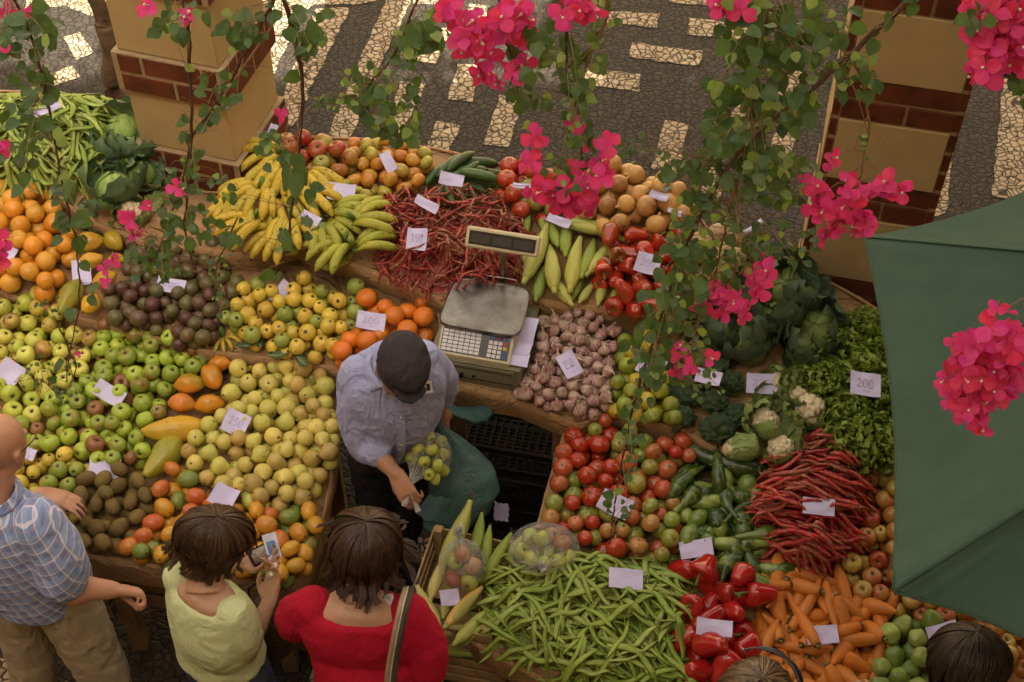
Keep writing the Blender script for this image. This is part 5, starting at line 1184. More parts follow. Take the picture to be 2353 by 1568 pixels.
def card(u, v, w_, h_, rot, text, label, tier, lift=.0, curl=.006, torn=False, p=None, mat=None, name='price_card', cat='price card', nod=.75, group='handwritten price cards'):
    p = p or on_heap(u, v, tier); p = p + Vector((0, 0, lift)); s = mpp(p); W_, H_ = w_*s, h_*s
    c_ = (O-p).normalized(); n_ = (c_ + Vector((0,0,nod))).normalized(); H_ /= max(.5, n_.dot(c_))
    a = R(-rot); x0 = Vector((1,0,0)); x0 = (x0 - n_*x0.dot(n_)).normalized(); y0 = n_.cross(x0); X_ = x0*math.cos(a)+y0*math.sin(a); Y_ = n_.cross(X_)
    root = empty(name, p, label, cat, group); sd = random.uniform(0, 9); sk = random.uniform(-.12, .12)
    def f(s_, t_, o_=0):
        q, r_ = s_-.5, t_-.5; z = curl*(4*(q*q)+2*r_*q*math.sin(sd)+1.5*nz((q*2, r_*2, sd), 1.0)) 
        e = 1.0
        if torn: e = 1-.16*abs(math.sin(5*math.atan2(r_, q)+sd))*max(abs(q), abs(r_))*2
        return X_*(q*W_*e+r_*H_*sk)+Y_*(r_*H_*e)+n_*(z+o_)
    m = MB(); m.grid(f, 10, 8); top = len(m.v); m.grid(lambda s_, t_: f(1-s_, t_, -.0006), 10, 8)
    me = m.mesh('sheet', mat or M_cardp); new('sheet', me, root)
    if text:
        t_ = MB(); L = len(text); cw = .62/L if L < 5 else .8/L
        for i, ch_ in enumerate(text):
            for st in DG[ch_]:
                t_.tube([f(.2+cw*i*1.0+cw*.8*a_, .36+.36*b_, .0012) for a_, b_ in st], .0008, 3)
        t_.tube([f(.42, .2, .001), f(.5, .23, .001), f(.58, .18, .001), f(.66, .22, .001)], .0005, 3)
        new('handwriting', t_.mesh('handwriting', M_ink), root)
    return root
CARDS = [(437,552,64,30,3,'','price card behind the passion fruit, crossed by vine leaves',2,0),(393,656,64,32,8,'300','price card reading 300 standing in the passion fruit',2,0),(190,634,42,58,-12,'','tall blank card between oranges and papayas',2,.02),
 (22,582,30,28,20,'','card corner under pink blossom on the oranges',2,0),(651,680,42,55,38,'300','tilted price card reading 300 on the large guava heap',2,.01),(853,742,66,40,8,'200','price card reading 200 among the clementines',2,.01),
 (787,458,62,40,7,'','blank card standing behind the greenish bananas',3,.04),(716,514,46,22,28,'','torn card between the banana bunches',3,.03),(893,381,26,48,-30,'','card standing on edge in the rear mangoes',3,.02),(1038,421,56,28,12,'','card leaning on the cucumbers',3,.02),
 (981,474,58,22,30,'','narrow curled card at the back of the rear borlotti beans',3,.01),(958,554,46,50,5,'150','price card reading 150 in the middle of the rear borlotti beans',3,.01),(1284,520,56,20,22,'','curled card lying across the rear corn',3,.03),(1488,614,56,46,14,'200','price card reading 200 on the rear red peppers',3,.02),
 (1308,842,42,58,-28,'250','price card reading 250 on the garlic',2,.01),(1495,850,58,46,25,'280','price card reading 280 among the citrus fruit',2,.02),(1625,886,58,32,15,'','card above the broccoli behind thin twigs',2,.05),(1746,904,70,46,4,'220','price card reading 220 between broccoli and cauliflower',2,.06),
 (1980,914,68,52,12,'200','price card reading 200 on the curly lettuce',2,.08),(1880,1168,72,38,8,'','crumpled card on the right borlotti beans',1,.01),(1413,1163,74,48,26,'','price card with leaf shadows on the front tomatoes',1,.01),(1438,1332,78,46,6,'','blank card pushed into the front bean heap',1,.005),
 (1598,1271,76,40,-8,'','curled blank card above the front red peppers',1,.03),(1641,1446,82,38,8,'','card lying between the front red peppers',1,.01),(1888,1463,72,42,-2,'','square card half under a carrot',1,.012),(2166,1458,72,42,-14,'','card on the chayotes beside the dark haired head',1,.01),
 (543,976,58,52,24,'250','price card reading 250 standing in the pears',1,.01),(516,1146,58,50,22,'','price card between pears and mangoes',1,.015),(243,1083,70,46,3,'','curled card standing at the back of the kiwis',1,.02),(252,908,72,38,28,'','card lying in the green apples',1,.01),
 (24,860,56,50,30,'','folded card at the left border in the apples',1,.01),(68,1046,32,26,22,'','card beside the ear of the bald man',1,.01),(1200,440,44,12,8,'','narrow card edge under the rear tomatoes',3,.03),(617,326,34,48,20,'','card propped between banana tops and red apples',3,.05),
 (1513,459,44,18,18,'','card edge between the onions, upper one',3,.02),(1549,500,34,12,22,'','card edge beside the onions, lower one',3,.03),(1034,1380,44,36,-8,'','white card under the tied bag in the corn crate',1,.02),(108,262,70,14,-28,'','narrow white card lying on the rear left beans',3,.02)]
for u, v, w_, h_, r_, tx, lab, t, lf in CARDS: card(u, v, w_, h_, r_, tx, lab, t, lf)
card(1152, 1177, 38, 44, 10, '', 'torn round scrap of lavender paper on the floor of the gap', 1, p=P(1152,1177,.30), torn=True, name='paper_scrap', cat='paper scrap', group=None)
# rolled paper
m = MB(); p = on_heap(1722, 558, 2)+Vector((0,0,.08)); m.tube([p+Vector((-.045,-.02,-.01)), p, p+Vector((.045,.03,.02))], [.011,.012,.013], 12, 0, .8); tag(m.build('paper_roll', M_cardp), 'rolled lavender paper stuck among the rear cabbages', 'paper')

# ================================================================ THE SCALE
yaw = R(-12.8); cx, cy = -.104, 3.905; zt = SZ(2, 3.75)+.004
sc = empty('weighing_scale', (cx, cy, 0), 'cream electronic weighing scale with steel tray, keypad and raised display', 'scale', rot=(0,0,yaw))
M_cream = plain('cream_plastic', (.56,.48,.30), .4, .08, 12, .05, .5); M_steel = NT('scratched_steel'); n = M_steel; f = n.noise(1.2, 5, .7, vec=n.co(scale=(6, 60, 6))); f2 = n.noise(9, 4, .7)
n.b.inputs['Metallic'].default_value = 1; n.bump(f, .15, .001); M_steel = n.fin(n.mix(n.rng(f2, .35, .7), (.30,.275,.235), (.16,.14,.115)), n.rng(f2, .3, .7, .28, .5), .5)
M_greenbox = plain('olive_metal', (.20,.18,.105), .5, .12, 6, .2, .5); M_blk = plain('black_panel', (.012,.011,.012), .25, .1, 10, 0, .5); M_lcd = plain('lcd_window', (.035,.035,.040), .15, .1, 10, 0, .6)
M_key = plain('white_keys', (.62,.58,.60), .4, .06, 40, 0); M_kr = plain('red_key', (.40,.02,.02), .4, .1, 40, 0); M_kb = plain('blue_key', (.03,.06,.22), .4, .1, 40, 0); M_ky = plain('yellow_key', (.55,.36,.02), .4, .1, 40, 0)
def sp(name, mats, fn, parent=None, smooth=False):
    m = MB(); fn(m); return new(name, m.mesh(name, mats, smooth), parent or sc)
# olive drawer box it stands on: its own thing
dr = empty('drawer_box', (cx, cy, 0), 'olive metal cash drawer box under the weighing scale', 'cash drawer', rot=(0,0,yaw))
z0, z1 = zt, 1.062
sp('casing', M_greenbox, lambda m: m.box((-.185,-.212,z0-.03), (.190,.175,z1), 0, None, .006), dr)
def drw(m):
    m.box((-.165,-.2175,z0+.012), (.165,-.2125,z1-.014), 0, None, .002); m.box((-.155,-.2185,z1-.034), (.155,-.2172,z1-.030), 1); m.box((-.155,-.2185,z0+.024), (.155,-.2172,z0+.028), 1)
sp('drawer', [M_greenbox, M_blk], drw, dr)
sp('lock', [M_blk], lambda m: [m.tube([(-.05,-.216,z0+.045), (-.05,-.232,z0+.045)], .009, 12, 0), m.tube([(.0,-.216,z0+.045), (.0,-.224,z0+.045)], .006, 10, 0)], dr)
# body, tray, keypad
sp('body', M_cream, lambda m: (m.box((-.150,-.12,z1+.002), (.150,.125,1.14), 0, None, .008), m.add([(-.150,-.206,z1+.002),(.142,-.206,z1+.002),(.142,-.12,z1+.002),(-.150,-.12,z1+.002),(-.150,-.206,1.085),(.142,-.206,1.085),(.142,-.118,1.150),(-.150,-.118,1.150)], [(0,3,2,1),(4,5,6,7),(0,1,5,4),(1,2,6,5),(2,3,7,6),(3,0,4,7)])))
def tray(m):
    N = 40; rim = []
    for k in range(N):
        a = 2*PI*k/N; c_, s_ = math.cos(a), math.sin(a); e = .28
        x = .158*math.copysign(abs(c_)**e, c_); y = .138*math.copysign(abs(s_)**e, s_); x *= 1+.05*(1-(y/.138)**2); x *= 1-.03*(y/.138); rim.append((x, y))
    lev = [(.955, 1.168), (.985, 1.1695), (1.0, 1.178), (1.005, 1.176), (1.0, 1.160), (.97, 1.152)]
    vs = [(x*q, y*q, z) for q, z in lev for x, y in rim]; fs = [(l*N+i, (l+1)*N+i, (l+1)*N+(i+1) % N, l*N+(i+1) % N) for l in range(5) for i in range(N)]
    fs.append(tuple(range(N))); fs.append(tuple(range(6*N-1, 5*N-1, -1))); m.add(vs, fs)
sp('tray', M_steel, tray)
sp('tray_guard', plain('steel_wire', (.45,.43,.40), .3, .1, 20, 0, .5, 1.0), lambda m: m.tube([(-.095,.135,1.17),(-.095,.138,1.20),(-.092,.138,1.203),(.092,.138,1.203),(.095,.138,1.20),(.095,.135,1.17)], .0022, 6), None, True)
def kpt(x, t, o_=.0): return (x, -.204+.083*t-.006*0, 1.0875+.062*t+o_)
def keys(m, xs, ts, w_, h_, mi):
    for x in xs:
        for t in ts:
            a = kpt(x, t, .0032); b = kpt(x+w_, t, .0032); c_ = kpt(x+w_, t+h_, .0032); d = kpt(x, t+h_, .0032); up = Vector((0,-.0018,.0022))
            m.add([Vector(q) for q in (a,b,c_,d)]+[Vector(q)+up for q in (a,b,c_,d)], [(0,3,2,1),(4,5,6,7),(0,1,5,4),(1,2,6,5),(2,3,7,6),(3,0,4,7)], mi)
def kp(m): m.add([kpt(-.142,.04,.002), kpt(.132,.04,.002), kpt(.132,.95,.002), kpt(-.142,.95,.002)], [(0,1,2,3)], 0)
kpo = sp('keypad', M_blk, kp)
sp('key_block', M_key, lambda m: keys(m, [-.138+.0222*i for i in range(7)], [.08+.142*j for j in range(6)], .0195, .115, 0), kpo)
def nk(m):
    keys(m, [.048+.0195*i for i in range(3)], [.08+.17*j for j in range(4)], .0155, .13, 0); keys(m, [.048+.0195*i for i in range(4)], [.80], .0155, .10, 1); keys(m, [.1075], [.08,.25], .0155, .13, 1); keys(m, [.1075], [.42], .0155, .13, 3); keys(m, [.1075], [.60], .0155, .13, 2); keys(m, [.070], [.80], .034, .10, 2)
sp('number_keys', [M_key, M_kb, M_kr, M_ky], nk, kpo)
sp('post', M_steel, lambda m: m.tube([(.035,.155,1.10),(.035,.156,1.37)], .012, 12), None, True)
def hd(m, a, b, mi=0, bev=.0): m.box(a, b, mi, Matrix.Translation((.035,.150,1.395)) @ Matrix.Rotation(R(-42), 4, 'X'), bev)
dsp = sp('display_housing', M_cream, lambda m: hd(m, (-.148,-.012,-.042), (.148,.022,.042), 0, .007))
sp('display_panel', M_blk, lambda m: hd(m, (-.134,-.0145,-.027), (.134,-.0122,.027)), dsp)
for i in range(3): sp('display_window', M_lcd, lambda m: hd(m, (-.126+.087*i,-.0165,-.018), (-.126+.087*i+.076,-.0147,.016)), dsp)
# sheets beside the scale
for i, (q, lab) in enumerate((([(1195,727),(1239,733),(1224,792),(1182,786)], 'upper sheet of the lavender papers beside the scale'), ([(1176,780),(1226,790),(1216,817),(1169,811)], 'middle sheet of the lavender papers beside the scale'), ([(1173,808),(1219,816),(1211,845),(1166,837)], 'lowest sheet of the lavender papers beside the scale'))):
    pts = [P(u, v, 1.085-.006*i+(.03 if (i == 0 and k < 2) else 0)) for k, (u, v) in enumerate(q)]; m = MB()
    m.grid(lambda s, t: (pts[0].lerp(pts[1], s)).lerp(pts[3].lerp(pts[2], s), t)+Vector((0,0,.010*math.sin(t*PI)-.004*i*0)), 6, 6); m.grid(lambda s, t: (pts[0].lerp(pts[1], 1-s)).lerp(pts[3].lerp(pts[2], 1-s), t)+Vector((0,0,.010*math.sin(t*PI)-.0007)), 6, 6)
    tag(m.build('paper_sheet', M_cardp), lab, 'paper', 'papers beside the scale')

# ================================================================ PLASTIC BAGS
def bag_mat(name, tint, amt, edge, rough=.12):
    n = NT(name); n.b.inputs['Base Color'].default_value = (*tint, 1); n.b.inputs['Roughness'].default_value = rough; n.b.inputs['Specular IOR Level'].default_value = .8
    n.bump(n.noise(18, 4, .7, dist=1.5), .9, .02); tr = n.n('BsdfTransparent'); tr.inputs[0].default_value = (.96,.96,.94,1); ms = n.n('MixShader'); lw = n.n('LayerWeight'); lw.inputs[0].default_value = .35
    cr = n.rng(n.math('ABSOLUTE', n.math('SUBTRACT', n.noise(12, 4, .6, dist=1.2), .5)), 0, .03, edge*.6, 0)
    f = n.math('ADD', n.math('ADD', amt, n.math('MULTIPLY', lw.outputs['Facing'], edge*.8)), cr, clamp=True); n.l(f, ms.inputs[0]); n.l(tr.outputs[0], ms.inputs[1]); n.l(n.b.outputs[0], ms.inputs[2]); n.l(ms.outputs[0], n.o.inputs[0]); return n.m
M_bag = bag_mat('clear_film', (.75,.74,.70), .09, .30); M_bagw = bag_mat('bunched_film', (.80,.78,.76), .42, .4)
def clear_bag(label, c, rad, neck, tuft, fruits, scale_=1.0, flab='', group=None):
    """c = centre, rad = half sizes, neck = where it is tied, tuft = where its loose end points"""
    root = empty('plastic_bag', c, label, 'plastic bag', group); c = Vector(c); neck = Vector(neck); ax = (neck-c).normalized()
    def f(s, t):
        ph_ = s*2*PI; th = PI*(1-t)          # t=1 at the neck side
        q = Vector((math.sin(th)*math.cos(ph_), math.sin(th)*math.sin(ph_), math.cos(th))); side = ax.cross(Vector((.1,.2,1))).normalized(); up = side.cross(ax)
        d = (side*q.x + up*q.y + ax*q.z); p = Vector((d.x*rad[0], d.y*rad[1], d.z*rad[2])); k = 1+.06*nz(p*9, 1, 3)
        fold = 1+.05*math.sin(ph_*11+3*nz(p*4, 1, 1))*max(0, t-.35)*2
        p = c+p*k*fold; e = max(0, (t-.72)/.28)**1.6; return p.lerp(neck, e)
    m = MB(); m.grid(f, 60, 34); m.build('film', M_bag, root)
    w_ = MB()
    for k in range(16):        # gathered folds running into the knot
        a = k*2*PI/16+random.uniform(-.1,.1); t0 = random.uniform(.45,.70); p0 = f(a/(2*PI), t0); p0 = p0+(p0-c).normalized()*.001; p1 = f(a/(2*PI), .87); p1 = p1+(p1-c).normalized()*.001
        w_.tube([p0, p0.lerp(p1, .6), p1, neck], [.0002,.0006,.0012,.0020], 4, 0, .5)
    w_.build('gathered_folds', M_bagw, root)
    t_ = MB(); tuft = Vector(tuft)
    for k in range(16):
        d = (tuft-neck); j = Vector((random.uniform(-.3,.3), random.uniform(-.3,.3), random.uniform(-.3,.3)))*d.length; e = neck+d*random.uniform(.7,1.1)+j; sd = d.cross(Vector((random.uniform(-1,1), random.uniform(-1,1), random.uniform(-1,1)))).normalized()
        t_.add([neck+sd*.003, neck-sd*.003, neck.lerp(e, .5)-sd*.009+j*.2, e-sd*.012, e+sd*.012, neck.lerp(e, .5)+sd*.009-j*.2], [(0,1,2,5),(5,2,3,4)])
    t_.ball(neck, .006, 0, 8); t_.build('loose_end', M_bagw, root)
    for i, (dx, dy, dz, me, col, s, lab) in enumerate(fruits):
        o = new(lab[0], me, None, c+Vector((dx, dy, dz)), rand_rot('any'), s); o.color = col; tag(o, lab[1], lab[0], flab)
    return root
AP = MESH['apple']; RA = MESH['rapple']; g_ = lambda a=.1: J((.42,.46,.07), .08, a, .05)
pb = PS(1063, 1300, 1, .13); nk_ = PS(1055, 1236, 1, .22)
clear_bag('clear bag of mixed fruit tied at the top, standing on the corn crate', pb, (.088,.085,.105), nk_, nk_+Vector((.0,.01,.05)), [
 (-.035,-.035,-.045,RA[0],(.42,.28,.07,.75),1,('apple','red-cheeked apple at the bottom left inside the bag on the crate')),(.025,-.040,-.05,AP[0],g_(),1,('apple','green apple at the bottom right inside the bag on the crate')),(.035,.0,.0,RA[1],(.50,.30,.16,.3),1,('apple','pinkish apple at the right inside the bag on the crate')),
 (.0,.03,.035,MESH['tomato'][0],(.40,.18,.05,.5),1,('tomato','orange tomato at the top inside the bag on the crate')),(-.03,.03,-.02,AP[1],g_(.3),.95,('apple','apple at the back inside the bag on the crate'))], flab='fruit in the bag on the crate')
pb = PS(1250, 1262, 1, .13); nk_ = PS(1246, 1298, 1, .19)
fr = []
for i, (dx, dy, dz, q) in enumerate(((-.085,-.01,.0,0),(-.05,.045,.02,0),(-.01,.015,.045,0),(.03,.05,.015,1),(.07,.01,.02,1),(.09,-.03,-.01,0),(-.05,-.045,.0,0),(.0,-.06,-.01,0),(.05,-.055,.0,0),(.02,-.01,-.02,0))):
    fr.append((dx, dy, dz, (RA if q else AP)[i % 3], (.40,.34,.07,.6) if q else g_(.25), .95, ('apple', ('red-cheeked' if q else 'green')+' apple inside the round tied bag on the beans, '+['far left','upper left','topmost centre','upper right','right','far right','lower left','lowest','lower right','middle, underneath'][i])))
clear_bag('round clear bag of apples tied in front, lying on beans and tomatoes', pb, (.135,.11,.075), nk_, nk_+Vector((.0,-.03,.02)), fr, flab='apples in the round bag')

# the seller's clear bag and the big blue-green bag
HAND_R = P(935, 1135, 1.06); pb = P(985, 1045, 1.04)
fr = []
k = 0
for (u, v, z) in ((968,985,1.09),(950,1012,1.07),(985,1005,1.10),(1012,1015,1.05),(962,1035,1.10),(993,1035,1.12),(1018,1045,1.05),(945,1055,1.06),(975,1062,1.10),(1005,1070,1.08),(1020,1080,1.02),(985,1090,1.05),(1000,1100,1.02)):
    q = P(u, v, z)-pb; fr.append((q.x, q.y, q.z, (AP+RA[:1])[k % 4], g_(.35 if k in (5, 7) else .1), .72, ('apple', 'small green apple in the bag the seller holds, '+['topmost','upper left edge','upper middle','upper right edge','left','centre, largest looking','right edge','reddish, lower left','lower middle','lower right','right edge, second lowest','bottom middle','lowest'][k]))); k += 1
clear_bag('clear bag of small green apples swung up by the seller', pb, (.085,.085,.085), P(938,1120,1.08), P(945,1168,1.0), fr, flab='apples in the bag held by the seller')
def teal(name='blue_green_film'):
    n = NT(name); f = n.noise(9, 4, .7, dist=1.0); n.bump(n.noise(11, 5, .7, dist=2.0), .6, .02); m = n.fin(n.mix(n.rng(f, .3, .7), (.07,.17,.165), (.12,.25,.24)), .26, .7)
    tr = n.n('BsdfTranslucent'); tr.inputs[0].default_value = (.06,.19,.18,1); ms = n.n('MixShader'); ms.inputs[0].default_value = .3; n.l(n.b.outputs[0], ms.inputs[1]); n.l(tr.outputs[0], ms.inputs[2]); n.l(ms.outputs[0], n.o.inputs[0]); return m
M_teal = teal(); M_teal2 = plain('blue_green_film_inside', (.12,.24,.26), .3, .2, 12, .5, .5)
bag = empty('carrier_bag', P(1020,1000,.95), 'big blue-green plastic carrier bag hanging from the hand of the seller', 'carrier bag')
SEC = [(1008,968,1.0,6,4),(1014,985,.965,12,8),(1026,1010,.92,34,18),(1044,1045,.86,58,34),(1062,1085,.80,76,50),(1068,1125,.73,80,58),(1052,1165,.66,78,54),(1034,1195,.61,62,42),(1024,1208,.59,26,18)]
def bagf(s, t):
    k = t*(len(SEC)-1); i = min(int(k), len(SEC)-2); fr_ = k-i; a = SEC[i]; b = SEC[i+1]; fr_ = fr_*fr_*(3-2*fr_)*.5+fr_*.5
    u, v, z, w_, d_ = [a[q]+(b[q]-a[q])*fr_ for q in range(5)]; c = P(u, v, z); m_ = mpp(c); ph_ = s*2*PI
    fold = 1+.10*math.sin(ph_*7+5*t)*max(0, 1-t*1.4)+.06*nz((math.cos(ph_)*2, math.sin(ph_)*2, t*5), 1, 2)
    return c+Vector((math.cos(ph_)*w_*m_*fold, math.sin(ph_)*d_*m_*fold, .02*math.cos(ph_)*t))
m = MB(); m.grid(bagf, 56, 40); m.build('film', M_teal, bag)
m = MB(); q = [P(985,1138,.80), P(1036,1146,.79), P(1022,1196,.66), P(958,1182,.68)]
m.grid(lambda s, t: q[0].lerp(q[1], s).lerp(q[3].lerp(q[2], s), t)+Vector((0,-.02*math.sin(s*PI)*t, .012*math.sin(t*PI)+.006*math.sin(s*14))), 12, 12); m.build('open_mouth', M_teal2, bag)
S2 = [(1015,935,.98,8),(1045,945,.93,22),(1085,955,.86,32),(1112,945,.83,26),(1122,930,.84,6)]
pts = crv([P(a, b, c) for a, b, c, _ in S2], 16); m = MB(); m.tube(pts, [x*.00165*(1+.15*math.sin(i*2.2)) for i, x in enumerate(lerp_list([a[3] for a in S2], 16))], 18, 0, .35)
m.build('second_handle', M_teal, bag)
# wicker bag hanging between the green shirted and the red shirted woman
m = MB(); c = P(620, 1440, .80)
m.lathe([(.045,-.16),(.075,-.12),(.085,-.03),(.075,.06),(.055,.12),(.04,.15)], 20, 0, Matrix.Translation(c))
wb = NT('dark_wicker'); br = wb.n('TexChecker'); br.inputs['Scale'].default_value = 75; wb.l(wb.co(), br.inputs['Vector']); wb.bump(br.outputs[1], .8, .006); mw = wb.fin(wb.mix(br.outputs[1], (.045,.030,.016), (.10,.07,.04)), .7, .3)
hb = empty('wicker_bag', c, 'dark woven handbag hanging on the arm of the green shirted woman', 'handbag'); m.build('basket', mw, hb)
m = MB(); m.tube([c+Vector((-.05,.0,.13)), c+Vector((-.05,.02,.22)), c+Vector((0,.03,.27)), c+Vector((.045,.02,.22)), c+Vector((.04,0,.13))], .005, 8); m.build('handle', M_blk, hb)
# magazine rack by the right pillar
b0 = P(2255,190,.9); mg = empty('magazine_stand', (b0.x, b0.y, 0), 'dark display board with a magazine, beside the right pillar', 'display board')
m = MB(); Mx = Matrix.Translation((b0.x+.02, b0.y, .9)) @ Matrix.Rotation(R(-13), 4, 'Z'); m.box((-.06,-.01,.05),(.5,.02,1.4), 0, Mx); m.build('board', M_blk, mg, False)
m = MB(); m.box((-.055,-.016,.06),(.16,-.011,.32), 0, Mx); m.box((-.05,-.018,.065),(.155,-.0165,.15), 1, Mx); m.box((-.05,-.018,.155),(.155,-.0165,.31), 2, Mx)
m.build('magazine', [plain('magazine_paper', (.5,.45,.38), .4), plain('magazine_band', (.03,.03,.035), .3), plain('magazine_cover', (.25,.04,.06), .3)], mg, False)
# ================================================================ PEOPLE
def skin_mat(name, col, red=.12):
    n = NT(name); g = n.co(); f = n.noise(14, 4, .6); f2 = n.noise(220, 3, .6)
    c = n.mix(n.rng(f, .3, .7), tuple(x*.86 for x in col), tuple(min(1, x*1.1) for x in col)); c = n.mix(n.math('MULTIPLY', n.rng(n.noise(30, 3), .5, .75), red*2), c, (col[0]*1.05, col[1]*.6, col[2]*.55))
    n.bump(f2, .25, .001); return n.fin(c, .5, .4, .08)
def cloth(name, col, var=.06, rough=.85, fold=.35, fsc=7):
    n = NT(name); f = n.noise(3, 3, .6); c = n.mix(n.rng(f, .3, .7), tuple(x*(1-var) for x in col), tuple(min(1, x*(1+var)) for x in col))
    h = n.math('ADD', n.math('ADD', n.noise(fsc, 3, .5, dist=1.8), n.math('MULTIPLY', n.math('ABSOLUTE', n.math('SUBTRACT', n.noise(fsc*.8, 2, .5, vec=n.co(scale=(1,1,.45)), dist=2.2), .5)), -2.2)), n.math('MULTIPLY', n.noise(500, 2), .03)); n.bump(h, min(1, fold*1.35), .024); return n.fin(c, rough, .2)
def hair_mat(name, a, b):
    n = NT(name); gi = n.n('NewGeometry'); c = n.mix(n.math('POWER', gi.outputs['Random Per Island'], 2.0), a, b); n.bump(n.noise(300, 2), .3, .001); m = n.fin(c, .38, .5); return m
def remesh(o, vs, sm=6, disp=0, dsc=.1, f=.5, sub=False):
    r_ = o.modifiers.new('remesh', 'REMESH'); r_.mode = 'VOXEL'; r_.voxel_size = vs; r_.use_smooth_shade = True
    if sm: s_ = o.modifiers.new('smooth', 'SMOOTH'); s_.factor = f; s_.iterations = sm
    for k, (st, sc_) in enumerate(disp or ()):
        t = bpy.data.textures.new(o.name+'_folds%d' % k, 'CLOUDS'); t.noise_scale = sc_; t.noise_depth = 2; d = o.modifiers.new('folds', 'DISPLACE'); d.texture = t; d.strength = st; d.mid_level = .5; d.texture_coords = 'GLOBAL' if False else 'LOCAL'
    return o
def loft(m, secs, n_=28, seg=28, mi=0, e=.85, fold=0, fn=6):
    """secs: (centre, side vector, half width, half depth) - elliptical cross-sections joined into one tube"""
    cs = crv([s[0] for s in secs], n_); sv = crv([s[1] for s in secs], n_); ab = crv([(s[2], s[3], 0) for s in secs], n_); vs = []
    for i in range(n_):
        t = (cs[min(i+1, n_-1)]-cs[max(i-1, 0)]).normalized(); s_ = (sv[i]-t*sv[i].dot(t)).normalized(); f_ = t.cross(s_)
        for k in range(seg):
            a = 2*PI*k/seg; c_, q = math.cos(a), math.sin(a); w_ = 1+fold*math.sin(fn*a+i*.35)
            vs.append(cs[i]+s_*(ab[i].x*math.copysign(abs(c_)**e, c_)*w_)+f_*(ab[i].y*math.copysign(abs(q)**e, q)*w_))
    fs = [(i*seg+k, i*seg+(k+1) % seg, (i+1)*seg+(k+1) % seg, (i+1)*seg+k) for i in range(n_-1) for k in range(seg)]
    fs += [tuple(range(seg))[::-1], tuple((n_-1)*seg+k for k in range(seg))]; m.add(vs, fs, mi)
def limb(m, pts, rad, seg=16, flat=1.0, up=None):
    n_ = max(6, len(pts)*5); m.tube(crv(pts, n_), lerp_list(rad, n_), seg, 0, flat, up=up); m.ball(Vector(pts[0]), rad[0]*.99, 0, 12); m.ball(Vector(pts[-1]), rad[-1]*.97, 0, 12)
def hand(m, wrist, d, n_, curl=.5, side=1, s=1.0, spread=.12, thumb=.6):
    """d = towards the fingers, n_ = out of the back of the hand, side = +1: thumb on the +x side of (d x n)"""
    d = Vector(d).normalized(); n_ = Vector(n_); n_ = (n_-d*n_.dot(d)).normalized(); x = d.cross(n_)*side; W_ = Vector(wrist); tips = []
    P_ = lambda a, b, c: W_+x*(a*s)+d*(b*s)+n_*(c*s)
    for q, w_ in ((-.026, .0135), (-.009, .015), (.009, .015), (.026, .0145)): m.tube([P_(q*.55, -.012, 0), P_(q*.8, .035, .002), P_(q*1.05, .082, 0)], [w_*s*1.15, w_*s*1.2, w_*s*.92], 10)
    for k, (q, L, r_) in enumerate(((.031, .92, .0086), (.0105, 1.0, .0088), (-.0105, .95, .0084), (-.030, .76, .0076))):
        a = 0; p = P_(q, .084, 0); pts = [P_(q, .07, 0), p]; sp_ = spread*(q/.03)
        for j, l in enumerate((.044, .027, .021)):
            a += curl*(.75 if j == 0 else 1.0)*(1+.08*k); dd = d*math.cos(a)-n_*math.sin(a)+x*sp_*math.cos(a); p = p+dd*(l*L*s); pts.append(p)
        m.tube(crv(pts, 14), lerp_list([r_*s*1.1, r_*s*1.12, r_*s, r_*s*.95, r_*s*.86, r_*s*.72], 14), 9); m.ball(pts[-1], r_*s*.76, 0, 8); tips.append(pts[-1])
    t0 = P_(.022, .018, -.006); t1 = P_(.044, .046, -.012-.012*thumb); t2 = P_(.050-.016*thumb, .074, -.016-.026*thumb); t3 = P_(.046-.032*thumb, .096, -.018-.034*thumb)
    m.tube(crv([t0, t1, t2, t3], 12), lerp_list([.0165*s, .0125*s, .0098*s, .0078*s], 12), 9); m.ball(t3, .008*s, 0, 8)
    return tips
def HM(pos, yaw, pitch, roll=0): return Matrix.Translation(pos) @ Matrix.Rotation(R(yaw), 4, 'Z') @ Matrix.Rotation(R(pitch), 4, 'X') @ Matrix.Rotation(R(roll), 4, 'Y')
def head(m, M, neck_base, jaw=1.0, ears=True):
    m.ball((0,-.012,.035), (.077,.097,.092), 0, 22, M); m.ball((0,.012,-.01), (.070,.080,.085), 0, 20, M); m.ball((0,.030,-.062), (.052*jaw,0.040,.050), 0, 18, M); m.ball((0,.062,-.088), (.026*jaw,.022,.020), 0, 12, M)
    m.tube([M @ Vector(q) for q in ((0,.082,.030),(0,.096,.008),(0,.108,-.014),(0,.102,-.022))], [.007,.009,.012,.009], 10)
    for s in (-1, 1):
        m.ball((s*.014,.094,-.020), (.008,.009,.007), 0, 8, M); m.ball((s*.034,.070,.038), (.026,.012,.008), 0, 10, M); m.ball((s*.042,0.040,-.012), (.022,.022,.020), 0, 10, M)
        if ears:
            m.ball((s*.079,-.010,.000), (.007,.019,.032), 0, 12, M); m.ball((s*.086,-.020,.012), (.005,.012,.018), 0, 10, M); m.ball((s*.083,-.004,-.022), (.005,.009,.011), 0, 10, M)
    m.ball((0,.084,-.050), (.025,.010,.007), 0, 10, M); m.ball((0,.082,-.060), (.021,.010,.007), 0, 10, M)
    nb = Vector(neck_base); nt = M @ Vector((0,-.022,-.055)); m.tube(crv([nb, nb.lerp(nt, .5), nt], 8), lerp_list([.068, .056, .056], 8), 16)
def eyes(root, M):
    for s in (-1, 1):
        m = MB(); m.ball((s*.031,.073,.012), .0125, 0, 12, M); m.ball((s*.031,.0835,.011), (.0055,.003,.0055), 1, 10, M); m.build('eye', [plain('eye_white', (.6,.56,.5), .3, .05, 20, 0), M_blk], root)
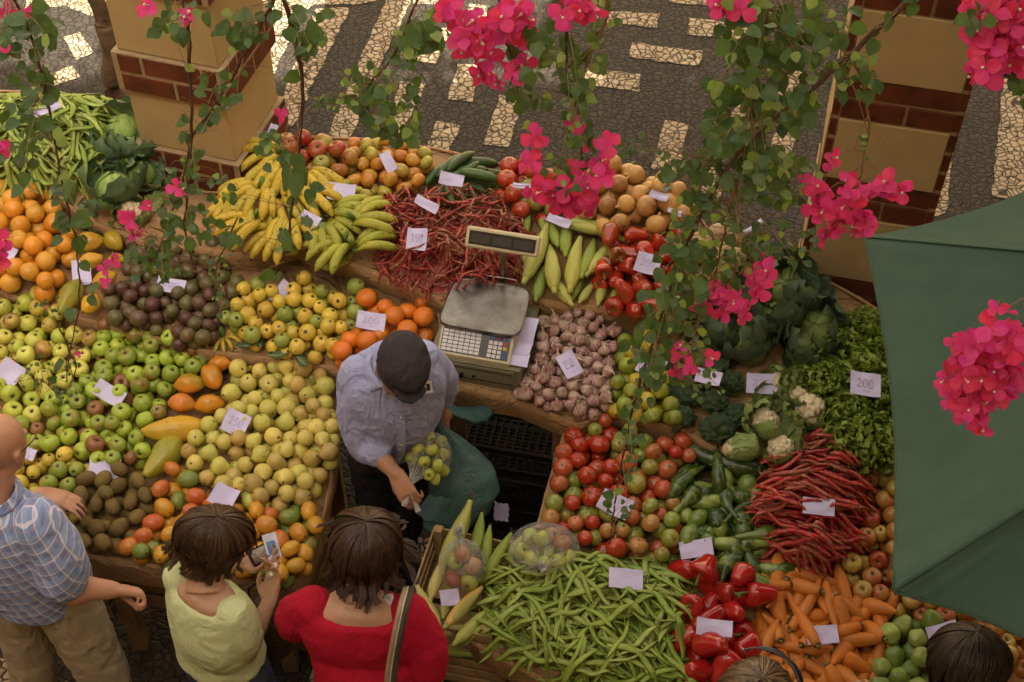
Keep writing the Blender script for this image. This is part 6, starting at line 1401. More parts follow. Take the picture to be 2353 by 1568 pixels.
def hairdo(root, M, n_, mat, rx=(.090,.108,.104), hang=.10, fringe=.06, flick=.02, w_=.0042, seed=1, part=(.015,-.03), vol=.02, name='hair', wave=.5, cap=None):
    rs = random.Random(seed); m = MB()
    m.lathe([(math.sin(t)*.97, math.cos(t)*.97) for t in [PI*.0+PI*.60*k/12+1e-3 for k in range(13)]][::-1], 26, 0, M @ Matrix.Translation((0,-.014,.028)) @ Matrix.Diagonal((*rx, 1)) @ Matrix.Rotation(R(-14), 4, 'X'))
    NL = 34; LK = [[rs.random() for _ in range(5)] for _ in range(NL*4)]
    for k in range(n_):
        ph_ = rs.uniform(0, 2*PI); fwd = math.sin(ph_); row = rs.randrange(4); lk = LK[(int(ph_/(2*PI)*NL+row*.5) % NL)+NL*row]; cen = (int(ph_/(2*PI)*NL+row*.5)-row*.5+.5)/NL*2*PI
        th0 = (row+rs.random())/4*1.15; th1 = 1.80 if fwd < .45 else 1.35; th1 += lk[0]*.2-.1
        L = hang if fwd < .3 else (hang*.5 if fwd < .6 else fringe); L *= .62+.30*lk[1]+.12*rs.random()+.05*row*0; lay = vol*(.25+.6*lk[2]+.15*rs.random())*(1-.15*row); pts = []; ph1 = ph_+(lk[3]-.5)*.35
        ph1 += (cen-ph_)*.22
        for j in range(7):
            th = th0+(th1-th0)*j/6; a = ph_+(ph1-ph_)*(j/6)**1.5+.03*math.sin(j*1.1+row*2+lk[4]*6); b = 1+lay/.1*(.35+.65*math.sin(min(th, PI/2))); pts.append(Vector((math.cos(a)*math.sin(th)*rx[0]*b+part[0]*(1-j/6), math.sin(a)*math.sin(th)*rx[1]*b-.014+part[1]*(1-j/6), math.cos(th)*rx[2]*b+.028)))
        o_ = Vector((math.cos(ph1), math.sin(ph1), 0)); t_ = Vector((-math.sin(ph1), math.cos(ph1), 0)); e = pts[-1]
        for j in (1, 2, 3):
            q = j/3; pts.append(e+Vector((0,0,-L*q*(1-.1*q)))+o_*(flick*(q*q)*(lk[2]*1.6-.5)-.016*q)+t_*(wave*.008*math.sin(q*3+lk[4]*6)*q+(rs.random()-.5)*.004*q))
        pts = [M @ p for p in crv(pts, 14)]; m.tube(pts, [w_*rs.uniform(.8,1.2)*x for x in lerp_list([.6,1,1.1,1.05,.9,.35], 14)], 4, 0, .5, caps=False)
    m.grid(lambda s, t: M @ Vector((math.cos(PI*(1.0+.0)+PI*s)*(rx[0]*.97-.012*t), math.sin(PI+PI*s)*(rx[1]*.95-.02*t)-.014, .028-.02-hang*.85*t)), 20, 6, 0)
    return m.build(name, mat, root, True)
def sectioned(pts, s, a): return [(Vector(p), Vector(s), x, y) for p, (x, y) in zip(pts, a)]
def shoe(m, p, d, L=.27):
    d = Vector((d[0], d[1], 0)).normalized(); p = Vector((p[0], p[1], 0)); m.tube(crv([p-d*.07+Vector((0,0,.045)), p+Vector((0,0,.05)), p+d*.09+Vector((0,0,.04)), p+d*(L-.08)+Vector((0,0,.028))], 12), lerp_list([.036,.046,.044,.046,.024], 12), 14, 0, .8)
    m.box((-.042,-.10,0), (.042,L-.075,.022), 0, Matrix.Translation(p) @ Matrix.Rotation(math.atan2(-d.x, d.y), 4, 'Z'), .008)
M_denim = cloth('blue_denim', (.045,.060,.095), .15); M_bshoe = plain('black_leather', (.012,.011,.011), .35, .2, 20, .2, .5); M_brshoe = plain('brown_leather', (.16,.08,.035), .5, .2, 20, .2, .4)
def legs(root, hipc, s, f, hw, z0, mat, name, r=(.095,.075,0.040), foot=None, shm=None, kneeb=.02, step=.03, col=None):
    m = MB(); s = Vector(s).normalized(); f = Vector(f).normalized(); hipc = Vector(hipc)
    for k, sd in enumerate((-1, 1)):
        h = hipc+s*(sd*hw); ft = (Vector(foot[k]) if foot else h+s*(sd*.02)+f*(step*sd)); ft = Vector((ft.x, ft.y, .09)); kn = h.lerp(ft, .5)+f*kneeb
        limb(m, [h, h.lerp(kn, .5), kn, kn.lerp(ft, .5), ft], [r[0], r[0]*.92, r[1], r[1]*.9, r[2]], 18)
    loft(m, [(hipc+Vector((0,0,.09)), s, hw+.075, .105), (hipc, s, hw+.088, .122), (hipc-Vector((0,0,.10)), s, hw+.08, .115)], 8, 24)
    o = m.build(name, mat, root); remesh(o, .011, 4, ((.018,.10), (.008,.035)))
    for k, sd in enumerate((-1, 1)):
        h = hipc+s*(sd*hw); ft = (Vector(foot[k]) if foot else h+s*(sd*.02)+f*(step*sd)); q = MB(); shoe(q, ft, f); o2 = q.build('shoe', shm or M_bshoe, root); remesh(o2, .007, 2)
# ---------------------------------------------------------------- the seller
S_ = Vector((.94,.34,0)); F_ = Vector((.34,-.94,0))
mc = P(895, 850, 1.38); base = Vector((mc.x, 3.45, 0))
sel = empty('person', base, 'market seller in grey cap and lavender-grey shirt, lifting a clear bag of apples', 'person')
shL = P(812, 866, 1.385); shR = P(984, 826, 1.40); S_ = (shR-shL); S_.z = 0; S_.normalize(); F_ = Vector((S_.y, -S_.x, 0)); mid = (shL+shR)/2
pel = Vector((mid.x-.035, mid.y+.04, .94)); M_lav = cloth('lavender_grey_shirt', (.36,.39,.62), .05, .85, .45, 9); M_skA = skin_mat('tanned_skin', (.42,.22,.125)); M_dk = cloth('charcoal_trousers', (.022,.022,.026), .2)
M_ = HM(P(919, 850, 1.525), math.degrees(math.atan2(-F_.x, F_.y)), -34, -15)
wrR = P(912, 1092, 1.09); elR = P(838, 1012, 1.12); wrL = P(1006, 940, 1.0); elL = P(1018, 888, 1.15)
b = MB(); head(b, M_, mid+Vector((0,.02,.02))+F_*.02); limb(b, [mid-F_*.02, pel.lerp(mid, .5), pel], [.09,.11,.10], 18)
limb(b, [shL, elR, elR.lerp(wrR, .5), wrR], [.045,.040,.038,.026], 14); limb(b, [shR, elL, elL.lerp(wrL, .5), wrL], [.045,.040,.037,.026], 14)
dR = (P(937,1138,1.05)-wrR); hand(b, wrR, dR, Vector((-.5,-.3,.8)), .85, 1, 1.05, .02, 1.0); dL = (P(1010,984,.92)-wrL); hand(b, wrL, dL, Vector((.1,-.6,.8)), .75, -1, 1.05, .04, .9)
FT = [Vector((pel.x-.11, pel.y+.06, .09)), P(935, 1262, .09)]
for k, sd in enumerate((-1, 1)): h = pel+S_*sd*.085; limb(b, [h, h.lerp(FT[k], .5)+F_*.02, FT[k]], [.06,.045,.035], 12)
remesh(b.build('body', M_skA, sel), .0055, 5)
q = MB(); up = Vector((0,0,1))
loft(q, [(pel+Vector((0,0,.0)), S_, .170, .125), (pel+Vector((0,0,.12))+F_*.03, S_, .178, .145), (pel.lerp(mid, .6)+F_*.045, S_, .185, .14), (mid-Vector((0,0,.04))+F_*.02, S_, .200, .115), (mid+Vector((0,0,.03)), S_, .150, .085), (mid+Vector((0,0,.07))+F_*.015, S_, .075, .068)], 30, 32, 0, .9, .02, 7)
cR = elR.lerp(wrR, .33); cL = elL.lerp(wrL, .45)
limb(q, [shL-S_*(-.02), shL.lerp(elR, .5)+Vector((-.01,0,0)), elR, cR], [.078,.076,.070,.062], 18); limb(q, [shR-S_*.02, shR.lerp(elL, .5), elL, cL], [.076,.070,.062,.054], 18)
q.tube([cR+(elR-cR)*.25, cR+(wrR-cR)*.02], [.067,.066], 18); q.tube([cL+(elL-cL)*.3, cL+(wrL-cL)*.02], [0.040,.057], 18)
o = q.build('shirt', M_lav, sel); remesh(o, .008, 3, ((.014,.11), (.010,.045), (.004,.014)))
q = MB()                       # collar, placket, pocket flap
for sd in (-1, 1):
    a = mid+Vector((0,0,.075))-F_*.055; c1 = mid+S_*sd*.075+Vector((0,0,.075))+F_*.02; c2 = mid+S_*sd*.045+Vector((0,0,.035))+F_*.12; c3 = mid+S_*sd*.09+Vector((0,0,.01))+F_*.105; e = mid+S_*sd*.10+Vector((0,0,.05))+F_*.0; z = mid+Vector((0,0,.045))-F_*.095
    q.grid(lambda s, t: crv([a, c1, c2], 11)[min(10, int(round(s*10)))].lerp(crv([z, e, c3], 11)[min(10, int(round(s*10)))], t)+Vector((0,0,.010*math.sin(t*PI))), 10, 5)
o = q.build('collar', M_lav, sel); so = o.modifiers.new('thick', 'SOLIDIFY'); so.thickness = .004
q = MB(); pl = crv([mid+F_*(.145)+Vector((0,0,-.02)), pel.lerp(mid, .62)+F_*.195, pel.lerp(mid, .3)+F_*.195, pel+F_*.150+Vector((0,0,.02))], 14)
q.add([v for p in pl for v in (p-S_*.017, p+S_*.017)], [(2*i, 2*i+1, 2*i+3, 2*i+2) for i in range(13)], 0)
for i in (2, 6, 10): q.ball(pl[i]+F_*.003, .0055, 1, 8)
o = q.build('button_placket', [M_lav, plain('shirt_button', (.45,.40,.30), .4)], sel)
q = MB(); q.ball((0,-.018,.070), (.094,.113,.062), 0, 26, M_); q.ball((0,-.012,0.040), (.098,.118,.030), 0, 26, M_); q.tube([M_ @ Vector(z) for z in ((-.06,.085,.062),(-.03,.110,.056),(0,.118,.054),(.03,.110,.056),(.06,.085,.062))], [.010,.016,.018,.016,.010], 10, 0, .45)
o = q.build('cap', cloth('charcoal_wool', (.042,.037,.041), .15, .9, .4, 7), sel); remesh(o, .005, 3, ((.010,.07),))
hm = NT('grizzled_hair'); f = hm.noise(180, 3); hm.bump(f, .8, .003); mgh = hm.fin(hm.mix(hm.rng(f, .35, .65), (.10,.075,.045), (.34,.29,.22)), .7, .3)
q = MB(); q.lathe([(math.sin(t), math.cos(t)) for t in [1.15+k*.12 for k in range(9)]][::-1], 26, 0, M_ @ Matrix.Translation((0,-.020,.036)) @ Matrix.Diagonal((.086,.099,.097,1)))
q.build('hair', mgh, sel); eyes(sel, M_)
q = MB()
for sd in (-1, 1): q.tube([M_ @ Vector((sd*.084,-.010,.018)), M_ @ Vector((sd*.081,.05,.016)), M_ @ Vector((sd*.070,.092,.014)), M_ @ Vector((sd*.04,.102,.010)), M_ @ Vector((sd*.008,.108,.012))], .0018, 6)
q.build('glasses', plain('steel_wire', (.45,.43,.40), .3), sel)
q = MB(); w = wrL.lerp(elL, .10); q.tube([w-(wrL-elL).normalized()*.008, w+(wrL-elL).normalized()*.008], [.031,.031], 18); q.build('wristwatch', plain('gold_band', (.45,.33,.14), .3, .1, 30, 0, .5, .9), sel)
q = MB(); pc = mid+S_*.115+F_*.128+Vector((0,0,-.075)); X_ = (S_-F_*.3+Vector((0,0,.35))).normalized(); Y_ = F_.cross(X_).normalized()
tp = P(984, 890, 1.40); cd_ = CAMD(tp); X_ = cd_.cross(Vector((0,0,1))).normalized()*-1; Y_ = cd_.cross(X_)*-1
q.add([tp+X_*a+Y_*b+cd_*.0 for a, b in ((-.016,-.020),(.013,-.022),(.017,.020),(-.010,.024))], [(0,1,2,3)], 0); q.add([tp+X_*a*.45+Y_*b*.62+cd_*.001 for a, b in ((-.016,-.020),(.013,-.020),(.016,.020),(-.012,.020))], [(0,1,2,3)], 1)
o = q.build('pocket_tag', [plain('white_tag', (.75,.72,.70), .4), M_blk], sel, False); so = o.modifiers.new('thick', 'SOLIDIFY'); so.thickness = .003
legs(sel, pel, S_, F_, .085, 0, M_dk, 'trousers', (.092,.072,0.040), [Vector((pel.x-.11, pel.y+.06, 0)), P(935, 1262, .06)], M_bshoe)

# ---------------------------------------------------------------- woman in the red shirt, seen from behind
shL = P(706, 1392, 1.345); shR = P(950, 1408, 1.345); S_ = (shR-shL); S_.z = 0; S_.normalize(); F_ = Vector((-S_.y, S_.x, 0)); mid = (shL+shR)/2; pel = Vector((mid.x+.01, mid.y-.045, .93))
red = empty('person', (pel.x, pel.y, 0), 'woman seen from behind in a red top with a striped shoulder strap', 'person')
M_skB = skin_mat('light_brown_skin', (.50,.29,.185)); M_red = cloth('crimson_cotton', (.42,.008,.030), .06, .85, .35, 6)
M_ = HM(P(838, 1262, 1.48), 8, -16); elA = P(668, 1478, 1.10)+Vector((0,.06,0)); wrA = elA+Vector((.14,.10,-.14)); elB = P(990, 1560, 1.06); wrB = P(930, 1572, .98)
b = MB(); head(b, M_, mid+Vector((0,-.005,.03)), ears=False)
limb(b, [mid+Vector((0,0,-.04)), mid.lerp(pel, .5), pel], [.085,.085,.08], 18); loft(b, [(mid+Vector((0,-.0,.055)), S_, .060, .055), (mid+Vector((0,-.005,.030)), S_, .12, .072), (mid+Vector((0,-.01,-.03)), S_, .150, .082), (mid+Vector((0,-.01,-.09)), S_, .145, .080)], 10, 24)
limb(b, [shL, elA, elA.lerp(wrA,.5), wrA], [.034,.042,.040,.027], 14); limb(b, [shR, elB, elB.lerp(wrB,.5), wrB], [.034,.044,.041,.028], 14)
hand(b, wrA, Vector((.1,.9,-.2)), Vector((0,.2,1)), .4, -1); hand(b, wrB, Vector((-.6,.5,-.2)), Vector((.2,.3,.9)), .5, 1)
for sd in (-1, 1): limb(b, [pel+S_*sd*.09, pel+S_*sd*.09+Vector((0,0,-.45)), Vector((pel.x+S_.x*sd*.11, pel.y+S_.y*sd*.11, .09))], [.05,.035,.03], 12)
remesh(b.build('body', M_skB, red), .006, 5)
q = MB()
loft(q, [(pel+Vector((0,0,-.06)), S_, .205, .150), (pel+Vector((0,0,.12)), S_, .185, .140), (mid-Vector((0,0,.20))+F_*.01, S_, .195, .145), (mid-Vector((0,.01,.09)), S_, .205, .125), (mid+Vector((0,-.012,-.012)), S_, .192, .098), (mid+Vector((0,-.01,.020)), S_, .150, .084)], 30, 32, 0, .88)
limb(q, [shL+S_*.02, shL.lerp(elA,.45)+Vector((-.012,0,0)), shL.lerp(elA,.80)], [.068,.070,.066], 18); limb(q, [shR-S_*.02, shR.lerp(elB,.45)+Vector((.01,0,0)), shR.lerp(elB,.82)], [.070,.075,.072], 18)
o = q.build('red_top', M_red, red); remesh(o, .008, 4, ((.012,.12), (.006,.045)))
q = MB(); pp = crv([mid+S_*.085+F_*.03+Vector((0,0,.055)), mid+S_*.115+F_*-.035+Vector((0,0,.035)), mid+S_*.085-F_*.075+Vector((0,0,.012)), mid+S_*.0-F_*.088+Vector((0,0,.0))], 12); q.tube([p+Vector((0,0,-.012)) for p in pp[:6]], [.020]*6, 10, 0, .5); q.build('white_vest', cloth('white_cotton', (.62,.58,.58)), red)
hairdo(red, M_, 3600, hair_mat('chestnut_hair', (.030,.013,.008), (.085,.036,.018)), (.101,.119,.112), .095, .05, .07, .0017, 3, vol=.026, wave=4.0)
q = MB(); st = crv([PY(u_, v_, mid.y+y_) for u_, v_, y_ in ((940,1350,.03),(936,1366,-.03),(928,1395,-.085),(918,1440,-.135),(908,1490,-.175),(900,1540,-.21),(896,1585,-.235))], 20)
sx = Vector((1,.1,0)); 
for k, (a0, a1, mi) in enumerate(((-.019,-.004,0),(-.004,.000,1),(.000,.019,2))):
    m_ = [(p+sx*a0+CAMD(p)*.02, p+sx*a1+CAMD(p)*.02) for p in st]; q.add([v for pr in m_ for v in pr], [(2*i, 2*i+1, 2*i+3, 2*i+2) for i in range(19)], mi)
o = q.build('shoulder_strap', [cloth('tan_webbing', (.30,.22,.14)), cloth('cream_webbing', (.5,.42,.3)), cloth('dark_webbing', (.06,.045,.035))], red); so = o.modifiers.new('thick', 'SOLIDIFY'); so.thickness = .004
sb = empty('shoulder_bag', P(905,1600,.95), 'pale shoulder bag at the hip of the red shirted woman', 'handbag'); q = MB(); c = P(915,1625,.93); q.ball(c, (.09,.06,.09), 0, 18); q.build('pouch', cloth('pale_canvas', (.5,.42,.36)), sb)
tag(sb, None, None)
card(945, 1556, 30, 34, -10, '', 'white folded papers at the hip of the red shirted woman', 1, p=P(945,1556,1.02), name='folded_paper', cat='paper', group=None)
legs(red, pel-Vector((0,0,.02)), S_, F_, .09, 0, M_denim, 'jeans', (.105,.08,.06), None, M_bshoe)

# ---------------------------------------------------------------- woman in the pale green shirt
shL = P(405, 1322, 1.275); shR = P(548, 1418, 1.27); S_ = (shR-shL); S_.z = 0; S_.normalize(); F_ = Vector((-S_.y, S_.x, 0)); mid = (shL+shR)/2; pel = P(502, 1515, .86); pel = Vector((pel.x+.01, pel.y+.02, .86))
gr = empty('person', (pel.x, pel.y, 0), 'woman in a pale lime top and jeans counting coins over the mangoes', 'person')
M_lime = cloth('lime_cotton', (.60,.65,.36), .05, .85, .35, 7); M_ = HM(P(497, 1246, 1.42), -62, -26, 0)
elR = P(560, 1502, 1.00); wrR = P(618, 1385, 1.125); wrL = P(560, 1292, 1.12); elL = mid+F_*.12-S_*.2+Vector((0,0,-.2))
b = MB(); head(b, M_, mid+Vector((0,0,.03)), ears=False); limb(b, [mid+Vector((0,0,-.04)), mid.lerp(pel, .5), pel], [.078,.078,.07], 18); loft(b, [(mid+Vector((0,0,.05)), S_, .055, .052), (mid+Vector((0,0,.026)), S_, .105, .066), (mid+Vector((0,0,-.03)), S_, .122, .074), (mid+Vector((0,0,-.09)), S_, .118, .074)], 10, 24)
limb(b, [shL, elL, elL.lerp(wrL,.5), wrL], [.032,.036,.034,.024], 14); limb(b, [shR, elR, elR.lerp(wrR,.5), wrR], [.032,.040,.036,.024], 14)
hand(b, wrR, P(630,1318,1.19)-wrR, Vector((.55,.3,-.5)), .42, 1, .98, .10, .5); tipsL = hand(b, wrL, P(604,1284,1.14)-wrL, Vector((-.2,.3,-.9)), .35, -1, .95, .08, .6)
for sd in (-1, 1): limb(b, [pel+S_*sd*.085, pel+S_*sd*.085+Vector((0,0,-.40)), Vector((pel.x+S_.x*sd*.105, pel.y+S_.y*sd*.105, .09))], [.045,.032,.028], 12)
remesh(b.build('body', M_skB, gr), .0055, 5)
q = MB()
loft(q, [(pel+Vector((0,0,.02)), S_, .168, .135), (pel+Vector((0,0,.12)), S_, .158, .128), (mid-Vector((0,0,.18)), S_, .162, .130), (mid-Vector((0,0,.08)), S_, .168, .112), (mid+Vector((0,0,-.014)), S_, .158, .090), (mid+Vector((0,0,.014)), S_, .130, .076)], 30, 32, 0, .88)
limb(q, [shL+S_*.02, shL.lerp(elL,.6)], [.062,.064], 18); limb(q, [shR-S_*.02, shR.lerp(elR,.40)+Vector((.008,-.004,0)), shR.lerp(elR,.70)], [.062,.066,.065], 18)
o = q.build('lime_top', M_lime, gr); remesh(o, .0075, 4, ((.012,.11), (.007,.04)))
hairdo(gr, M_, 3400, hair_mat('brown_hair', (.044,.022,.011), (.115,.060,.029)), (.098,.116,.108), .085, .055, .035, .0016, 8, vol=.020, wave=2.0)
legs(gr, pel-Vector((0,0,.03)), S_, F_, .085, 0, M_denim, 'jeans', (.098,.074,.056), None, M_bshoe)
pu = P(600, 1274, 1.165); pe = empty('coin_purse', pu, 'small open purse with purple rim held by the lime topped woman', 'purse'); q = MB(); T_ = Matrix.Translation(pu) @ Matrix.Rotation(R(35), 4, 'Z') @ Matrix.Rotation(R(25), 4, 'X')
q.box((-.042,-.030,-.012), (.042,.030,.008), 0, T_, .006); q.build('pouch', plain('purple_leather', (.05,.02,.06), .4), pe)
q = MB(); q.box((-.034,-.023,.0085), (.034,.023,.0105), 0, T_); q.build('coin_lining', plain('coin_lining', (.35,.30,.26), .4, .6, 160, .5, .5), pe)
nt_ = P(622, 1256, 1.18); q = MB(); T_ = Matrix.Translation(nt_) @ Matrix.Rotation(R(20), 4, 'Z') @ Matrix.Rotation(R(30), 4, 'X'); q.box((-.020,-.045,-.001), (.028,.045,.001), 0, T_); q.box((-.012,-.030,.0012), (.018,.018,.0016), 1, T_); tag(q.build('banknote', [plain('note_paper', (.60,.62,.70), .6), plain('note_blue', (.16,.26,.50), .6, .4, 80)], smooth=False), 'blue and white banknote behind the purse in the hand of the lime topped woman', 'banknote')
for i, (u, v, z, lab) in enumerate(((632,1302,1.215,'round coin lying on the fingertips of the lime topped woman'),(622,1322,1.20,'second coin in the palm of the lime topped woman'))):
    q = MB(); c = P(u, v, z); q.lathe([(.012,-.001),(.0125,0),(.012,.001)], 18, 0, Matrix.Translation(c) @ Matrix.Rotation(R(35), 4, 'X')); tag(q.build('coin', plain('coin_silver', (.62,.58,.50), .3, .1, 30, 0, .5, .6)), lab, 'coin', 'coins')

# ---------------------------------------------------------------- bald man in the plaid shirt
shR = P(100, 1205, 1.40); S_ = Vector((.93,-.36,0)).normalized(); F_ = Vector((-S_.y, S_.x, 0)); shL = shR-S_*.37; mid = (shL+shR)/2; pel = Vector((shR.x-.165, mid.y+.02, .93))
bm = empty('person', (pel.x, pel.y, 0), 'bald man in a blue plaid shirt and khaki trousers at the left border', 'person'); M_skC = skin_mat('ruddy_skin', (.50,.26,.165), .2)
def plaid():
    n = NT('blue_plaid_cotton'); at = n.co(scale=(1,1,1)); mp = n.n('Mapping'); n.l(at, mp.inputs[0]); mp.inputs['Rotation'].default_value = (0, R(20), 0); sx = n.n('SeparateXYZ'); n.l(mp.outputs[0], sx.inputs[0])
    u = sx.outputs[0]; v = n.math('ADD', sx.outputs[2], n.math('MULTIPLY', sx.outputs[1], -.35))
    def line(x, per, off, w_): f = n.math('FRACT', n.math('MULTIPLY', n.math('ADD', x, off+10), 1/per)); return n.math('LESS_THAN', n.math('ABSOLUTE', n.math('SUBTRACT', f, .5)), w_)
    c = n.mix(n.math('MULTIPLY', line(u, 0.040, 0, .20), .5), (.17,.25,.50), (.34,.42,.66)); c = n.mix(n.math('MULTIPLY', line(v, 0.040, 0, .20), .5), c, (.34,.42,.66))
    for x in (u, v): c = n.mix(n.math('MULTIPLY', line(x, 0.040, .010, .055), .75), c, (.72,.68,.72)); c = n.mix(n.math('MULTIPLY', line(x, 0.040, .019, .03), .7), c, (.42,.24,.22))
    n.bump(n.noise(8, 4, .55, dist=1.4), .4, .02); return n.fin(c, .85, .2)
M_ = HM(P(2, 1030, 1.60), -24, -14); elR = P(150, 1352, 1.11); wrR = P(262, 1356, 1.03); wrL = P(98, 1136, 1.00); elL = wrL-F_*.21+Vector((-.07,0,.0))
b = MB(); head(b, M_, mid+Vector((0,0,.03)), 1.1); limb(b, [mid, mid.lerp(pel, .5), pel], [.09,.09,.09], 18); limb(b, [shL, elL, elL.lerp(wrL,.5), wrL], [.055,.048,.044,.030], 14)
limb(b, [shR, elR, elR.lerp(wrR,.45), wrR], [.045,.048,.046,.031], 16); hand(b, wrR, P(318,1362,.995)-wrR, Vector((.1,.75,.6)), 1.35, -1, 1.12, .0, 1.0); hand(b, wrL, P(140,1146,.99)-wrL, Vector((0,.2,1)), .35, 1, 1.05, .1, .4)
for sd in (-1, 1): limb(b, [pel+S_*sd*.1, (pel+S_*sd*.1).lerp(pel+Vector((-.17,-.10,-.84) if sd < 0 else (.20,-.20,-.84)), .5), pel+Vector((-.17,-.10,-.84) if sd < 0 else (.20,-.20,-.84))], [.055,.04,.035], 12)
remesh(b.build('body', M_skC, bm), .0055, 5)
q = MB()
loft(q, [(pel+Vector((0,0,-.03)), S_, .205, .170), (pel+Vector((0,0,.12)), S_, .205, .175), (mid-Vector((0,0,.18))+F_*.01, S_, .205, .165), (mid-Vector((0,0,.06)), S_, .208, .130), (mid+Vector((0,0,.02)), S_, .165, .095), (mid+Vector((0,0,.055)), S_, .078, .075)], 30, 32, 0, .88)
limb(q, [shL+S_*.02, shL.lerp(elL,.7)], [.085,.085], 18); limb(q, [shR-S_*.02, shR.lerp(elR,.45)+Vector((.012,0,0)), shR.lerp(elR,.84)], [.086,.092,.090], 20)
M_pl = plaid(); o = q.build('plaid_shirt', M_pl, bm); remesh(o, .008, 4, ((.014,.11), (.008,.04)))
q = MB(); ring = [mid+Vector((0,0,.06))+S_*(.078*math.cos(a))+F_*(.078*math.sin(a)+.01) for a in [k*PI/12 for k in range(25)]]
q.grid(lambda s, t: ring[min(24, int(round(s*24)))]+((ring[min(24, int(round(s*24)))]-mid).normalized()*(.020*t))+Vector((0,0,.028-.045*t)), 24, 5); o = q.build('collar', M_pl, bm); so = o.modifiers.new('thick', 'SOLIDIFY'); so.thickness = .004
q = MB()
for sd in (-1, 1): q.tube([M_ @ Vector((sd*.084,-.018,.016)), M_ @ Vector((sd*.080,.05,.018)), M_ @ Vector((sd*.070,.094,.016)), M_ @ Vector((sd*.03,.106,.006))], .0022, 6)
q.build('glasses', M_blk, bm); eyes(bm, M_)
M_kh = cloth('khaki_cotton', (.34,.27,.175), .08, .85, .5, 5)
legs(bm, pel-Vector((0,0,.02)), S_, F_, .105, 0, M_kh, 'trousers', (.120,.098,.080), [pel+Vector((-.17,-.10,0)), pel+Vector((.20,-.20,0))], M_bshoe)

# ---------------------------------------------------------------- heads at the lower border
def bystander(u, v, z, yaw, pitch, label, hm_, topm, hang, seed, rx, extra=None, sweep=0.0):
    c = P(u, v, z); root = empty('person', (c.x, c.y-.08, 0), label, 'person'); M_ = HM(c, yaw, pitch); mid = c+Vector((0,-.07,-.16)); pel = Vector((c.x, c.y-.1, .88)); S_ = Matrix.Rotation(R(yaw), 3, 'Z') @ Vector((1,0,0)); F_ = Matrix.Rotation(R(yaw), 3, 'Z') @ Vector((0,1,0)); b = MB(); head(b, M_, mid+Vector((0,0,.03)))
    limb(b, [mid, mid.lerp(pel, .5), pel], [.07,.07,.07], 16)
    for sd in (-1, 1):
        sh = mid+S_*sd*.165-Vector((0,0,.03)); el = sh+Vector((0,0,-.27))-F_*.02; wr = el+F_*.18+Vector((0,0,.05)); limb(b, [sh, el, el.lerp(wr,.5), wr], [.045,.038,.033,.024], 12); hand(b, wr, F_, Vector((0,0,1)), .4, -sd, .95)
        limb(b, [pel+S_*sd*.085, pel+S_*sd*.085+Vector((0,0,-.40)), Vector((pel.x+S_.x*sd*.105, pel.y+S_.y*sd*.105, .09))], [.045,.032,.028], 12)
    remesh(b.build('body', M_skB, root), .007, 5); q = MB(); loft(q, [(pel, S_, .17, .13), (mid-Vector((0,0,.2)), S_, .17, .13), (mid-Vector((0,0,.06)), S_, .178, .11), (mid+Vector((0,0,.02)), S_, .13, .08)], 22, 26, 0, .88)
    for sd in (-1, 1): sh = mid+S_*sd*.150-Vector((0,0,.03)); limb(q, [sh, sh+S_*sd*.02+Vector((0,0,-.16))], [.07,.068], 16)
    remesh(q.build('top', topm, root), .010, 4, ((.02,.1),)); hairdo(root, M_, 800, hm_, rx, hang, .05, .01, .0034, seed, vol=.012); legs(root, pel, S_, F_, .085, 0, M_denim, 'jeans', (.098,.074,.056))
    return root, M_
bystander(2215, 1535, 1.52, 10, -30, 'dark haired person at the lower right border, only the crown of the head showing', hair_mat('near_black_hair', (.012,.008,.006), (.050,.030,.020)), cloth('navy_cotton', (.03,.035,.06)), .10, 12, (.104,.122,.112))
r_, M_ = bystander(1735, 1600, 1.50, -50, -14, 'light haired person with sunglasses pushed up on the head, below the red peppers', hair_mat('dark_blond_hair', (.055,.032,.014), (.24,.16,.085)), cloth('grey_cotton', (.2,.2,.2)), .06, 14, (.095,.112,.106))
q = MB(); pp = [M_ @ Vector((.108*math.cos(a), .075*math.sin(a)+.03, .100-.03*math.cos(a)**2)) for a in [PI*k/14 for k in range(15)]]; q.tube(pp, [.004]*4+[.010]*3+[.005]+[.010]*3+[.004]*4, 10, 0, .5); q.build('sunglasses', M_blk, r_)
# ================================================================ PARASOL
M_green = NT('green_canvas'); n = M_green; wv = n.n('TexWave'); wv.inputs['Scale'].default_value = 160; n.l(n.co(), wv.inputs['Vector'])
n.bump(n.math('ADD', n.noise(3.5, 3, .6), n.math('MULTIPLY', wv.outputs[1], .02)), .35, .02); M_green = n.fin(n.mix(n.rng(n.noise(6, 4), .3, .7), (.042,.085,.056), (.054,.104,.070)), .75, .25)
UC = Vector((2.15, 2.46, 0)); ue = 2.2; UR = 1.31
pa = empty('market_parasol', UC, 'dark green hexagonal canvas parasol at the right edge over the apples', 'parasol')
cor = [Vector((UC.x+UR*math.cos(R(a)), UC.y+UR*math.sin(R(a)), ue)) for a in (146, 206, 266, 326, 386, 446)]
cor[0] = P(1990, 545, ue); cor[1] = P(2056, 1357, ue); cor[2] = P(2480, 1530, ue); cor[5] = P(2560, 328, ue)
apex = Vector((UC.x, UC.y, 2.78))
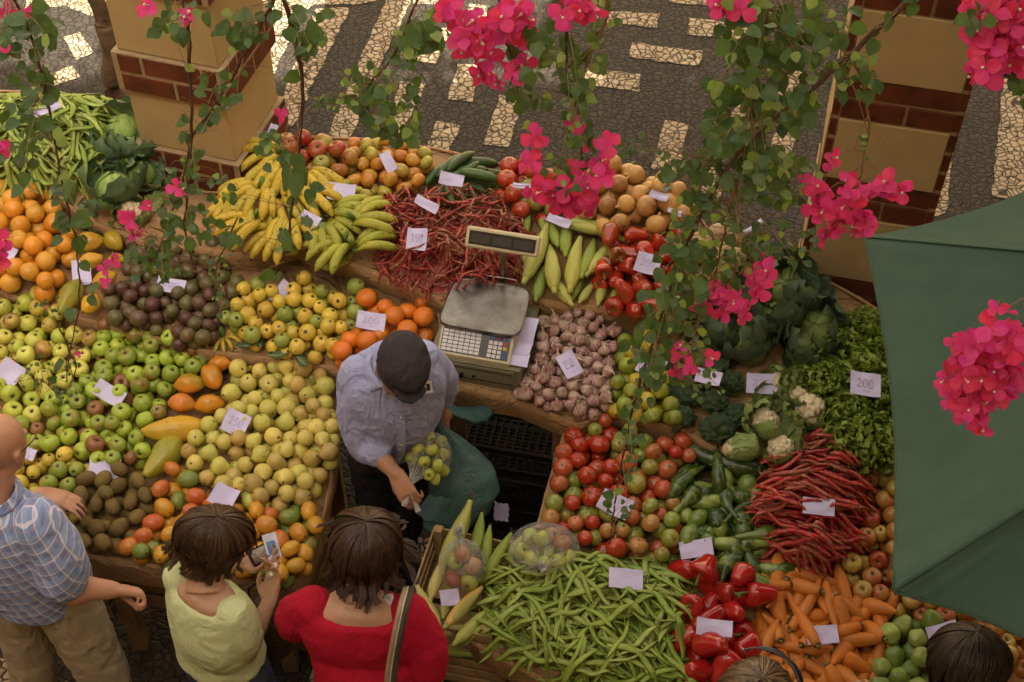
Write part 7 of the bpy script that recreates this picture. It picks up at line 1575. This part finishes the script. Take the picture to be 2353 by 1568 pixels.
for i in range(6):
    a, b = cor[i], cor[(i+1) % 6]
    def f(s, t, a=a, b=b):
        e = a.lerp(b, s); p = apex.lerp(e, t); mid = (a+b)/2; inw = (Vector((UC.x, UC.y, ue))-mid).normalized()
        sag = math.sin(PI*s)*t*t; cr_ = 4*s*(1-s)
        p = p + inw*(.045*sag) + Vector((0,0,-.035*cr_*t*(1-t)*2 - .02*sag))
        # pull folds near the rib ends
        k = max(0, t-.55)/.45; fo = (math.exp(-s*7)*math.sin(s*60)+math.exp(-(1-s)*7)*math.sin((1-s)*60))*.006*k; return p+Vector((0,0,fo))
    m = MB(); m.grid(f, 40, 40); m.build('canvas_panel', M_green, pa)
    m = MB(); m.tube([f(s/20, 1.0)+Vector((0,0,-.006)) for s in range(21)], .006, 6, 0, .8); m.build('hem', M_green, pa)
    m = MB(); m.tube([apex+Vector((0,0,-.03)), a+Vector((0,0,-.014))], .008, 6); m.build('rib', M_wood_old, pa)
    m = MB(); m.tube([apex+Vector((0,0,.004)), apex.lerp(a, .5)+Vector((0,0,.004)), a+Vector((0,0,.003))], .006, 6, 0, .5); m.build('seam', M_green, pa)
m = MB(); m.tube([(UC.x, UC.y, .05), (UC.x, UC.y, 2.80)], .022, 12); m.build('pole', M_wood_old, pa)
m = MB(); m.lathe([(.26,0),(.26,.05),(.2,.08),(.05,.12)], 24, 0, Matrix.Translation((UC.x, UC.y, 0))); m.build('base', plain('concrete', (.25,.24,.22), .9), pa)

# ================================================================ BOUGAINVILLEA
M_bl = leaf_mat('bougainvillea_leaf', ((.045,.095,.032), (.085,.15,.05), (.13,.19,.06)), .42, .30)
M_bly = leaf_mat('young_bougainvillea_leaf', ((.15,.24,.06), (.25,.34,.10), (.32,.40,.14)), .45, .35)
M_vst = plain('vine_stem', (.10,.058,.038), .8, .3, 40, .4); M_twig = plain('tan_twig', (.25,.16,.075), .7, .3, 60, .2)
def bract_mat():
    n = NT('magenta_bract'); gi = n.n('NewGeometry'); c = n.mix(gi.outputs['Random Per Island'], (.80,.03,.14), (.82,.07,.42)); c = n.mix(n.rng(n.noise(50, 3), .35, .7, 0, .5), c, (.85,.12,.16))
    n.bump(n.noise(140, 3), .4, .002); n.fin(c, .55, .3); tr = n.n('BsdfTranslucent'); n.inp(tr.inputs[0], c); ms = n.n('MixShader'); ms.inputs[0].default_value = .35; n.l(n.b.outputs[0], ms.inputs[1]); n.l(tr.outputs[0], ms.inputs[2]); n.l(ms.outputs[0], n.o.inputs[0]); return n.m
M_bract = bract_mat(); M_flw = plain('cream_floret', (.75,.66,.50), .5, .1, 60, 0)
def vleaf(m, p, size, mi=0, face=.75, ang=None, vein=True):
    """heart-shaped leaf hanging from p, its blade turned more or less to the open light (up and out)"""
    rs = random; a = ang if ang is not None else rs.gauss(-PI/2, .8)
    nrm = (Vector((rs.gauss(0, .5), -.55+rs.gauss(0, .45), .75+rs.gauss(0, .35)))).normalized()
    x = Vector((1,0,0)); x = (x-nrm*x.dot(nrm)).normalized(); y = nrm.cross(x); T = x*math.cos(a)+y*math.sin(a); S_ = nrm.cross(T); L = size; W_ = size*rs.uniform(.36, .46); fold = rs.uniform(.05,.45); curl = rs.uniform(-.2,.5); wv = rs.uniform(0, 6)
    ks = [0, .10, .25, .42, .60, .78, .92, 1]; ws = [.10, .62, .95, 1.0, .84, .52, .2, .0]; bk = [0, -.10, -.06, 0, 0, 0, 0, 0]
    vs = []
    for t, w_, b in zip(ks, ws, bk):
        for q in (-1, -.5, 0, .5, 1):
            z = fold*abs(q)*w_*W_*.5 - curl*t*t*L*.35 + .05*L*math.sin(t*8+q*2+wv)*abs(q)
            vs.append(p + T*(t*L+b*abs(q)*L) + S_*(q*w_*W_) + nrm*z)
    fs = [(r*5+c, r*5+c+1, (r+1)*5+c+1, (r+1)*5+c) for r in range(7) for c in range(4)]
    m.add(vs, fs, mi)
    if vein and size > .035:
        m.tube([vs[2]+nrm*.0004, vs[3*5+2]+nrm*.0006, vs[7*5+2]+nrm*.0004], [.0009,.0007,.0003], 3, 1)
def pink(m, p, s):
    """one blossom: three papery bracts round a small cream floret"""
    d = (CAMD(p)+Vector((random.gauss(0,.6), random.gauss(0,.6), random.gauss(0,.5)))).normalized(); x = d.cross(Vector((.1,.3,1))).normalized(); y = d.cross(x); a0 = random.uniform(0, 6.3)
    for k in range(3):
        a = a0+k*2*PI/3+random.uniform(-.2,.2); T = x*math.cos(a)+y*math.sin(a); S_ = d.cross(T); op = random.uniform(.25, .8); vs = []
        for t, w_ in zip((0,.15,.4,.65,.86,1), (.12,.45,.9,.92,.55,.02)):
            for q in (-1,-.5,0,.5,1):
                vs.append(p + T*(t*s*math.cos(op*.6)*(1)) + d*(t*s*op*.7 - t*t*s*.15 + abs(q)*w_*s*.22 + .05*s*math.sin(t*9+q*4+k)) + S_*(q*w_*s*.46))
        m.add(vs, [(r*5+c, r*5+c+1, (r+1)*5+c+1, (r+1)*5+c) for r in range(5) for c in range(4)], 0)
    if random.random() < .35:
        m.tube([p, p+d*s*.55], [.0012,.0012], 4, 1); m.ball(p+d*s*.58, .0028, 1, 6)
def vine(label, path, y, leaves, size, clusters=(), dense=(), young=.2, stemr=.0035, mat=None, spread=28, group='hanging bougainvillea branches', thorns=True):
    """path in photo px on the plane y; leaves = count along the stem; dense = extra leaf patches (u, v, ru, rv, n, size)"""
    yy = y if callable(y) else (lambda u, v: y)
    pp = crv([PY(u, v, yy(u, v)) for u, v in path], max(12, len(path)*7)); pp = [p+Vector((.004*nz(p, 25), .006*nz(p, 20, 3), 0)) for p in pp]
    root = empty('bougainvillea_branch', pp[0], label, 'bougainvillea branch', group)
    tw = MB(); n_ = len(pp); tw.tube(pp, [stemr*(1-.65*i/n_) for i in range(n_)], 7, 1)
    lf = MB(); yg = MB()
    def put(p, s, q=None):
        (yg if random.random() < (young if q is None else q) else lf).__class__  # choose by age
        tgt = yg if random.random() < (young if q is None else q) else lf
        vleaf(tgt, p, s*(.75 if tgt is yg else 1))
    for k in range(leaves):
        i = random.randrange(n_); p = pp[i]; sd = random.choice((-1, 1)); s_ = .85*size*random.uniform(.65, 1.2); l = spread*mpp(p)*random.uniform(.3, 1.0)
        d = Vector((sd*random.uniform(.5,1), random.gauss(0,.7), random.uniform(-.4,.6))).normalized(); e = p+d*l
        tw.tube([p, p.lerp(e, .5)+Vector((0,0,.003)), e], [.0010,.0008,.0006], 4); put(e, s_)
    for u, v, ru, rv, c_, sz in dense:
        for _ in range(int(c_*1.3)):
            r_ = math.sqrt(random.random()); a = random.uniform(0, 6.3); uu, vv = u+ru*r_*math.cos(a), v+rv*r_*math.sin(a); p = PY(uu, vv, yy(uu, vv)+random.gauss(0, .07))
            q = min(pp, key=lambda z: (z-p).length)
            if random.random() < .45: tw.tube([p, p.lerp(q, .35)+Vector((0,0,.010)), p.lerp(q, .97)], [.0005,.0006,.0008], 4)
            put(p, .70*sz*random.uniform(.7, 1.25))
    if thorns:
        for k in range(n_//3):
            p = pp[random.randrange(n_)]; e = p+Vector((random.uniform(-1,1), random.gauss(0,.5), random.uniform(-.6,.8))).normalized()*random.uniform(.02,.07); tw.tube([p, p.lerp(e,.5)+Vector((0,0,.004)), e], [.0011,.0008,.0003], 4)
    tw.build('stem', [M_twig, mat or M_vst], root, True)
    if lf.v: lf.build('foliage', [M_bl, M_vlt], root)
    if yg.v: yg.build('young_foliage', [M_bly, M_vlt], root)
    for u, v, ru, rv, c_, s_ in clusters:
        fm = MB(); st = MB(); c0 = PY(u, v, yy(u, v)-.03)
        for _ in range(max(2, int(c_*.72)) if c_ > 2 else c_):
            r_ = random.random()**.6; a = random.uniform(0, 6.3); uu, vv = u+ru*r_*math.cos(a), v+rv*r_*math.sin(a); p = PY(uu, vv, yy(uu, vv)-.03+random.gauss(0, .03)); pink(fm, p, s_*random.uniform(.62, 1.1)); fm.tube([p, p.lerp(c0, .5)+Vector((0,.01,.01)), c0], [.0007,.0010,.0012], 4, 2)
        q = min(pp, key=lambda z: (z-c0).length); fm.tube([q, q.lerp(c0, .5)+Vector((0,.01,.01)), c0], [.0016,.0013,.0010], 4, 2)
        fm.build('flower_cluster', [M_bract, M_flw, M_twig], root)
    return root
M_vlt = plain('leaf_midrib', (.17,.24,.10), .5, .2, 60, 0)
B = .034
vine('leafy branch hanging down the left border with a pink tuft on top', [(20,-30),(60,60),(100,180),(125,330),(150,450),(176,570),(183,690),(165,790),(150,880)], 2.0, 26, .040, [(28,22,26,14,4,.024)], [(60,70,75,70,26,.042),(60,230,70,90,30,.036),(50,370,55,60,14,.036),(150,430,30,20,4,.042),(165,520,40,30,5,.036)], .12, .0030)
vine('bare twig with tiny leaves over the green apples at far left', [(150,780),(175,850),(140,905),(90,870),(30,880)], 1.98, 14, .014, [(180,815,6,6,1,.014)], [(110,850,50,40,12,.014),(150,910,30,20,6,.014),(110,705,30,25,7,.015)], .1, .0016, spread=16)
vine('pink blossoms poking in at the left border over the oranges', [(-30,500),(-5,560),(5,620)], 2.0, 3, .03, [(0,575,16,42,12,.026),(-2,340,8,10,2,.024),(0,100,6,12,2,.024)], (), .1, .002)
vine('thin straight dark branch hanging in front of the left pillar', [(415,-40),(430,60),(437,180),(440,300),(432,430),(425,520),(440,600)], 1.95, 9, .030, [(332,10,16,16,4,.026),(426,42,10,12,2,.022)], [(385,45,35,40,12,.034),(450,20,30,20,4,.034)], .3, .0040)
vine('curved branch with round leaves crossing the left pillar', [(640,-30),(600,60),(560,130),(515,210),(478,270),(440,320),(425,400),(400,470),(370,560),(330,620)], 1.97, 44, .026, [(412,437,10,9,2,.022),(335,470,9,9,2,.022),(298,505,26,18,6,.024),(310,540,14,8,2,.020)], [(420,400,50,40,18,.026),(440,510,60,40,24,.030),(330,590,50,30,14,.024),(500,200,50,50,16,.026),(400,630,60,20,14,.022),(480,430,60,40,14,.024),(540,60,50,50,22,.036)], .12, .0034)
vine('low twig with small leaves and berries over the passion fruit', [(545,500),(520,560),(500,620),(520,680),(505,720)], 1.99, 12, .018, [(258,592,8,9,1,.020),(243,620,8,7,1,.020),(248,645,9,8,1,.020)], [(500,640,30,60,12,.020),(375,600,40,30,10,.024)], .35, .0018)
vine('dark branch with very large leaves in front of the bananas', [(640,-40),(672,60),(694,180),(690,300),(684,400),(664,520),(655,600)], 1.95, 10, .036, [(638,262,7,6,1,.020)], [(690,385,22,40,4,.062),(706,445,18,30,3,.055),(716,510,24,30,4,.036),(640,612,20,20,2,.046),(700,60,50,60,22,.034),(620,330,50,50,14,.030),(648,555,12,24,3,.034),(540,500,20,60,5,.034)], .12, .0046)
vine('pale green leafy branch in front of the patterned pavement', [(975,-40),(935,60),(895,140),(850,190),(830,240),(870,290),(930,320)], 2.0, 22, .030, (), [(840,190,60,50,26,.034),(900,265,60,40,24,.034),(935,310,30,25,8,.036),(760,230,40,30,12,.020),(945,85,45,45,14,.044),(1000,60,40,50,12,.044),(940,190,30,50,8,.032)], .35, .0026)
vine('pink flowering branch at the top left of centre', [(1130,-40),(1150,20),(1160,80),(1180,150),(1170,195)], 1.97, 8, .030, [(1085,85,40,45,22,.030),(1185,45,42,40,22,.030),(1112,165,24,26,10,.026),(1192,158,22,20,8,.026),(1032,25,18,26,7,.026),(1145,195,9,9,2,.018),(1110,115,24,30,8,.028)], [(1200,200,40,50,10,.034),(1240,60,40,50,8,.036)], .1, .0024)
vine('leafy branch ending in bright pink blossoms over the rear tomatoes', [(1300,-40),(1302,60),(1300,140),(1318,220),(1330,300),(1335,370),(1300,400)], 1.96, 40, .032, [(1290,445,75,36,34,.030),(1222,372,20,22,5,.028),(1237,318,12,16,2,.026),(1398,328,14,14,2,.026),(1383,388,22,26,6,.028),(1330,300,12,12,2,.022),(1318,382,13,18,3,.024),(1325,22,50,20,20,.028),(1345,325,7,9,1,.022),(1350,460,30,18,6,.028)], [(1275,130,30,34,8,.046),(1330,200,30,50,14,.040),(1330,280,28,40,14,.032),(1225,240,30,50,9,.034),(1290,400,60,50,16,.028)], .25, .0034)
vine('short pale twig with leaves in pairs over the dark pavement', [(1400,-20),(1392,40),(1372,90),(1350,140),(1342,170)], 1.98, 9, .034, (), [(1385,30,40,30,6,.036),(1365,130,30,30,5,.034)], .3, .0038, M_twig)
vine('long leafy branch with tan stem hanging down the right of centre', [(1772,-40),(1756,60),(1738,190),(1715,300),(1702,400),(1672,500),(1650,610),(1612,720),(1575,820),(1550,880)], 1.97, 60, .036, [(1680,14,42,22,14,.030),(1608,690,24,34,11,.030),(1640,672,14,28,5,.028),(1688,706,40,36,16,.030),(1757,612,20,18,5,.028),(1742,655,24,26,7,.028),(1560,815,34,24,9,.026),(1612,818,20,18,4,.024),(1575,850,30,20,6,.024)],
     [(1740,70,90,80,60,.044),(1800,200,80,100,60,.044),(1690,230,60,80,40,.044),(1700,370,110,70,60,.040),(1790,400,90,70,46,.038),(1600,500,60,80,30,.036),(1640,610,70,60,22,.032),(1820,560,60,60,18,.026),(1720,560,60,60,26,.026),(1610,880,60,40,14,.024),(1560,400,50,60,16,.034),(1880,60,90,70,40,.038)], .3, .0042, M_twig)
vine('long diagonal branch crossing from the top right down to the tomatoes', [(2110,-30),(2040,45),(1950,130),(1860,210),(1760,290),(1690,360),(1640,440),(1590,540),(1550,640),(1510,760),(1475,860),(1450,960),(1435,1040),(1420,1110),(1410,1180),(1400,1250)], 1.93, 40, .032, (), [(1570,590,60,60,20,.040),(1530,690,50,60,22,.044),(1580,660,50,50,14,.040),(1490,800,50,60,18,.042),(1490,890,40,30,8,.034),(1460,980,36,50,10,.030),(1450,1050,24,40,8,.022),(1420,1160,30,30,6,.026),(1480,340,60,40,14,.020),(1650,310,50,50,20,.038),(1560,720,40,40,12,.034)], .15, .0052)
vine('slender branch with tiny leaves in front of the right pillar, blossoms at its tip', [(1960,130),(1990,210),(1996,300),(1985,360),(1972,430),(1955,500)], 1.95, 26, .018, [(1903,374,13,13,2,.024),(1878,452,36,30,12,.030),(1948,505,36,40,13,.030),(1960,440,38,30,10,.028),(2042,438,34,30,9,.030),(1900,535,26,24,8,.028),(1990,522,28,24,8,.028)], [(1960,170,50,60,16,.036),(2010,150,16,50,4,.036)], .45, .0028, M_twig, spread=18)
vine('dense pink blossom mass in the upper right corner', [(2380,-60),(2330,0),(2300,80),(2290,150)], 1.9, 6, .034, [(2300,80,70,100,95,.032),(2340,20,50,60,34,.032),(2260,160,30,24,12,.028)], [(2240,30,30,30,8,.034),(2350,200,20,50,8,.036)], .1, .003)
vine('dense pink blossom bunch hanging over the green parasol', [(2400,690),(2370,730),(2320,780),(2270,850)], 1.72, 3, .03, [(2235,860,66,100,62,.032),(2300,800,50,60,34,.032),(2255,940,44,44,22,.030),(2302,712,14,14,2,.026),(2330,860,30,40,12,.03)], (), .1, .0022)
# a wire over the stall that carries the branches
